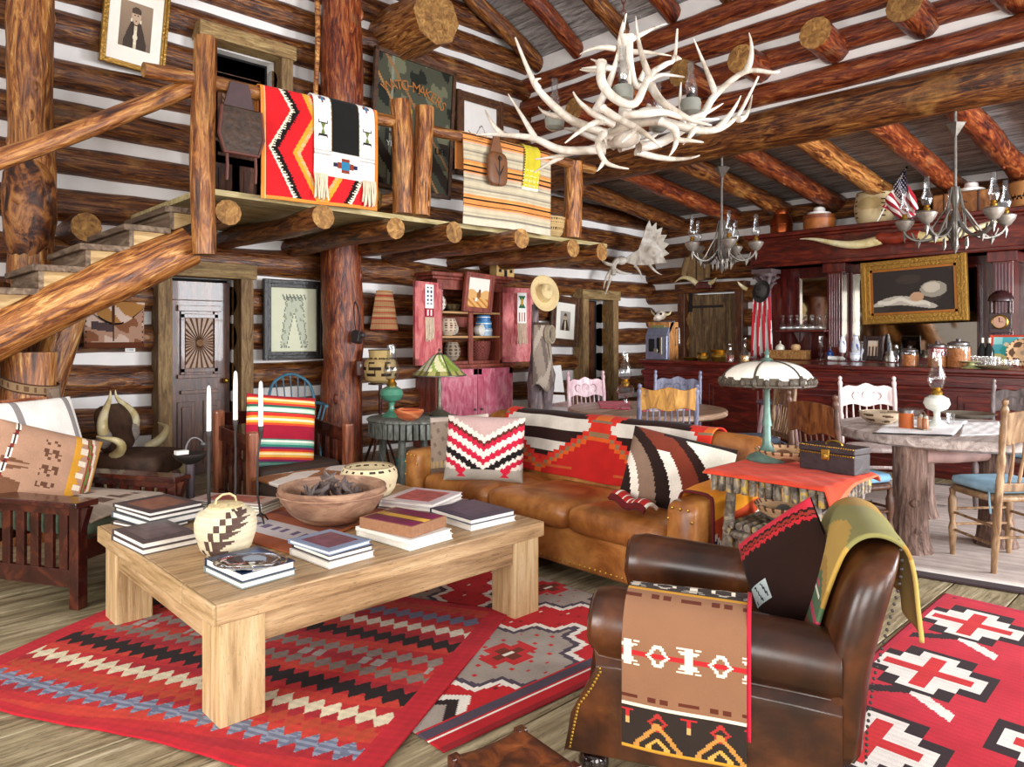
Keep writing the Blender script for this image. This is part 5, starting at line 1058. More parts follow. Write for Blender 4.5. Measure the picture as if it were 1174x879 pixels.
def slaglamp(loc,label,zb,r,h,ztop,n,cols,dome,stemmat,rz=0,ribmat=None):
    ribmat=ribmat or stemmat
    t=T('table_lamp',label,'lamp',loc,rz)
    b=MB();b.lathe([(.1,0),(.105,.01),(.09,.025),(.04,.05),(.022,.09),(.018,.2),(.026,ztop*.45),(.018,ztop*.6),(.014,ztop*.9),(.02,ztop*.93),(.01,ztop)],n=20);b.ob('stand',stemmat,t)
    for k in range(n):
        a0,a1=2*PI*k/n,2*PI*(k+1)/n
        def f(S,T_,a0=a0,a1=a1):
            a=a0+(a1-a0)*S;rr=(np.sin((1-T_)*PI/2)**.8*r*.93+.07*r) if dome else (r*(1-T_)+.05*T_);cor=1/np.cos((S-.5)*(a1-a0)) if not dome else 1
            z=zb+(h*np.cos((1-T_)*PI/2*.98) if dome else h*T_);return rr*np.cos(a)*(1 if dome else np.cos((a1-a0)/2)*cor),rr*np.sin(a)*(1 if dome else np.cos((a1-a0)/2)*cor),z
        CL('shade_panel',f,cols(k),10,14,SLAG,t,th=.004)
        b=MB();P=[f(np.array([0.]),np.array([q/8])) for q in range(9)];b.tube([(x[0],y[0],z[0]) if np.ndim(z) else (x[0],y[0],z) for x,y,z in P],.0055,6);b.ob('shade_rib',ribmat,t)
    b=MB();m=n*8;b.tube([((r+.002)*math.cos(2*PI*i/m)*(1),(r+.002)*math.sin(2*PI*i/m),zb) for i in range(m+1)],.007,6,cap=False)
    if dome:
        for k in range(n*4): 
            a=2*PI*k/(n*4);q_=r*(.985-.0*k);b.sph((q_*math.cos(a),q_*math.sin(a),zb+.016),.02,6,(1,1,1.1+.5*(k%4==0)))
    o=b.ob('shade_rim',ribmat,t)
    b=MB();b.lathe([(.03,zb+h-.01),(.035,zb+h+.005),(.012,zb+h+.02),(.01,zb+h+.035),(.016,zb+h+.045),(.002,zb+h+.065)],n=12);b.ob('finial',stemmat,t)
    return t
def sl1(k): 
    top=('d9d4a8','7d8f3f','e6e0c8')[k%3]
    return lambda s,t:Pal(len(s),top).p((np.sin(s*9+t*7+k)>.55),'8fa050').p((t<.2),'a9a060').p((t<.2)&(np.abs(tri(s*2))<.4),'6a6a3a').c
p=gp(512,474,.628);slaglamp((4.33,5.55,.629),'green and cream slag glass table lamp on the round drum table',.39,.255,.2,.56,6,sl1,False,BRONZE,.3)
OILG=solid('green_glass','4f8a70',.08,var=.2);OILC=glassmat('chimney_glass','f4f6f8',.4)
def oillamp(loc,label,s=1.,font=None,ped=True,group=None):
    t=T('oil_lamp',label,'oil lamp',loc,group=group);m=font or GLASS;b=MB();z=0
    if ped: b.lathe([(.065*s,0),(.06*s,.012*s),(.025*s,.035*s),(.018*s,.06*s),(.02*s,.095*s)],n=18);z=.09*s
    b.lathe([(.02*s,z),(.06*s,z+.02*s),(.075*s,z+.05*s),(.066*s,z+.085*s),(.03*s,z+.105*s)],n=18);b.ob('font',m,t)
    b=MB();b.lathe([(.03*s,z+.103*s),(.034*s,z+.12*s),(.02*s,z+.14*s),(.036*s,z+.15*s)],n=14);b.ob('burner',BRASS,t)
    b=MB();b.lathe([(.034*s,z+.15*s),(.05*s,z+.19*s),(.052*s,z+.215*s),(.03*s,z+.28*s),(.026*s,z+.36*s),(.027*s,z+.37*s)],n=18,cap=False);b.ob('chimney',OILC,t);return t
oillamp((3.93,5.78,.629),'green glass oil lamp with a clear chimney on the drum table',1.5,OILG)
pot('orange-red pottery bowl on the drum table','bowl',(3.86,5.40,.629),[(.05,0),(.10,.03),(.135,.08),(.13,.105)],lambda s,t:Pal(len(s),'c4673f').p((t>.9),'8a3a22').p(np.sin(s*22+t*9)>.7,'d98a5a').c,'pottery_bowl',th=.008)
TURQ=solid('turquoise_leather','2f8f8a',.4,var=.25,sc=16)
for k,(u,v,a) in enumerate(((3.84,5.46,.4),(3.98,5.33,.9))):
    t=T('cowboy_boot',['turquoise cowboy boot lying nearer the wall under the drum table','turquoise cowboy boot lying nearer the sofa under the drum table'][k],'boot',(u,v,0),a,'turquoise boots under the drum table')
    b=MB();b.lathe([(.05,.06),(.052,.12),(.06,.2),(.068,.28)],n=14,cap=False);b.tube(bez([(-.01,0,.07),(.06,0,.06),(.12,0,.04),(.2,0,.025)]),[.055]*4+[.05]*3+[.044]*3+[.03,.022,.01],10);b.ob('shaft',TURQ,t)
    b=MB();b.prism([(-.05,-.03),(0,-.03),(0,.03),(-.05,.03)],.045,(0,0,.0225));b.bx(.02,.19,-.035,.035,.0,.012);b.ob('heel_and_sole',BLACK,t,sm=0)
# ---- tree-branch stand with chaps, rope, hat
p=pd(614,470,9.2);hs=T('branch_stand','coat stand made of a gnarled grey trunk right of the red cupboard','coat stand',(p.x,p.y,0))
GNARL=wood('gnarled',[(.3,'3a2f30'),(.5,'75656a'),(.65,'a08a80'),(.8,'c9a890')],(4,4,1),ns=3.,rough=.7,bump=.5)
b=MB();b.tube([(0,0,0),(.02,0,.4),(-.03,0,.8),(.0,0,1.2),(-.01,0,1.8)],[.13,.1,.09,.06,.04],12,jit=.06,rng=random.Random(3));b.ob('trunk',GNARL,hs)
b=MB();b.tube([(.0,.0,.2),(.12,-.08,.5),(.16,-.1,.9),(.1,-.06,1.25)],[.08,.07,.08,.03],10,jit=.06,rng=random.Random(4));b.ob('branch',GNARL,hs)
def chp(S,T_):
    a=-2.6+S*2.6;w=.13+.06*(1-T_);return p.x+w*np.cos(a)*1.2,p.y+w*np.sin(a)-.03,.75+T_*.82+.05*np.sin(S*13)*(1-T_)
tag(CL('leather_chaps',chp,lambda s,t:Pal(len(s),'8c7d70').p(np.sin(s*15+t*5)>.5,'6a5c54').p(np.sin(s*9-t*8)>.7,'a8998a').p(t>.94,'4a3a30').c,30,24,FELT,None,th=.012,off=1),'grey leather chaps hanging on the branch stand','chaps')
b=MB()
for k in range(5): b.tube([(.06*math.cos(a)+k*.006,-.2-.012*k,.11*math.sin(a)) for a in [2*PI*i/20 for i in range(21)]],.008,5,cap=False)
b.tube(bez([(.02,-.2,.1),(-.05,-.22,-.05),(.06,-.22,-.3),(.03,-.2,-.36)]),.008,5);o=b.ob('rope_coil',solid('rope','a0917c',.9,var=.3,sc=60),loc=(p.x+.02,p.y,1.42));tag(o,'coil of rope hanging on the branch stand below the hat','rope')
ht=T('straw_hat','wide straw hat hung on the branch stand','hat',(p.x-.0,p.y-.14,1.93),rot=(rad(68),rad(25),rad(-20)))
STRAW=solid('hat_straw','d8bf8c',.8,var=.15,sc=70,bump=.4)
b=MB();n=36;vs=[];rr=[(.0,.11),(.06,.115),(.085,.095),(.098,.03),(.102,.0),(.15,.0),(.19,.012),(.215,.035)]
b.lathe(rr,n=n,cap=False,sq=1.2);o=b.ob('brim_and_crown',STRAW,ht);m=o.modifiers.new('t','SOLIDIFY');m.thickness=.006
b=MB();b.lathe([(.1005,.004),(.099,.03)],n=n,cap=False,sq=1.15);o=b.ob('hat_band',solid('hat_band','a5824a',.8),ht);o.scale=(1.02,1.02,1)
# ---- white chair with wooden arms behind the sofa
p=pd(652,470,9.75);wc=T('white_chair','white painted armchair with brown arms under the small portrait','armchair',(p.x,p.y,0),rad(-75));WHT=solid('white_paint','ece8e4',.5,var=.06)
b=MB();b.box((-.22,0,.72),(.03,.5,.55),rot=(0,rad(-8),0));b.ob('backrest',WHT,wc,sm=0,bev=.01)
b=MB();b.box((0,0,.42),(.46,.5,.08));b.ob('seat',WHT,wc,sm=0,bev=.02)
b=MB();b.box((.02,0,.475),(.42,.46,.03));b.ob('seat_pad',solid('red_stripe','d8b8b4',.9),wc,sm=0,bev=.01)
for s in(-1,1):
    b=MB();b.box((0,s*.27,.64),(.5,.05,.035));b.ob('armrest',BRFR,wc,sm=0,bev=.006)
    for x in(-.2,.22):
        b=MB();b.box((x,s*.27,.31),(.045,.045,.62));b.ob('leg',BRFR,wc,sm=0,bev=.004)
# ---- moose antlers above the far door
def antler_plate(b,poly,th,X):
    o=b.X;b.X=X;b.prism(poly,th);b.X=o
mo=T('moose_antler','white moose antlers mounted on the wall above the far door','antlers',(9.05,6.98,2.55),rad(-50))
b=MB();pal=[(.06,.0),(.2,-.05),(.4,-.05)]+[(.40+(.34 if i%2 else .255)*math.cos(rad(-38+9.5*i)),.20+(.46 if i%2 else .36)*math.sin(rad(-38+9.5*i))) for i in range(15)]+[(.33,.40),(.26,.2),(.08,.08)]
b.prism(pal,.03,(0,-.05,0),rot=(PI/2,0,0));b.ob('palm',BONE,mo,sm=0,bev=.008)
b=MB()
for P in([(.42,-.02),(.5,-.16),(.62,-.2)],[(.2,-.05),(.3,-.14),(.32,-.3)]): horn(b,bez([(x,-.05,z) for x,z in P]),.024,8)
b.ob('tine',BONE,mo)
b=MB();b.sph((0,-.04,.03),.09,10,(1,.8,.8));b.tube(bez([(0,-.04,.03),(-.12,-.06,.06),(-.16,-.1,-.1),(-.12,-.14,-.2)]),[.05]*4+[.045]*5+[.035]*4,8)
for P in([(-.12,-.1,-.1),(-.26,-.12,-.2),(-.28,-.12,-.42)],[(-.1,-.1,-.12),(.02,-.14,-.2),(.16,-.14,-.18)],[(-.14,-.1,-.05),(-.3,-.12,-.02),(-.34,-.1,.08)],[(-.15,-.1,-.15),(-.2,-.14,-.35),(-.26,-.14,-.52)]): horn(b,bez(P),.03,8)
b.ob('skull_and_brow',BONE,mo)
# ================================================================ TWIG TABLE, DINING TABLES, BAR
# ---- twig table with red cloth
TT=T('twig_table','square rustic table built of bark-covered sticks under a red cloth, behind the club chair','side table',(3.36,1.575,0))
TWIG=wood('twig',[(.34,'2a221c'),(.46,'5f5344'),(.56,'8a8074'),(.64,'c4a03a')],(5,5,5),ns=2.5,rough=.6,bump=.4)
TWIGX=TWIG
b=MB();b.bx(-.25,.25,-.265,.265,.715,.74);b.ob('tabletop',TWIG,TT,sm=0)
for s in(-1,1):
    for i in range(14):
        q=-.26+i*.52/13
        b=MB();b.lathe([(.016,.66),(.018,.69),(.016,.737)],c=(s*.255,q,0),n=8);b.ob('edge_stick',TWIG,TT)
        if 0<i<13:
            b=MB();b.lathe([(.016,.66),(.018,.69),(.016,.737)],c=(q,s*.27,0),n=8);b.ob('edge_stick',TWIG,TT)
for sx in(-1,1):
    for sy in(-1,1):
        b=MB();b.tube([(sx*.19,sy*.2,.73),(sx*.205,sy*.215,.45),(sx*.235,sy*.25,0)],[.024,.026,.028],9);b.ob('leg',TWIG,TT)
for s in(-1,1):
    b=MB();b.cyl((-.23,s*.21,.475),(.23,s*.21,.475),.022,8);b.ob('rail',TWIG,TT);b=MB();b.cyl((s*.205,-.23,.45),(s*.205,.23,.45),.02,8);b.ob('rail',TWIG,TT)
for i in range(10):
    y=-.19+i*.042;b=MB();b.cyl((-.23,y,.497),(.23,y,.497),.019,8);b.ob('shelf_stick',TWIG,TT)
for i in range(4):
    for s in(-1,1):
        q=-.14+i*.094;b=MB();b.cyl((s*.205,q,.45),(s*.22,q,.02),.014,7);b.ob('lower_stick',TWIG,TT)
        b=MB();b.cyl((q,s*.21,.46),(q,s*.225,.02),.014,7);b.ob('lower_stick',TWIG,TT)
def rcl(S,T_):
    x=3.36+(S-.5)*.56;y=1.575+(T_-.5)*.62;e=np.maximum(0,np.abs(S-.5)-.455)/.045;e2=np.maximum(0,(.05-T_)/.05)
    z=.747+.003*np.sin(S*30)*np.sin(T_*22)-.03*e*(S>.5)-.012*e*(S<.5)-(.012+.09*np.exp(-((S-.05)/.25)**2))*e2;return x,y,z
tag(CL('red_cloth',rcl,lambda s,t:Pal(len(s),'d0442c').p((saw(t*30)<.12),'b03322').p((t<.02)|(t>.98),'c96a4a').c,60,60,CLOTH,None,th=.005,off=1),'bright red-orange woven cloth spread over the twig table','tablecloth')
ZT=.7535
def coil(label,loc,R0,h,hx,name='coiled_tray'):
    def cc(s,t):
        P_=Pal(len(s),'c9a27a');P_.p((t>.35)&(t<.75)&(tri(s*6)>np.abs(t-.55)*4),hx).p((t>.85)&(saw(s*22)<.4),'6a4434').p(t<.12,'9a8570');P_.c*=(.9+.1*np.sin(t*120)[:,None]);return P_.c
    f=rev([(.0,.004),(R0*.45,.004),(R0*.8,h*.5),(R0,h)]);o=CL(name,lambda S,T_:f(S,T_),cc,64,40,BASK,None,th=.009,off=1);o.location=loc;return tag(o,label,'basket')
p=gp(898,528,ZT);coil('shallow coiled basket tray lying on the red cloth',(p.x+.02,p.y+.0,ZT),.145,.06,'8a5f48')
p=gp(893,597,.52);coil('coiled basket bowl with grey zigzags on the lower shelf of the twig table',(3.33,1.585,.518),.14,.08,'6f6862')
BRONZD=solid('dark_filigree','4f463c',.5,.4,var=.4,sc=60,bump=.6)
def dome_col(k): return lambda s,t:Pal(len(s),'f4ecde').p(t<.16+.12*np.abs(2*s-1)**2+.03*np.sin(s*44),'5a5044').c
slaglamp((3.545,1.79,ZT),'lamp with a white paneled glass dome on a green stem on the twig table',.395,.232,.12,.40,6,dome_col,True,solid('green_bronze','5f7a70',.5,.4,var=.25,sc=30),.2,BRONZD)
ch=T('studded_chest','small dark leather studded chest with a brass lock on the red cloth','chest',(3.52,1.435,ZT),rad(-8))
ch.scale=(.82,.82,.82)
b=MB();b.box((0,0,.055),(.17,.34,.11));b.ob('body',solid('chest_leather','2c2225',.4,var=.3,sc=20,bump=.3),ch,sm=0,bev=.004)
b=MB();b.box((0,0,.13),(.178,.348,.038));b.ob('lid',MT['chest_leather'],ch,sm=0,bev=.006)
b=MB()
for i in range(24): b.sph((-.09,-.165+i*.33/23,.104),.006,5);b.sph((-.09,-.165+i*.33/23,.145),.005,5)
o=b.ob('stud',BRASS,ch);o['kind']='stuff'
b=MB();b.box((-.092,.0,.10),(.008,.05,.06));b.lathe([(.022,0),(.018,.01),(.0,.012)],c=(-.095,0,.09),rot=(0,-PI/2,0),n=12);b.ob('lock',BRASS,ch,bev=.002)
b=MB();b.tube(bez([(0,-.05,.149),(0,-.05,.18),(0,.05,.18),(0,.05,.149)]),.006,6);b.ob('handle',BRASS,ch)
# ---- pressed-back chairs
def chair(loc,head,label,mat,crest='scallop',cushion=None,nsp=7,W=.44,Hb=1.04,carve=None,tall=True):
    t=T('pressback_chair',label,'chair',(loc[0],loc[1],0),head-PI/2,'pressed-back dining chairs');w=W/2
    b=MB();put(b,superq(w+.01,.215,.02,.3,.5,26,6),(0,.02,.44));b.ob('seat',mat,t,sm=180)
    for s in(-1,1):
        prof=[(.015,0),(.018,.12),(.022,.2),(.016,.23),(.022,.26),(.02,.42),(.022,.55),(.017,.58),(.022,.62),(.024,.68),(.017,.71),(.021,.8),(.018,.9),(.016,.93),(.021,.955),(.02,.97),(.012,.985),(.018,1.0),(.016,1.015),(.002,1.025)]
        b=MB();X=Matrix.Translation((s*(w-.015),-.18,0));b.X=X@Matrix.Shear('XY',4,(0,-.09));b.lathe([(r,z*Hb/1.025) for r,z in prof],n=10);b.ob('back_post',mat,t)
        b=MB();b.X=Matrix.Translation((s*(w-.03),.19,0));b.lathe([(.014,0),(.02,.1),(.024,.18),(.015,.22),(.024,.28),(.026,.36),(.016,.39),(.02,.43)],n=10);b.ob('front_leg',mat,t)
        for z in(.17,.28):
            b=MB();b.cyl((s*(w-.03),.19,z),(s*(w-.02),-.2,z),.009,6);b.ob('side_stretcher',mat,t)
    for z,y in((.2,.19),(.3,.19),(.22,-.2)):
        b=MB();b.cyl((-w+.03,y,z),(w-.03,y,z),.009,6);b.ob('cross_stretcher',mat,t)
    yb=lambda z:-.18-.09*z
    n=18;vs=[];z0,z1=(.775 if crest!='plain' else .84)*Hb/1.04,(.95 if crest!='plain' else 1.0)*Hb/1.04
    for i in range(n+1):
        x=-w+.02+(W-.04)*i/n;f=(x/w);top=z1+(.011*math.cos(f*PI*3)+.014*math.cos(f*PI) if crest=='scallop' else .03*(1-f*f) if crest=='arch' else .012*math.cos(f*PI*2));bot=z0-.012*math.cos(f*PI*2)
        bow=-.03*(1-f*f);cu=.012 if crest!='plain' else .0
        for z,dy in((bot,.011),(top,.011),(top,-.011),(bot,-.011)): vs.append((x,yb(z)+dy+bow,z))
    fs=[(i*4+j,i*4+(j+1)%4,i*4+4+(j+1)%4,i*4+4+j) for i in range(n) for j in range(4)]+[(3,2,1,0),(n*4,n*4+1,n*4+2,n*4+3)]
    b=MB();b.add(vs,fs);cr=b.ob('crest_rail',carve or mat,t,sm=40,bev=.004)
    if crest!='plain':
        b=MB();zc=(z0+z1)/2
        b.lathe([(.045,0),(.04,.006),(.02,.004),(0,.008)],c=(0,yb(zc)-.03+.011,zc),rot=(-PI/2,0,0),n=16)
        for s in(-1,1): b.tube(bez([(s*.06,yb(zc)-.028+.012,zc+.02),(s*.1,yb(zc)-.02+.012,zc+.06),(s*.16,yb(zc)-.012+.012,zc+.0),(s*.1,yb(zc)-.02+.012,zc-.04)]),.005,5)
        b.ob('pressed_ornament',carve or mat,cr)
    b=MB();b.box((0,yb(.52),.52),(W-.05,.02,.05));b.ob('lower_rail',mat,t,sm=0,bev=.006)
    for i in range(nsp):
        x=(-w+.07)+(W-.14)*i/(nsp-1);b=MB();f=x/w
        P=[(x,yb(.53),.53),(x,yb(.6)-.01,.6),(x,yb(.68)-.02,.68),(x,yb(z0)-.03*(1-f*f),z0+.01)];b.tube(P,[.007,.011,.008,.006],7);b.ob('spindle',mat,t)
    if cushion:
        cm=solid('cushion_'+cushion,cushion,.9,var=.2,sc=10)
        o=T('chair_cushion','chair cushion','cushion') if False else None
        b=MB();put(b,superq(w-.01,.19,.032,.45,.3,24,8),(0,.03,.49));b.ob('seat_cushion',cm,t,sm=180)
        for s in(-1,1):
            b=MB();b.tube(bez([(s*(w-.02),-.14,.49),(s*(w+.03),-.2,.47),(s*(w+.025),-.2,.42),(s*(w+.01),-.19,.36)]),.006,5);b.ob('cushion_tie',cm,t)
    return t
def chmat(n,a,b_,c_): return wood(n,[(.3,a),(.5,b_),(.7,c_)],(6,6,1.5),ns=3.,rough=.4,bump=.15,rnd=0.)
CHB=chmat('chair_honey','4f3a28','8a6a4a','b89a78');CHD=chmat('chair_umber','2f1e18','5a3a2a','7d5a44');CHW=chmat('chair_bleached','a08c88','cdb9b4','e4d6d2');CHP=chmat('chair_pinkish','8f7078','b9949a','d9bfc2');CHBL=chmat('chair_bluegrey','3f4152','6a6a82','8f8ea0');CHO=chmat('chair_burl','5a3a1c','a5742f','c99a50');CHS=chmat('chair_swirl','4a3022','7a5838','a58a68');CHK=chmat('chair_grey','3f3432','6a5c5a','8a7c7c')
chair((5.235,1.11),rad(50.7),'honey oak pressed-back chair with a pale blue cushion at the right edge, nearest the camera',CHB,'arch','8fb4c9',6)
chair((4.84,1.91),rad(-23.6),'dark brown carved-back chair with a blue cushion behind the studded chest',CHD,'arch','7fb0cf',7,carve=chmat('carved_brown','2a140c','6a3a1c','8a5a30'))
chair((6.60,2.30),rad(222),'bleached pale pressed-back chair on the bar side of the log-legged table',CHW,'scallop',None,7,W=.5)
chair((6.85,1.38),rad(175),'grey-brown scalloped chair behind the honey oak chair at the right edge',CHK,'scallop','7fa8c0',7,W=.48)
chair((5.62,4.62),rad(249),'pinkish chair with a round pressed medallion on the far left of the round table',CHP,'scallop',None,7,W=.44)
chair((6.25,4.18),rad(201),'blue-grey chair on the bar side of the round table',CHBL,'scallop',None,7,W=.5)
chair((4.83,3.32),rad(44),'chair with a burled golden crest between the sofa and the round table',CHBL,'plain','9ab0c0',8,W=.46,carve=CHO)
chair((5.98,3.12),rad(140),'chair with a swirling grained crest right of the round table',CHS,'arch','5f6f80',7,W=.42,carve=CHS)
# bar stool
st=T('bar_stool','tall pale stool with a round dark seat in front of the bar','stool',(6.75,3.30,0))
b=MB();b.lathe([(.0,.735),(.19,.735),(.2,.75),(.19,.765),(.1,.77),(0,.765)],n=28,cap=False);b.ob('seat',solid('violet_grey','5f5064',.35),st)
for k in range(4):
    a=k*PI/2+.5;b=MB();b.X=Matrix.Identity(4);b.tube([(.13*math.cos(a),.13*math.sin(a),.74),(.16*math.cos(a),.16*math.sin(a),.5),(.2*math.cos(a),.2*math.sin(a),.2),(.225*math.cos(a),.225*math.sin(a),0)],[.016,.022,.017,.014],9);b.ob('leg',CHP,st)
    a2=a+PI/2;b=MB();z=.28;r=.187;b.cyl((r*math.cos(a),r*math.sin(a),z),(r*math.cos(a2),r*math.sin(a2),z),.01,7);b.ob('stretcher',CHW,st)
# ---- tables
GREYW=wood('greyed_top',[(.28,'75655e'),(.42,'a3938c'),(.56,'c8bab3'),(.74,'e2d8d0')],(1,7,7),ns=2.2,rough=.4,bump=.2,crack=.5)
BARK=wood('bark',[(.3,'33231e'),(.45,'654c42'),(.6,'8a6f62'),(.75,'a98f80')],(9,9,1),ns=3.,rough=.85,bump=1.,crack=.6)
D2C=(5.74,1.53);DTB=T('dining_table','round plank dining table standing on thick bark-covered log legs','dining table',(D2C[0],D2C[1],0))
b=MB();b.lathe([(0,.685),(.73,.685),(.75,.70),(.75,.745),(.74,.755),(0,.755)],n=56,cap=False);b.ob('tabletop',GREYW,DTB)
for k,(u,v,r) in enumerate(((5.12,1.60,.105),(5.66,1.24,.10),(6.15,1.85,.10))):
    x,y=u-D2C[0],v-D2C[1];rg=random.Random(k);b=MB();b.tube([(x,y,0),(x,y,.06),(x,y,.2),(x,y,.45),(x,y,.69)],[r*1.35,r*1.15,r,r*.95,r*.98],18,jit=.03,rng=rg)
    b.sph((x-r*.75,y-r*.5,.33),.035,8,(1,1,.8));b.sph((x-r*.65,y-r*.6,.15),.03,8);b.ob('log_leg',BARK,DTB,sm=60)
for a_,c_ in(((5.12,1.60),(5.66,1.24)),((5.12,1.6),(6.15,1.85)),((5.66,1.24),(6.15,1.85))):
    b=MB();b.tube([(a_[0]-D2C[0],a_[1]-D2C[1],.62),((a_[0]+c_[0])/2-D2C[0],(a_[1]+c_[1])/2-D2C[1],.61),(c_[0]-D2C[0],c_[1]-D2C[1],.62)],.05,10);b.ob('log_brace',solid('peeled_log','b08c84',.6,var=.3,sc=8,bump=.3),DTB)
RT=T('round_table','round oak table behind the sofa with a red cloth and oil lamp on it','dining table',(5.33,3.83,0))
b=MB();b.lathe([(0,.70),(.68,.70),(.70,.715),(.70,.745),(.69,.755),(0,.755)],n=56,cap=False);b.ob('tabletop',wood('oak_round',[(.28,'6a4c38'),(.45,'8f6f58'),(.6,'b3957c'),(.8,'d0b8a0')],(1,7,7),ns=2.2,rough=.35,bump=.15),RT)
b=MB();b.lathe([(.25,0),(.24,.05),(.1,.1),(.08,.3),(.12,.5),(.2,.7)],n=20);b.ob('pedestal',CHD,RT)
Z7=.7565
def cloth4(name,label,pts,z,colf,n=24,mat=CLOTH,cat='cloth'):
    P=[gp(q[0],q[1],z) for q in pts]
    f=lambda S,T_:tuple(P[0][k]*(1-S)*(1-T_)+P[1][k]*S*(1-T_)+P[2][k]*S*T_+P[3][k]*(1-S)*T_ for k in(0,1))+(z+.0015*np.sin(S*17)*np.sin(T_*13)+.0016,)
    return tag(CL(name,f,colf,n,n,mat,None,th=.003,off=1),label,cat)
cloth4('red_napkin','red checked cloth on the left of the round table by the oil lamp',[(688,468),(722,470),(722,460),(685,460)],Z7,lambda s,t:Pal(len(s),'b8324a').p((np.floor(s*8)+np.floor(t*8))%2<1,'c95a6a').c)
cloth4('red_napkin','red and white cloth on the right of the round table behind the burled chair',[(735,472),(795,470),(785,462),(732,462)],Z7,lambda s,t:Pal(len(s),'c44a5a').p((np.floor(s*6)%3==1),'e0d0cc').c)
p=gp(717,468,Z7);oillamp((p.x,p.y,Z7+.002),'clear glass pedestal oil lamp on the round table behind the sofa',1.08)
# dining table settings
cloth4('placemat','white placemat with a black edge on the log-legged table',[(1000,497),(1092,500),(1110,482),(1022,480)],Z7,lambda s,t:Pal(len(s),'f0eeee').p((t<.05)|(t>.95)|(s<.02)|(s>.98),'2a2828').c,mat=FELT,cat='placemat')
cloth4('placemat','plain white placemat nearest the honey oak chair',[(1100,500),(1150,498),(1145,484),(1105,484)],Z7,lambda s,t:Pal(len(s),'ece8e6').c,mat=FELT,cat='placemat')
p=gp(1010,486,Z7);pot('wide carved wooden bowl on the left of the log-legged table','bowl',(p.x,p.y,Z7+.004),[(.06,0),(.09,.01),(.14,.05),(.15,.085),(.13,.09)],lambda s,t:Pal(len(s),'c9b49a').p((np.sin(s*44)+np.sin(t*25+s*9)>.7)&(t>.25)&(t<.75),'5f4a34').c,'carved_bowl',th=.008)
p=gp(1039,491,Z7);t=T('candle_jar','orange jar candle with a grey lid on the log-legged table','jar',(p.x,p.y,Z7+.004))
b=MB();b.lathe([(.0,0),(.046,0),(.048,.005),(.048,.105)],n=20);b.ob('jar',solid('amber_jar','b9602f',.2,var=.15,sc=8),t);b=MB();b.lathe([(.05,.105),(.05,.125),(.045,.13)],n=20);b.ob('lid',PEWTER,t)
p=gp(1058,493,Z7);t=T('condiment_caddy','wire caddy with salt and pepper shakers on the log-legged table','caddy',(p.x,p.y,Z7+.005),rad(46))
b=MB();b.tube(bez([(-.045,0,.02),(-.05,0,.16),(0,0,.11),(.05,0,.16),(.045,0,.02)]),.003,5);b.box((0,0,.004),(.12,.06,.006));b.ob('wire_frame',SILVER,t)
for s in(-1,1):
    b=MB();b.lathe([(.0,.008),(.02,.008),(.021,.07),(.016,.08)],n=12);b.ob('shaker',solid('shaker_%d'%s,'a5653f' if s<0 else 'b98a6a',.3),t,loc=(s*.03,0,0));b=MB();b.lathe([(.018,.08),(.018,.095),(.008,.105)],n=12);b.ob('shaker_cap',SILVER,t,loc=(s*.03,0,0))
WG=solid('milk_glass','dfe4da',.15,var=.05)
p=gp(1074,489,Z7);oillamp((p.x,p.y,Z7+.004),'tall glass oil lamp with a milky font on the log-legged table',1.14,WG)
p=gp(1086,488,Z7);b=MB();b.lathe([(.02,0),(.022,.003),(.03,.075),(.028,.075),(.019,.006)],n=16,cap=False);tag(b.ob('glass_tumbler',GLASS,loc=(p.x+.08,p.y,Z7+.006)),'small clear tumbler right of the tall oil lamp','glass')
p=gp(1045,477,Z7);b=MB();b.lathe([(.05,0),(.06,.005),(.1,.06),(.098,.06),(.05,.012),(0,.01)],n=24,cap=False);tag(b.ob('glass_bowl',GLASS,loc=(p.x,p.y,Z7+.002)),'clear glass bowl behind the candle jar','bowl')
p=gp(1110,478,Z7);b=MB();b.lathe([(.0,.003),(.15,.003),(.19,.03),(.195,.028),(.15,0),(0,0)],n=32,cap=False);tag(b.ob('metal_tray',SILVER,loc=(p.x,p.y,Z7+.004)),'round pewter tray at the far side of the log-legged table','tray')
# ---- bar counter
BF=7.92;BZ=1.085
BARC=T('bar_counter','long dark mahogany bar counter with moulded edge running across the back','bar',(BF,0,0))
b=MB();b.bx(-.04,1.0,-2.4,5.8,BZ-.045,BZ);b.bx(-.01,.95,-2.38,5.78,BZ-.075,BZ-.045);b.ob('countertop',DARKY,BARC,sm=0,bev=.012,seg=3)
b=MB();b.bx(.02,.9,-2.35,5.75,.12,BZ-.07);b.bx(.0,.05,-2.37,5.77,0,.14);b.bx(-.02,.05,-2.37,5.77,.90,.95);b.bx(-.0,.05,-2.37,5.77,.86,.90);b.ob('bar_front',DARKY,BARC,sm=0,bev=.008)
for i in range(9):
    v=5.3-.9*i;b=MB();b.bx(.0,.03,v-.36,v+.36,.2,.82);b.bx(-.015,.03,v-.30,v+.30,.26,.76);b.ob('front_panel',DARKY,BARC,sm=0,bev=.012)
b=MB()
vc=3.0
for s in(-1,1):
    for P in ([(0,0),(.08,.12),(.16,.02),(.08,-.08)],[(.02,-.1),(.14,-.02),(.12,.12),(.03,.1)]): b.tube(bez([(-.03,vc+s*y,.66+z) for y,z in P]),.012,6)
b.ob('carved_scroll',solid('carved_dark','4a2018',.3),BARC)
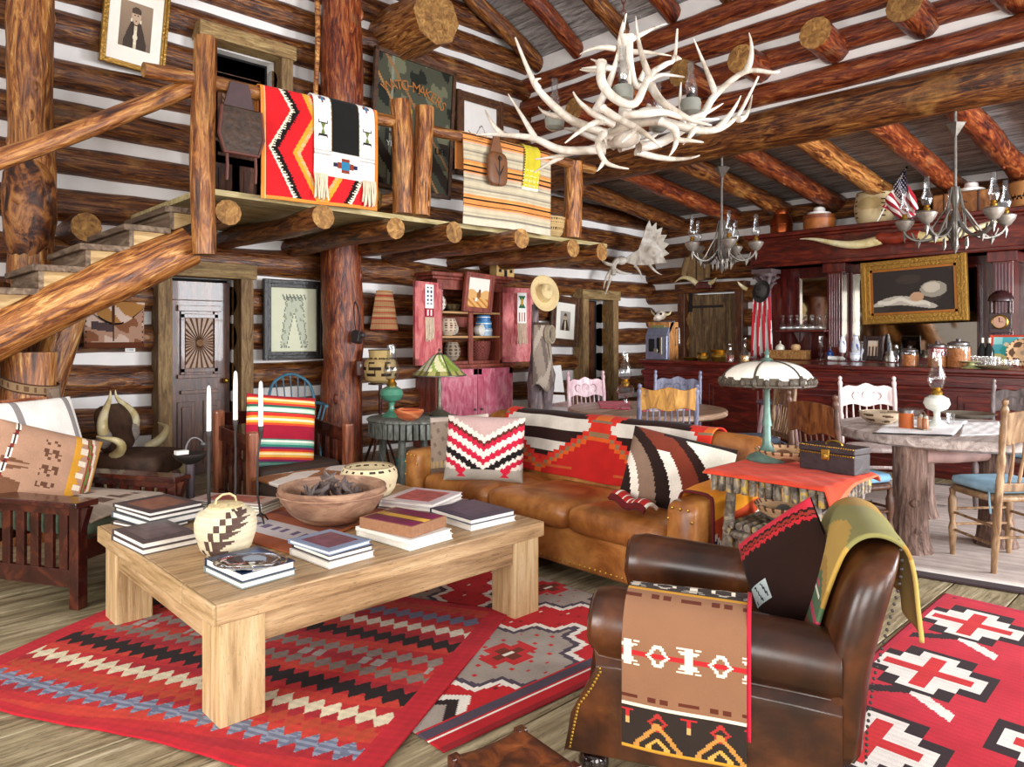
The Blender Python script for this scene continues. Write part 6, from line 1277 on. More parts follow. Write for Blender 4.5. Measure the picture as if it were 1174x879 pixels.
# back bar with mirrors
BB=T('back_bar','carved mahogany back bar with mirrors, columns and a deep cornice behind the counter','back bar',(9.9,0,0))
b=MB();b.bx(-.5,.5,-2.3,5.15,0,BZ-.02);b.bx(-.55,.5,-2.32,5.2,BZ-.05,BZ);b.ob('back_counter',DARKY,BB,sm=0,bev=.01)
CB=wood('cornice_oak',[(.3,'2a0c0a'),(.5,'54180f'),(.7,'80301a')],(6,1,6),ns=3.,rough=.3,bump=.06,coat=.3,rnd=0.)
b=MB();b.bx(-.1,.5,-2.3,5.2,2.38,2.80);b.bx(-.2,.5,-2.32,5.25,2.80,2.86);b.bx(-.16,.5,-2.32,5.22,2.76,2.80);b.bx(-.14,.5,-2.3,5.22,2.38,2.43);b.ob('cornice',CB,BB,sm=0,bev=.012)
b=MB();b.bx(.3,.5,-2.3,5.15,BZ,2.4);b.ob('back_panel',DARKZ,BB,sm=0)
MIR=solid('mirror_glass','b8b4a8',.04,1.,var=.02)
for v0,v1,z0,z1 in((4.62,4.16,1.50,2.22),(3.88,2.42,1.12,2.24),(1.86,.5,1.12,2.26)):
    b=MB();b.bx(.285,.298,v1,v0,z0,z1);m=b.ob('mirror',MIR,BB,sm=0)
    b=MB();b.bx(.24,.30,v0,v0+.035,z0-.03,z1+.03);b.bx(.24,.30,v1-.035,v1,z0-.03,z1+.03);b.bx(.24,.30,v1,v0,z1,z1+.035);b.bx(.24,.30,v1,v0,z0-.035,z0);b.ob('mirror_moulding',DARKY,m,sm=0,bev=.006)
for v in(4.02,2.10,.35):
    b=MB();b.bx(-.02,.3,v-.10,v+.10,BZ,2.38);b.bx(-.06,.3,v-.15,v+.15,2.26,2.38);b.bx(-.05,.3,v-.13,v+.13,BZ,BZ+.1)
    b.ob('pilaster',DARKZ,BB,sm=0,bev=.006)
    for i in range(5):
        b=MB();b.bx(-.035,-.02,v-.07+i*.032,v-.055+i*.032,1.25,2.24);b.ob('flute',solid('flute_sheen','6a4048',.2,coat=.5),BB,sm=0,bev=.003)
b=MB();b.lathe([(.13,BZ),(.12,BZ+.06),(.085,BZ+.1),(.08,1.6),(.075,2.08)],c=(-.02,5.0,0),n=20);b.ob('round_column',solid('pink_lit_column','7a3a40',.25,coat=.4),BB)  # pink light on the column is put into its colour
b=MB();b.lathe([(.08,2.08),(.09,2.1),(.085,2.14),(.13,2.24),(.15,2.30)],c=(-.02,5.0,0),n=16)
for k in range(10):
    a=k*PI/5
    for z,r in((2.14,.095),(2.22,.125)): b.tube(bez([(-.02+r*.85*math.cos(a),5+r*.85*math.sin(a),z-.03),(-.02+r*1.1*math.cos(a),5+r*1.1*math.sin(a),z+.02),(-.02+r*1.4*math.cos(a),5+r*1.4*math.sin(a),z+.05),(-.02+r*1.45*math.cos(a),5+r*1.45*math.sin(a),z+.01)],6),.014,5)
b.bx(-.17,.13,4.85,5.15,2.30,2.36);b.ob('carved_capital',solid('capital','5a4a4a',.4,var=.3,sc=30),BB)
b=MB();b.bx(-.2,.3,4.08,4.78,1.455,1.48);b.ob('glass_shelf',DARKY,BB,sm=0,bev=.006)
for v in(4.2,4.66):
    b=MB();b.prism([(0,0),(-.18,0),(0,-.16)],.03,(.28,v,1.455),rot=(PI/2,0,0));b.ob('shelf_bracket',DARKZ,BB,sm=0)
ZC=2.861
def bar(px,u,z): q=pu(px,YV,u);return (q.x,q.y,z)
def jarL(r,h,n=18): return [(0,0),(r*.95,0),(r,h*.06),(r,h)]
# on the cornice
t=T('copper_can','large copper milk can on the left end of the back bar cornice','can',(10.05,4.85,ZC));b=MB();b.lathe([(.15,0),(.155,.03),(.15,.22),(.13,.26),(.10,.30),(.11,.36),(.12,.37)],n=24);b.ob('body',solid('copper','9a4a24',.3,.85,var=.3),t)
b=MB();b.tube([(.156*math.cos(a),.156*math.sin(a),.14) for a in [2*PI*i/24 for i in range(25)]],.008,6,cap=False);b.ob('hoop',solid('copper','9a4a24',.3,.85),t)
t=T('round_hatbox','round bentwood box on the cornice with a white hat on its lid','box',(9.98,4.27,ZC));b=MB();b.lathe([(.21,0),(.21,.19)],n=32);b.ob('box',solid('bentwood','a55f2c',.35,var=.3,sc=10),t);b=MB();b.lathe([(.217,.15),(.217,.205)],n=32);b.ob('lid',solid('bentwood_dark','7d4020',.35),t)
def hat(name,label,loc,mat,r=.19,rot=(0,0,0),s=1.):
    t=T(name,label,'hat',loc,rot=rot);b=MB();b.lathe([(.0,.105),(.05,.115),(.08,.1),(.095,.02),(.1,.0),(.15,.002),(r,.03)],n=32,cap=False,sq=.8);o=b.ob('crown_and_brim',mat,t);m=o.modifiers.new('t','SOLIDIFY');m.thickness=.006
    b=MB();b.lathe([(.101,.004),(.098,.028)],n=32,cap=False,sq=.8);b.ob('hat_band',BLACK if mat is not STRAW else BRASS,t);return t
WHAT=solid('white_felt','e2ddd6',.9,var=.05)
hat('cowboy_hat','white hat lying on the round bentwood box',(9.98,4.27,ZC+.207),WHAT,.19)
def c_drum(s,t): return Pal(len(s),'cdb78c').p(np.sin(s*12+t*3)+np.sin(t*7-s*5)>1.1,'b39a6a').p((np.abs(saw(s*4)-.5)<.03),'6a4a2a').p((np.abs(saw(s*4)-.5)<.07)&(saw(t*9)<.25),'4a3018').p(t>.97,'8a6a40').c
o=pot('big rawhide burden basket with laced seams on the cornice','basket',(10.0,3.55,ZC),[(.19,0),(.235,.1),(.25,.22),(.235,.33),(.215,.42)],c_drum,'rawhide_basket',th=.01)
def c_flag(s,t):
    P_=Pal(len(s),'e9e2dc').p(np.floor(t*13)%2==0,'a32431');cn=(s<.42)&(t>.46);P_.p(cn,'26284f');P_.p(cn&(((saw(s*14)-.5)**2+(saw(t*17)-.5)**2)<.07),'e9e2dc');return P_.c
fl=T('flag_stick','small american flag on a white stick leaning on the rawhide basket','flag',(9.72,3.30,ZC),rad(-90))
b=MB();b.cyl((-.12,0,.0),(.22,0,.62),.008,8);b.ob('stick',solid('white_stick','e6e2dc',.5),fl);b=MB();b.sph((.225,0,.63),.016,8);b.ob('finial',BLACK,fl)
CL('cloth',lambda S,T_:(.22-.26*(1-T_)+S*.16+.16*(1-T_)*S+.012*np.sin(T_*20+S*9)-.02,-.02+.02*np.sin(T_*16+S*5),.62-.44*(1-T_)-S*.5+.24*S*(1-T_)),c_flag,40,52,FELT,fl,th=.003)
sc=T('suitcase','worn tan leather suitcase on the cornice with a white hat on top','suitcase',(10.02,2.52,ZC));b=MB();b.box((0,0,.135),(.3,.62,.27));b.ob('case',wood('tan_case',[(.3,'5a3018'),(.5,'8a5428'),(.7,'b57c45')],(2,2,2),rough=.4,rnd=0.),sc,sm=0,bev=.02,seg=3)
b=MB();b.box((0,.18,.135),(.306,.035,.276));b.box((0,-.18,.135),(.306,.035,.276));b.ob('strap',solid('strap_brown','4a2a18',.5),sc,sm=0,bev=.01)
b=MB();b.tube(bez([(-.155,-.06,.14),(-.2,-.06,.15),(-.2,.06,.15),(-.155,.06,.14)]),.01,6);b.ob('handle',MT['strap_brown'],sc)
hat('cowboy_hat','white hat lying on the tan suitcase',(10.02,2.45,ZC+.275),WHAT,.18)
o=pot('tan basket with black zigzag bands at the right end of the cornice','basket',(10.0,1.85,ZC),[(.2,0),(.21,.02),(.215,.3)],lambda s,t:Pal(len(s),'c98f58').p(np.abs(t-.3-.06*tri(s*26))<.03,'2a1a14').p(np.abs(t-.65-.06*tri(s*26))<.03,'2a1a14').c,'zigzag_basket',mat=BASK,n=120)
lh=T('longhorn_mount','pair of long steer horns joined by a leather wrap on the back bar cornice','horns',(9.66,3.15,2.62))
for s in(-1,1):
    b=MB();horn(b,bez([(0,s*.2,0),(-.02,s*.5,-.07),(-.04,s*.72,-.07),(-.06,s*.92,.10),(-.06,s*1.22,.10)],18),.062,12);b.ob('horn',HORN,lh)
b=MB();b.tube([(0,-.24+i*.048,.01-.01*math.cos(i)) for i in range(11)],[.068+.008*(i%2) for i in range(11)],14);b.ob('leather_wrap',solid('red_leather','7a2a18',.4,var=.25),lh)
b=MB();b.box((.1,0,0),(.16,.1,.1));b.ob('mount',DARKY,lh,sm=0)
# painting on the back bar: a plain dark still life with pale cloth
def c_still(s,t):
    P_=Pal(len(s),'2e2622');n=np.sin(s*9+t*5)+np.sin(t*13-s*4);P_.p(n>1.1,'3a302a');P_.p(((s-.4)/.38)**2+((t-.2-.1*np.sin(s*5))/.1)**2<1,'a89e90').p((np.abs(t-.2-.1*np.sin(s*5)-.03*np.sin(s*22))<.04)&(s>.08)&(s<.7),'c9bfae').p(((s-.74)/.15)**2+((t-.5)/.17)**2<1,'8f8778').p(((s-.72)/.1)**2+((t-.54)/.11)**2<1,'b5aa98').p(((s-.55)/.08)**2+((t-.36)/.1)**2<1,'b08a6a');return P_.c
pic('framed_painting','wide ornate gold framed dark painting of pale drapery on the back bar mirror','painting',(9.76,3.02,1.965),1.20,.80,.11,GOLD,c_still,-PI/2,tilt=(0,rad(-2)),n=70,depth=.06,liner=(.03,solid('gilt_liner','a5662a',.35,.6)))
# mantel clock hanging on the right pilaster
ck=T('wall_clock','carved dark wall clock with a domed hood hung on the right pilaster','clock',(9.80,2.10,1.44));CW=solid('clock_wood','33191a',.35,var=.3,sc=30)
b=MB();b.box((0,0,.02),(.1,.2,.06));b.box((-.0,0,.12),(.09,.22,.2));b.ob('case',CW,ck,sm=40,bev=.005)
b=MB();b.lathe([(.0,.36),(.13,.36),(.13,.38),(.11,.43),(.05,.48),(.0,.49)],n=20,cap=False);b.ob('hood',CW,ck,sm=40)
b=MB();b.lathe([(.0,0),(.075,0),(.085,.012),(.075,.02),(.07,.012)],c=(-.05,0,.12),rot=(0,-PI/2,0),n=24,cap=False);b.ob('bezel',BRASS,ck)
b=MB();b.lathe([(.0,.0),(.066,.0)],c=(-.066,0,.12),rot=(0,-PI/2,0),n=24,cap=False);b.ob('dial',solid('clock_dial','b98a70',.4),ck)
b=MB();b.box((-.068,.0,.145),(.002,.006,.05));b.box((-.068,-.018,.12),(.002,.036,.006));b.ob('clock_hands',BLACK,ck,sm=0)
for s in(-1,1):
    b=MB();b.lathe([(.014,.22),(.02,.25),(.011,.28),(.018,.34),(.014,.36)],c=(-.03,s*.09,0),n=10);b.ob('colonnette',CW,ck)
# draped flag and hat on the round column
def c_dr(s,t): return Pal(len(s),'e3dbd6').p(np.floor((s+.04*np.sin(t*5))*7)%2==0,'a8202c').p(t>.93,'3a4a78').c
tag(CL('draped_flag',lambda S,T_:(9.74-.03*np.sin(S*22+T_*2)*(1.1-T_),5.12-S*.30*(1.15-.35*T_)+.05*(1-T_),1.10+T_*.92),c_dr,44,30,FELT,None,th=.006),'red and white striped flag draped down the round column of the back bar','flag')
hat('cowboy_hat','black hat hung on the round column above the striped flag',(9.70,4.97,2.03),solid('black_felt','2a241f',.85),.17,rot=(0,rad(-75),0))
hk=MB();hk.tube(bez([(9.74,5.22,2.08),(9.7,5.3,2.12),(9.68,5.34,2.2)]),[.03]*5+[.022]*4+[.015,.012,.008,.004],8);tag(hk.ob('powder_horn',HORN),'small curved powder horn beside the black hat','horn')
# bar-top left: slot machine, brass, decanters
sm_=T('slot_machine','vintage grey-blue slot machine with a wooden side and lever on the bar','slot machine',(8.02,5.44,BZ+.001))
b=MB();b.bx(.06,.27,0,.34,0,.5);b.ob('cabinet',wood('slot_oak',[(.3,'7a4a24'),(.5,'ab7440'),(.7,'cfa06a')],(5,5,1),rough=.4),sm_,sm=0,bev=.006)
b=MB();b.bx(0,.06,.0,.34,0,.32);b.prism([(0,.32),(.06,.32),(.2,.52),(.1,.5)],.34,(0,.17,0),rot=(PI/2,0,0));b.ob('front_casting',solid('slot_metal','8a90a8',.3,.6,var=.25,sc=20),sm_,sm=0,bev=.008)
b=MB();b.box((-.004,.24,.19),(.012,.09,.17));b.box((-.004,.13,.19),(.012,.05,.2));b.ob('payout_window',BLACK,sm_,sm=0,bev=.003)
b=MB();b.box((-.012,.085,.18),(.012,.03,.24));b.box((-.012,.165,.12),(.02,.06,.05));b.ob('chrome_trim',SILVER,sm_,sm=0,bev=.004)
for i in range(3):
    b=MB();b.box((.07,.1+.075*i,.42),(.02,.055,.075),rot=(0,rad(-35),0));b.ob('reel',solid('reel_green','7f9060',.5),sm_,sm=0)
b=MB();b.tube([(.2,-.012,.42),(.2,-.05,.42),(.2,-.06,.2)],.012,8);b.sph((.2,-.06,.2),.02,8);b.ob('lever',PEWTER,sm_)
sk=T('skull_figure','small bleached animal skull on top of the slot machine','skull',(8.15,5.62,BZ+.525));b=MB();b.sph((0,0,.07),.075,12,(1.1,.9,.85));b.tube(bez([(-.03,0,.05),(-.09,0,.03),(-.13,0,.02)]),[.05]*6+[.04]*4+[.03]*3,10);b.ob('cranium',BONE,sk)
b=MB();b.sph((-.06,.04,.085),.018,8);b.sph((-.06,-.04,.085),.018,8);b.ob('eye_socket',BLACK,sk)
for s in(-1,1):
    b=MB();horn(b,bez([(.0,s*.05,.08),(.02,s*.14,.06),(.0,s*.16,.14)]),.02,7);b.ob('horn',HORN,sk)
def lat(name,label,cat,loc,prof,mat,n=20,group=None,parts=()):
    b=MB();b.lathe(prof,n=n,cap=False)
    if not parts: return tag(b.ob(name,mat,loc=loc),label,cat,group)
    t=T(name,label,cat,loc,group=group);b.ob('body',mat,t)
    for pn,pp,pm in parts:
        b=MB();b.lathe(pp,n=n);b.ob(pn,pm,t)
    return t
BB1=[(0,0),(.05,0),(.09,.03),(.10,.07),(.085,.075),(.06,.03),(0,.012)]
lat('brass_dish','shallow brass dish next to the slot machine on the bar','dish',bar(792,8.15,BZ+.001),[(0,0),(.08,0),(.13,.035),(.125,.037),(.07,.008),(0,.006)],BRASS)
lat('brass_pot','small brass pot with a flared rim on the bar','pot',bar(806,8.12,BZ+.001),[(0,0),(.05,0),(.08,.03),(.07,.06),(.055,.075),(.085,.10),(.08,.1)],BRASS)
lat('brass_spittoon','large brass spittoon on the bar beside the red decanter','spittoon',bar(824,8.2,BZ+.001),[(0,0),(.08,0),(.11,.05),(.1,.08),(.07,.1),(.12,.14),(.115,.14)],BRASS)
for px,u,lab,hx,pr in((837,8.1,'square glass decanter of red liquor on the bar','7a2418',[(0,0),(.05,0),(.052,.1),(.03,.13),(.02,.14),(.02,.17),(.03,.18)]),(854,8.1,'tall glass decanter of amber liquor on the bar','b5832a',[(0,0),(.055,0),(.06,.06),(.045,.11),(.018,.16),(.016,.24),(.022,.25)])):
    k=lat('decanter',lab,'decanter',bar(px,u,BZ+.001),pr,GLASS,parts=(('liquor',[(.0,.004),(.046,.004),(.047,.075),(0,.075)],solid('liquor_'+hx,hx,.15)),('stopper',[(.012,pr[-1][1]),(.022,pr[-1][1]+.015),(.02,pr[-1][1]+.035),(.0,pr[-1][1]+.045)],GLASS)))
# on the back counter: left to right
ZB=BZ+.001
cbx=T('carved_box','long light carved wooden box on the back counter','box',bar(905,9.55,ZB),rad(0));b=MB();b.box((0,0,.055),(.16,.52,.11));b.ob('box',wood('carved_light',[(.3,'6a3f1c'),(.5,'a8743a'),(.7,'cfa268')],(14,14,14),ns=2.,rough=.5,bump=.8,rnd=0.),cbx,sm=0,bev=.006)
b=MB();b.box((0,0,.115),(.17,.53,.012));b.ob('lid',MT['carved_light'],cbx,sm=0,bev=.004)
q=bar(905,9.55,ZB+.122)
for k,dy in enumerate((.13,-.09)):
    lat('ceramic_figure',['white lidded ceramic piece at the left on the carved box','cream and orange ceramic piece at the right on the carved box'][k],'figurine',(q[0],q[1]+dy,q[2]),[(0,0),(.06,0),(.065,.03),(.05,.06),(.02,.08),(.008,.09),(.01,.12),(0,.125)] if k==0 else [(0,0),(.05,0),(.065,.035),(.05,.075),(.0,.085)],solid('ceramic_%d'%k,'ddd6c4' if k==0 else 'd0a878',.25,var=.3,sc=30))
rg=random.Random(31)
for i in range(12):   # decanters on the small mirror shelf
    lat('cut_glass_bottle','clear cut glass bottle on the shelf before the small mirror','bottle',(9.82+.16*(i%2),4.72-.052*i,1.482),[(0,0),(.04,0),(.045,.03),(.042,.07),(.015,.11),(.014,.16),(.024,.17)],GLASS,12,'cut glass bottles on the mirror shelf',parts=(('stopper',[(.01,.17),(.022,.185),(.02,.21),(0,.22)],GLASS),))
lat('crystal_candlestick','tall crystal candlestick on the back counter right of the carved box','candlestick',bar(941,9.55,ZB),[(0,0),(.05,0),(.05,.015),(.02,.04),(.035,.08),(.018,.12),(.035,.17),(.018,.21),(.03,.25),(.03,.31),(0,.31)],GLASS,12)
BLG=solid('cobalt_glass','1f4f9a',.12,var=.1);DEL=attrmat('delft_glaze',rough=.2,weave=100.,amt=.04,sheen=0.,bump=.02)
lat('blue_bottle','small cobalt blue bottle with a pale stopper on the back counter','bottle',bar(952,9.5,ZB),[(0,0),(.04,0),(.042,.1),(.015,.12),(.015,.15)],BLG,14,parts=(('stopper',[(.014,.15),(.02,.18),(.006,.2)],SILVER),))
def delft(s,t): return Pal(len(s),'e6e8ee').p(((saw(s*4)-.5)**2*1.2+(t-.45)**2*2<.045)&(np.sin(s*60+t*31)>-.3),'2f4f9f').p((t>.86)&(t<.9),'2f4f9f').c
def dpot(label,px,u,prof,name='delft_bottle',tilt=0,z=ZB):
    o=pot(label,'bottle' if 'bottle' in name else 'cup' if 'cup' in name else 'shoe',bar(px,u,z),prof,delft,name,n=40,mat=DEL,th=.003);o.rotation_euler=(tilt,0,0);return o
dpot('blue and white porcelain bottle tilted left of its twin on the back counter',966,9.45,[(.035,0),(.045,.05),(.04,.14),(.02,.2),(.015,.22)],tilt=.0,z=ZB+.10)
b=MB();q=bar(966,9.45,ZB);b.lathe([(.05,0),(.05,.095)],n=14);tag(b.ob('small_stand',DARKZ,loc=q),'little dark pedestal under the left porcelain bottle','pedestal')
dpot('blue and white porcelain bottle standing above the porcelain cup',981,9.62,[(.04,0),(.055,.05),(.05,.2),(.03,.28),(.02,.34)])
dpot('blue and white porcelain cup in front of the porcelain bottle',980,9.42,[(.04,0),(.055,.02),(.058,.1)],'delft_cup')
dpot('slim blue and white bottle left of the dark photo frame',990,9.48,[(.03,0),(.035,.08),(.03,.14),(.012,.19),(.012,.24)])
for k,(px,rz) in enumerate(((955,.3),(963,-.6))):
    t=T('porcelain_shoe',['white porcelain shoe lying flat by the blue bottle','white porcelain shoe leaning against the pedestal'][k],'shoe',bar(px,9.42,ZB),rz);b=MB();b.tube(bez([(0,.06,.03),(0,.02,.03),(0,-.05,.02),(0,-.11,.022)]),[.028]*4+[.03]*5+[.022,.016,.01,.004],10);b.ob('shoe',solid('white_glaze','e9e6e0',.25),t);b=MB();b.sph((0,-.0,.052),.012,6);b.ob('bow',BLG,t)
pic('photo_frame','small group photograph in a dark ornate frame on the back counter','picture frame',(9.48,bar(1001,9.48,0)[1],1.245),.24,.31,.06,solid('dark_ornate','2a1210',.4,var=.3,sc=40,bump=.8),lambda s,t:Pal(len(s),'c9b8a4').p((np.abs(saw(s*3)-.5)<.3)&(t<.62),'5a4034').p(((saw(s*3)-.5)/.2)**2+((t-.68)/.08)**2<1,'d0a88a').c,-PI/2,tilt=(rad(-8),0),n=30,depth=.03)
for k,(px,u,lab,pr,m) in enumerate(((1017,9.5,'round silver ornament right of the dark photo frame',[(0,0),(.04,0),(.045,.04),(.02,.08),(.03,.11),(0,.13)],SILVER),(1022,9.42,'white figurine right of the silver ornament',[(0,0),(.03,0),(.035,.05),(.02,.09),(.022,.12),(0,.14)],MT['white_glaze']),(1028,9.55,'tall clear perfume bottle before the large mirror',[(0,0),(.035,0),(.04,.1),(.015,.14),(.02,.2),(0,.22)],GLASS),(1033,9.45,'black and silver pepper mill on the back counter',[(0,0),(.03,0),(.02,.06),(.03,.1),(.012,.14),(.02,.17),(0,.19)],BLACK))):
    lat('perfume_bottle' if k==2 else 'ornament' if k==0 else 'figurine' if k==1 else 'pepper_mill',lab,'ornament',bar(px,u,ZB),pr,m,14)
lat('red_tin','red round tin behind the pretzel jars on the bar','tin',bar(1076,8.62,ZB),[(0,0),(.10,0),(.10,.17),(.09,.19),(0,.2)],solid('red_enamel','9a2a24',.35,var=.15))
lat('red_tin','red drum shaped tin behind the tallest pretzel jar','tin',bar(1096,8.62,ZB),[(0,0),(.11,0),(.11,.16),(.1,.17),(0,.17)],solid('red_enamel2','b04a3a',.35,var=.15))
PRZ=solid('pretzels','a5622a',.6,var=.7,sc=70,bump=1.)
def pjar(px,u,r,h,lab,fill):
    t=T('snack_jar',lab,'jar',bar(px,u,ZB),group='glass snack jars on the bar');b=MB();b.lathe([(0,0),(r*.96,0),(r,.015),(r,h*.92),(r*.85,h)],n=24,cap=False);b.ob('jar',GLASS,t)
    b=MB();b.lathe([(0,.006),(r*.93,.006),(r*.93,h*fill),(0,h*fill+.01)],n=24,cap=False);o=b.ob('pretzels',PRZ,t);o['kind']='stuff'
    b=MB();b.lathe([(r*.88,h),(r*.9,h+.02),(r*.6,h+.035),(.02,h+.04),(.025,h+.06),(0,h+.065)],n=24,cap=False);b.ob('lid',PEWTER,t)
pjar(1043,8.08,.085,.15,'small squat glass jar of pretzels on the bar',.8);pjar(1075,8.1,.092,.20,'middle glass jar half full of pretzels on the bar',.55);pjar(1099,8.14,.11,.225,'largest glass jar full of pretzels on the bar',.85)
lat('cake_stand','small green pedestal stand right of the pretzel jars','stand',bar(1113,8.02,ZB),[(0,0),(.085,0),(.07,.015),(.035,.035),(.03,.05),(.09,.065),(.085,.07),(0,.06)],solid('sage_glaze','8f8f60',.3,var=.2))
lat('oval_dish','flat scalloped oval dish at the front edge of the bar','dish',bar(1140,8.03,ZB),[(0,0),(.1,.0),(.15,.03),(.145,.032),(.1,.008),(0,.006)],solid('old_silver_dish','a89a78',.35,.5,var=.2))
for i in range(14):
    lat('tumbler','clear glass tumbler in the rows on the bar','glass',bar(1116+(i%7)*4.6,8.26+.11*(i//7),ZB),[(0,.004),(.03,0),(.034,.11),(.0325,.11),(.028,.01)],GLASS,12,'tumblers in rows on the bar')
for k,px in enumerate((1150,1163)):
    lat('wine_glass',['left one of two patterned round glasses before the painted tray','right one of two patterned round glasses before the painted tray'][k],'glass',bar(px,8.15,ZB),[(0,.003),(.03,0),(.05,.04),(.045,.09),(.043,.09),(.047,.04),(.0,.012)],GLASS,16)
for k,px in enumerate((1126,1134)):
    lat('dark_bottle',['left one of two black bottles behind the tumblers','right one of two black bottles behind the tumblers'][k],'bottle',bar(px,8.75,ZB),[(0,0),(.045,0),(.046,.16),(.018,.22),(.016,.29)],solid('black_glass','0f1410',.1),14,parts=(('capsule',[(.018,.24),(.018,.295),(0,.297)],SILVER),))
def c_tray(s,t): return Pal(len(s),'b8402c').p((s>.09)&(s<.91)&(t>.08)&(t<.92),'4f9fa8').p((s>.09)&(s<.91)&(t>.08)&(t<.4),'b9b070').p((s>.09)&(s<.91)&(t>.7)&(t<.92)&(np.sin(s*9)>.2),'8fc4c0').p(((s-.5)/.22)**2+((t-.5)/.17)**2<1,'2f8f88').p(((s-.44)/.07)**2+((t-.7)/.06)**2<1,'d8c9a0').c
tag(CL('painted_tray',lambda S,T_:(8.72+.1*T_+.012*((2*S-1)**8+(2*T_-1)**8)*-1,1.985-S*.34,ZB+.003+T_*.32),c_tray,30,30,PAINT,None,th=.008),'red edged painted tray leaning up behind the patterned glasses','tray')
t=coil('round coiled basket plate standing at the right end of the bar',(8.62,1.66,ZB+.145),.14,.03,'5a4030','basket_plate');t.rotation_euler=(0,rad(-75),0)
# jacket and horns on the bar-side log wall
jk=T('fringed_jacket','tan buckskin jacket hung on the log wall above the plank hatch','jacket',(10.22,6.36,2.30),-PI/2);BUCK=solid('buckskin_tan','8a6d48',.85,var=.3,sc=14,bump=.3)
b=MB();b.prism([(-.14,.0),(.0,-.02),(.0,.46),(-.05,.47),(-.17,.36)],.07,(-.01,0,0),rot=(PI/2,0,0));b.ob('front_panel',BUCK,jk,sm=0,bev=.02,seg=3)
b=MB();b.prism([(.14,.0),(.17,.36),(.05,.47),(.0,.46),(.0,-.02)],.07,(.015,0,0),rot=(PI/2,0,0));b.ob('front_panel',BUCK,jk,sm=0,bev=.02,seg=3)
for s in(-1,1):
    b=MB();b.tube([(s*.15,-.02,.38),(s*.21,-.03,.2),(s*.22,-.05,.02)],[.055,.055,.045],10);b.ob('sleeve',BUCK,jk)
hr=T('horn_rack','dark wall rack with an upcurved horn at the top of the plank hatch','horn rack',(10.18,6.25,2.26),-PI/2);b=MB();b.box((.05,.02,-.05),(.3,.1,.12));b.ob('block',DARKY,hr,sm=0,bev=.02)
b=MB();horn(b,bez([(-.08,0,-.02),(-.2,-.04,.1),(-.32,-.05,.14),(-.46,-.06,.02)]),.045,10);b.ob('horn',HORN,hr)
b=MB();horn(b,bez([(.16,0,-.02),(.26,-.04,.0),(.3,-.05,.06)]),.04,10);b.ob('horn',HORN,hr)
# ================================================================ BALCONY AND CHANDELIERS
def overrail(u0,u1,v,zr,front,back,r=.062):
    P=pathf([(v+r,zr-back),(v+r,zr-.01),(v+.03,zr+r*.9),(v-.03,zr+r*.9),(v-r,zr-.01),(v-r-.01,zr-front*.5),(v-r-.004,zr-front)])
    return P
zr=3.315
P1=overrail(0,0,5.47,zr,.84,.35)
def redb(S,T_):
    y,z=P1(T_);return 2.46+S*1.07,y-.012*np.sin(S*11)*T_*T_,z+.028*S
def redc(s,t):
    t=np.clip((t-.33)/.67,0,1);P_=Pal(len(s),'d22026');x=.5-np.abs(s-.5);n=t*44
    zz=np.interp(t,[0,.22,.56,1],[.15,.265,.09,.30]);tooth=saw(n)
    P_.p((x>zz-.035)&(x<zz+.012),'e8dfc4').p((x>zz+.012-.045*(tooth))&(x<zz+.05-.03*tooth)&(x>zz-.02),'1c1312').p((x>zz+.012)&(x<zz+.035),'1c1312')
    z2=np.interp(t,[0,.25,.58,1],[.34,.445,.28,.50]);P_.p((x>z2-.035)&(x<z2+.03),'e09a30').p((x>z2-.0)&(x<z2+.03)&(tooth>.25),'c9a878')
    P_.p((s<.03)|(s>.97)|(t>.975),'d9873a').p((s>.028)&(s<.034),'e8c090');return P_.c
tag(CL('navajo_blanket',redb,redc,150,150,CLOTH,None,th=.008,off=1),'red blanket with serrated black and white chevrons hung over the balcony railing','blanket')
P2=overrail(0,0,5.47,zr,.60,.2,.080)
VX=T('beaded_vest','white beaded panel with a black middle hung over the red blanket on the railing','vest',(0,0,0))
def vestp(x0,x1,t0,t1):
    def f(S,T_):
        s=x0+(x1-x0)*S;y,z=P2(t0+(t1-t0)*T_);return 2.905+s*.58,y,z+.028*.6+.0*S
    return f
def crosses(pts,bugs):
    def g(s,t):
        P_=Pal(len(s),'efece6')
        for cx,cy,a in pts: P_.p(((np.abs(s-cx)<.14)&(np.abs(t-cy)<a*.25))|((np.abs(s-cx)<.06)&(np.abs(t-cy)<a*.62)),'8a3a2a').p((np.abs(s-cx)<.07)&(np.abs(t-cy)<a*.3),'2f7a9f').p((np.abs(s-cx)<.2)&(np.abs(s-cx)>.14)&(np.abs(t-cy)<a*.2),'2a2a4a')
        for cx,cy,a in bugs: P_.p((np.abs(s-cx)<.03+.5*np.abs(t-cy)/a*.3)&(np.abs(t-cy)<a*.6),'6a7a3a').p((np.abs(np.abs(t-cy)-a*.75)<a*.07)&(np.abs(s-cx)<.24),'2a2a28').p((np.abs(np.abs(s-cx)-.24)<.025)&(np.abs(t-cy)>a*.7)&(np.abs(t-cy)<a*1.0),'2a2a28')
        return P_.c
    return g
cs=crosses([(.5,.38,.1)],[(.5,.72,.09)])
CL('side_panel',vestp(0,.27,.1,.84),cs,40,80,FELT,VX,th=.008,off=1);CL('side_panel',vestp(.73,1.,.1,.84),cs,40,80,FELT,VX,th=.008,off=1)
CL('bottom_panel',vestp(0,1.,.80,1.),crosses([(.5,.5,.5)],[]),60,24,FELT,VX,th=.009,off=1)
CL('black_middle',vestp(.26,.74,.05,.82),lambda s,t:Pal(len(s),'1d1c1a').p((s<.03)|(s>.97)|(t>.97),'a58a60').c,30,50,FELT,VX,th=.007,off=1)
rg=random.Random(6)
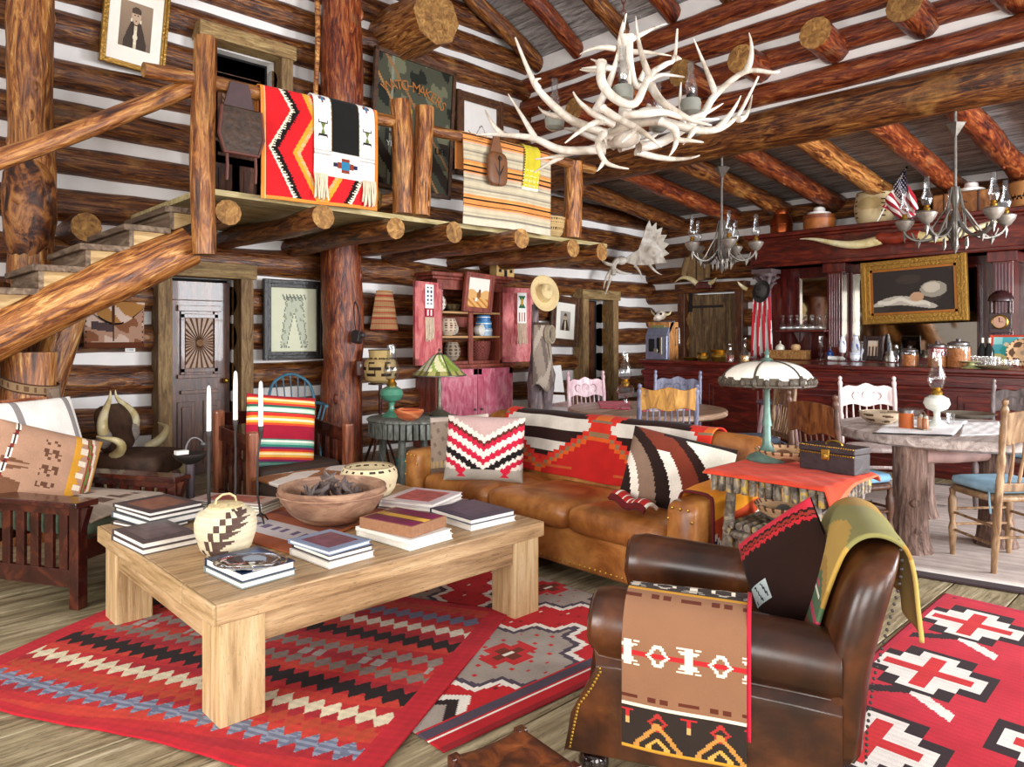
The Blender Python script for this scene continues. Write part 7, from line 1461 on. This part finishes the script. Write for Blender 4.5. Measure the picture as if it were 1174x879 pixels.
for x0 in(.0,.8):
    for i in range(9):
        b=MB();x=2.905+(x0+.2*i/8)*.58;b.tube([(x,5.38,zr-.57),(x+rg.uniform(-.012,.012),5.37,zr-.66),(x+rg.uniform(-.015,.015),5.375,zr-.75-rg.uniform(0,.05))],.008,5);b.ob('fringe_strand',solid('buckskin','d9cbb0',.85),VX)
P3=overrail(0,0,5.5,3.37,.86,.3)
def serp(S,T_):
    y,z=P3(T_);return 4.53+S*1.26,y-.014*np.sin(S*9+T_*3)*T_,z-.03*(S-.5)**2
def serpc(s,t):
    t=np.clip((t-.33)/.67,0,1);P_=Pal(len(s),'c6b89a');w=t
    P_.p(np.sin(w*110)>.5,'b3a78e').p(np.sin(w*63+1)>.85,'8f8474')
    for c0 in(.0,.34,.70):
        P_.p((w>c0-.03)&(w<c0+.12),'d88a4a').p((w>c0)&(w<c0+.012),'e0a05a').p((w>c0+.012)&(w<c0+.032),'231a16').p((w>c0+.072)&(w<c0+.09),'231a16').p((w>c0+.1)&(w<c0+.12),'d9a58a')
    P_.p(w>.93,'cfc4ac').p((w>.9)&(w<.915),'7f756a');return P_.c
tag(CL('striped_serape',serp,serpc,60,160,CLOTH,None,th=.008,off=1),'cream orange and black striped serape hung over the balcony railing','blanket')
lp=T('leather_pouch','brown leather pouch with tooled lines hung over the striped serape','pouch',(4.93,5.40,3.12));POU=solid('pouch_leather','6f4424',.5,var=.25,sc=12,bump=.25)
b=MB();b.prism([(-.035,.32),(.035,.32),(.10,.08),(-.10,.08)],.02,(0,-.01,0),rot=(PI/2,0,0));b.ob('strap_flap',POU,lp,sm=0,bev=.006)
b=MB();put(b,superq(.13,.035,.17,.5,.5,22,12),(0,-.025,-.03));b.ob('bag',POU,lp,sm=180)
b=MB()
for P in([(0,-.064,.1),(.0,-.068,-.08),(0,-.05,-.2)],[(0,-.066,-.1),(-.05,-.06,-.02),(-.08,-.05,.04)],[(0,-.066,-.1),(.05,-.06,-.02),(.08,-.05,.04)]): b.tube(bez(P,6),.006,5)
b.sph((0,-.07,.07),.02,8);b.ob('tooling',solid('dark_thong','2a1810',.6),lp)
P4=overrail(0,0,5.5,3.37,.42,.2,.083)
tag(CL('yellow_scarf',lambda S,T_:(5.34+S*.24+.03*np.sin(T_*4),P4(T_)[0]-.006*np.sin(S*15),P4(T_)[1]-.0*S),lambda s,t:Pal(len(s),'c9b832').p((t>.7)&(saw(t*16)<.3)&(saw(s*12)<.5),'e6e0b8').p((s<.05)&(saw(t*30)<.5),'4a4a2a').p(t>.96,'e9e4cc').c,20,60,CLOTH,None,th=.006,off=1),'yellow fringed scarf hung over the right of the striped serape','scarf')
sb=T('saddle_pouch','dark tooled leather saddle pouch hung on the railing before the upstairs door','bag',(2.29,5.42,3.25))
b=MB();b.prism([(-.07,.08),(.07,.08),(.13,-.14),(-.13,-.14)],.02,(0,-.01,0),rot=(PI/2,0,0));b.ob('hanging_strap',solid('plum_leather','4a3436',.5,var=.2),sb,sm=0,bev=.006)
b=MB();b.prism([(-.15,-.12),(.15,-.12),(.17,-.34),(.13,-.47),(-.13,-.47),(-.17,-.34)],.07,(0,-.03,0),rot=(PI/2,0,0));b.ob('pouch',solid('mottled_hide','3a2412',.45,var=.7,sc=26,bump=.4),sb,sm=0,bev=.012)
b=MB();b.tube([(-.15,-.06,-.13),(-.17,-.06,-.34),(-.13,-.06,-.47),(.13,-.06,-.47),(.17,-.06,-.34),(.15,-.06,-.13)],.014,6);b.ob('edge_binding',solid('oxblood','5a2a20',.45),sb)
for x in(-.11,.11):
    b=MB();b.tube([(x,-.05,-.44),(x+.005,-.05,-.58),(x,-.05,-.68)],.012,6);b.ob('tie_strap',MT['oxblood'],sb)
def c_bkt(s,t): return Pal(len(s),'c9a872').p((np.abs(t-.45)<.03)&(saw(s*44)<.5),'4a3420').p((np.abs(t-.68)<.03)&(saw(s*44)<.5),'4a3420').p((np.abs(t-.88)<.03)&(saw(s*44)<.5),'4a3420').c*(.88+.12*np.sin(t*90)[:,None])
pot('wide straw basket with dark stitched rings at the right end of the balcony','basket',(6.02,5.72,2.532),[(.15,0),(.19,.05),(.21,.15),(.22,.22)],c_bkt,'straw_basket',mat=BASK,n=100)
pot('round netted basket on the balcony behind the red blanket','basket',(3.62,5.85,2.532),[(.12,0),(.2,.1),(.21,.2),(.15,.3),(.1,.33)],lambda s,t:Pal(len(s),'8a6d3f').p((saw(s*8+t*2)<.1)|(saw(s*8-t*2)<.1),'4a3820').c,'netted_basket',mat=BASK)
# driftwood pieces behind the twin posts
b=MB();b.tube(bez([(3.75,6.4,2.62),(4.0,6.3,2.8),(4.3,6.35,2.75),(4.5,6.3,3.0)]),[.09]*6+[.06]*4+[.04,.03,.02],10,jit=.08,rng=random.Random(2));tag(b.ob('driftwood',LXP),'gnarled piece of driftwood on the balcony behind the twin posts','driftwood')
# ---- oil lamp chandeliers over the bar side
def chandelier(x,y,ztop,zl,Rr,label,rz):
    t=T('lamp_chandelier',label,'chandelier',(x,y,0),rz,'oil lamp chandeliers');CM=solid('chandelier_metal','77716a',.4,.7,var=.25,sc=20)
    b=MB();b.tube([(0,0,ztop),(.012,0,ztop-.2),(-.006,0,ztop-.4),(0,0,zl+.2)],.014,8);b.ob('stem',CM,t)
    b=MB();b.lathe([(.0,ztop-.24),(.02,ztop-.22),(.09,ztop-.12),(.085,ztop-.115),(.0,ztop-.15)],n=6,cap=False);b.ob('leaf_collar',CM,t)
    b=MB();b.lathe([(.03,zl+.30),(.04,zl+.2),(.02,zl+.1),(.05,zl-.0),(.06,zl-.06),(.03,zl-.13),(.02,zl-.2),(.035,zl-.24),(.0,zl-.31)],n=12)
    for k in range(6):
        a=k*PI/3;b.tube(bez([(.03*math.cos(a),.03*math.sin(a),zl+.3),(.07*math.cos(a),.07*math.sin(a),zl+.1),(.12*math.cos(a),.12*math.sin(a),zl-.1),(.05*math.cos(a),.05*math.sin(a),zl-.16)]),.009,5)
        b.lathe([(.0,zl-.27),(.014,zl-.23),(.008,zl-.16)],c=(.1*math.cos(a),.1*math.sin(a),0),n=6,cap=False)
    b.ob('hub',CM,t)
    for k in range(5):
        a=k*2*PI/5;ca,sa=math.cos(a),math.sin(a);q=lambda r,z:(r*ca,r*sa,zl+z)
        b=MB();b.tube(bez([q(.05,-.02),q(.16,-.22),q(Rr*.75,-.20),q(Rr*1.05,-.12),q(Rr,-.02)],14),[.014]*15,6,flat=1.6)
        b.tube(bez([q(.08,.1),q(.18,-.02),q(Rr*.7,-.3),q(Rr*.85,-.08)],12),.009,6);b.lathe([(.0,-.23),(.028,-.17),(.0,-.13)],c=q(Rr*.72,0),n=4,cap=False);b.lathe([(.0,-.17),(.02,-.1),(.008,-.05)],c=q(Rr,0),n=6,cap=False)
        ar=b.ob('arm',CM,t)
        b=MB();b.lathe([(.01,-.07),(.045,-.045),(.075,.0),(.085,.03),(.07,.042),(.045,.05)],c=q(Rr,0),n=16);b.ob('lamp_cup',solid('lamp_metal','a39a90',.35,.6,var=.25,sc=30),ar)
        b=MB();b.lathe([(.02,.05),(.03,.07),(.018,.09),(.03,.10)],c=q(Rr,0),n=12);b.ob('burner',BRASS,ar)
        b=MB();b.lathe([(.032,.10),(.05,.15),(.047,.18),(.026,.24),(.024,.35)],c=q(Rr,0),n=14,cap=False);b.ob('chimney',OILC,ar)
    return t
chandelier(7.42,1.94,3.44,2.45,.42,'ornate oil lamp chandelier hanging nearer the right edge before the back bar',.35)
chandelier(7.42,4.29,3.44,2.42,.37,'ornate oil lamp chandelier hanging farther off in front of the plank hatch wall',.1)
# ---- antler chandelier: local x to the right, y away, z up
AN=T('antler_chandelier','huge chandelier of tangled white antlers holding small oil lamps under the high roof','chandelier',(3.614,2.77,0),YAW-PI/2)
def q3(x,y,d): return ((x-567)/670.*(1+d*.2),d,2.382+(750-y)/670.)
def antler(beam,tines=(),r=.034):
    b=MB();P=[q3(*p) for p in beam];k=14;Q=bez(P,k) if len(P)<5 else []
    if not Q:
        # smooth polyline through the points
        V=[Vector(p) for p in P];Q=[]
        for i in range(len(V)-1):
            p0,p1,p2,p3=V[max(i-1,0)],V[i],V[i+1],V[min(i+2,len(V)-1)]
            for j in range(5):
                t=j/5;Q.append(.5*((2*p1)+(p2-p0)*t+(2*p0-5*p1+4*p2-p3)*t*t+(3*p1-p0-3*p2+p3)*t**3))
        Q.append(V[-1])
    n=len(Q);r*=.8;b.tube(Q,[r*(1-.8*(i/(n-1))**1.7)*(1.25 if i==0 else 1) for i in range(n)],9)
    for tn in tines:
        Qt=bez([q3(*p) for p in tn],8);b.tube(Qt,[r*.72*(1-.85*(i/8)**1.3) for i in range(9)],8)
    b.ob('antler',BONE,AN,sm=80)
A=antler
A([(470,590,-.1),(580,560,-.2),(700,560,-.25),(830,592,-.25),(930,582,-.2),(1000,540,-.15),(1050,480,-.1),(1120,345,-.1)],[[(930,582,-.2),(990,540,-.25),(1022,468,-.3)],[(1030,530,-.15),(1075,530,-.1),(1105,400,0)],[(830,590,-.25),(820,620,-.3),(780,660,-.3)]],.038)
A([(640,600,.1),(740,570,.15),(830,520,.1),(905,465,.1),(960,380,.1),(1080,290,.05),(1190,305,.0),(1220,300,0)],[[(965,375,.1),(930,280,.1),(865,148,.05)],[(1085,290,.05),(1120,230,0),(1092,138,0)],[(835,520,.1),(800,440,.05),(808,345,.0)]],.04)
A([(440,340,-.3),(438,430,-.35),(490,505,-.4),(570,520,-.4),(630,412,-.38),(700,360,-.35),(742,328,-.32),(757,208,-.3)],[[(630,410,-.38),(578,310,-.4),(572,188,-.4)],[(742,328,-.32),(760,322,-.3),(775,326,-.3)]],.036)
A([(500,585,-.1),(390,570,-.2),(300,540,-.25),(190,440,-.25),(140,350,-.25),(88,228,-.25)],[[(185,430,-.25),(150,400,-.28),(190,402,-.3)],[(300,540,-.25),(220,520,-.15),(200,470,-.1)]],.038)
A([(500,610,.1),(320,612,.1),(200,562,.1),(60,546,.1),(-40,542,.12)],[[(205,560,.1),(160,480,.1),(92,372,.1)],[(70,546,.1),(30,520,.1),(-5,440,.1)]],.036)
A([(500,560,-.2),(400,540,-.3),(340,515,-.35),(318,465,-.35)],[],.028)
A([(460,600,-.2),(432,650,-.25),(460,715,-.25),(500,742,-.28),(558,752,-.28)],[[(460,715,-.25),(445,740,-.25),(424,762,-.28)],[(445,625,-.2),(470,610,-.2),(468,660,-.25)]],.026)
A([(690,570,-.3),(740,610,-.35),(752,648,-.35),(800,655,-.36),(858,662,-.36)],[[(750,645,-.35),(740,690,-.35),(714,716,-.36)]],.03)
A([(440,530,-.35),(500,580,-.4),(570,625,-.45),(625,660,-.45),(672,697,-.45)],[[(570,625,-.45),(540,655,-.45),(508,678,-.45)]],.03)
A([(470,550,-.2),(400,575,-.35),(340,625,-.4),(278,672,-.4)],[],.026)
A([(540,545,-.3),(620,550,-.35),(700,545,-.35),(800,570,-.35),(930,560,-.3)],[[(800,570,-.35),(870,560,-.4),(935,520,-.4)]],.032)
A([(660,410,-.2),(690,490,-.3),(760,550,-.35),(820,585,-.38),(888,605,-.4)],[],.032)
A([(560,260,0),(545,190,0),(560,120,0),(578,58,0)],[[(590,170,0),(640,150,0),(690,100,.05),(752,86,.05)],[(600,205,.05),(690,205,.05),(772,222,.05)]],.034)
A([(440,480,.05),(500,380,0),(535,290,0),(555,160,0)],[[(530,205,0),(440,200,-.05),(378,242,-.05)],[(515,275,.05),(480,240,.1),(438,222,.1)],[(520,288,0),(450,305,-.1),(380,312,-.1)],[(490,292,0),(430,290,.05),(388,280,.05)]],.034)
A([(590,150,0),(592,260,0),(625,350,.05),(690,310,.1),(740,290,.1),(832,300,.1)],[[(640,330,.05),(660,290,.05),(655,270,.0)]],.034)
A([(540,590,.05),(430,600,.15),(320,625,.2),(215,635,.2)],[[(330,622,.2),(260,660,.2),(205,695,.2)]],.03)
A([(640,600,.2),(720,622,.25),(830,642,.25),(912,610,.25)],[],.03)
A([(640,440,.2),(700,385,.25),(780,408,.3),(836,402,.3)],[[(700,385,.25),(690,420,.3),(660,470,.3)]],.028)
A([(560,560,.3),(440,490,.4),(380,455,.42),(355,458,.42)],[[(440,490,.4),(400,440,.4),(388,402,.4)]],.03)
A([(580,570,.3),(700,530,.4),(760,480,.42),(768,452,.42)],[],.028)
b=MB();b.tube([q3(560,590,0),q3(575,450,0),q3(575,300,0),q3(565,150,0)],[.05,.04,.035,.03],10);b.sph(q3(560,575,0),.1,12,(1.2,1,.7));b.ob('hub',BONE,AN)
b=MB();z0=q3(565,150,0)[2]
for i in range(64):
    z=z0-.03+i*.042;a=(i%2)*PI/2
    if z>6.9: break
    b.tube([(.012*math.cos(w)*math.cos(a),.012*math.cos(w)*math.sin(a),z+.028*math.sin(w)) for w in [2*PI*k/10 for k in range(11)]],.0045,5,cap=False)
b.ob('chain',solid('rusty_chain','5a3426',.6,.5),AN)
for lx,ly,d in((530,470,-.3),(848,455,.0),(292,490,.15),(742,470,.3),(895,485,.3)):
    x,y,z=q3(lx,ly,d);b=MB();b.lathe([(.035,-.04),(.06,-.02),(.066,.025),(.058,.055),(.02,.07)],c=(x,y,z),n=14);lpf=b.ob('oil_lamp',solid('smoked_glass','8a8a80',.12,.2),AN)
    b=MB();b.lathe([(.022,.062),(.03,.08),(.018,.095)],c=(x,y,z),n=12);b.ob('burner',IRON,lpf)
    b=MB();b.lathe([(.022,.09),(.036,.13),(.035,.155),(.02,.21),(.022,.29)],c=(x,y,z),n=14,cap=False);b.ob('chimney',OILC,lpf)
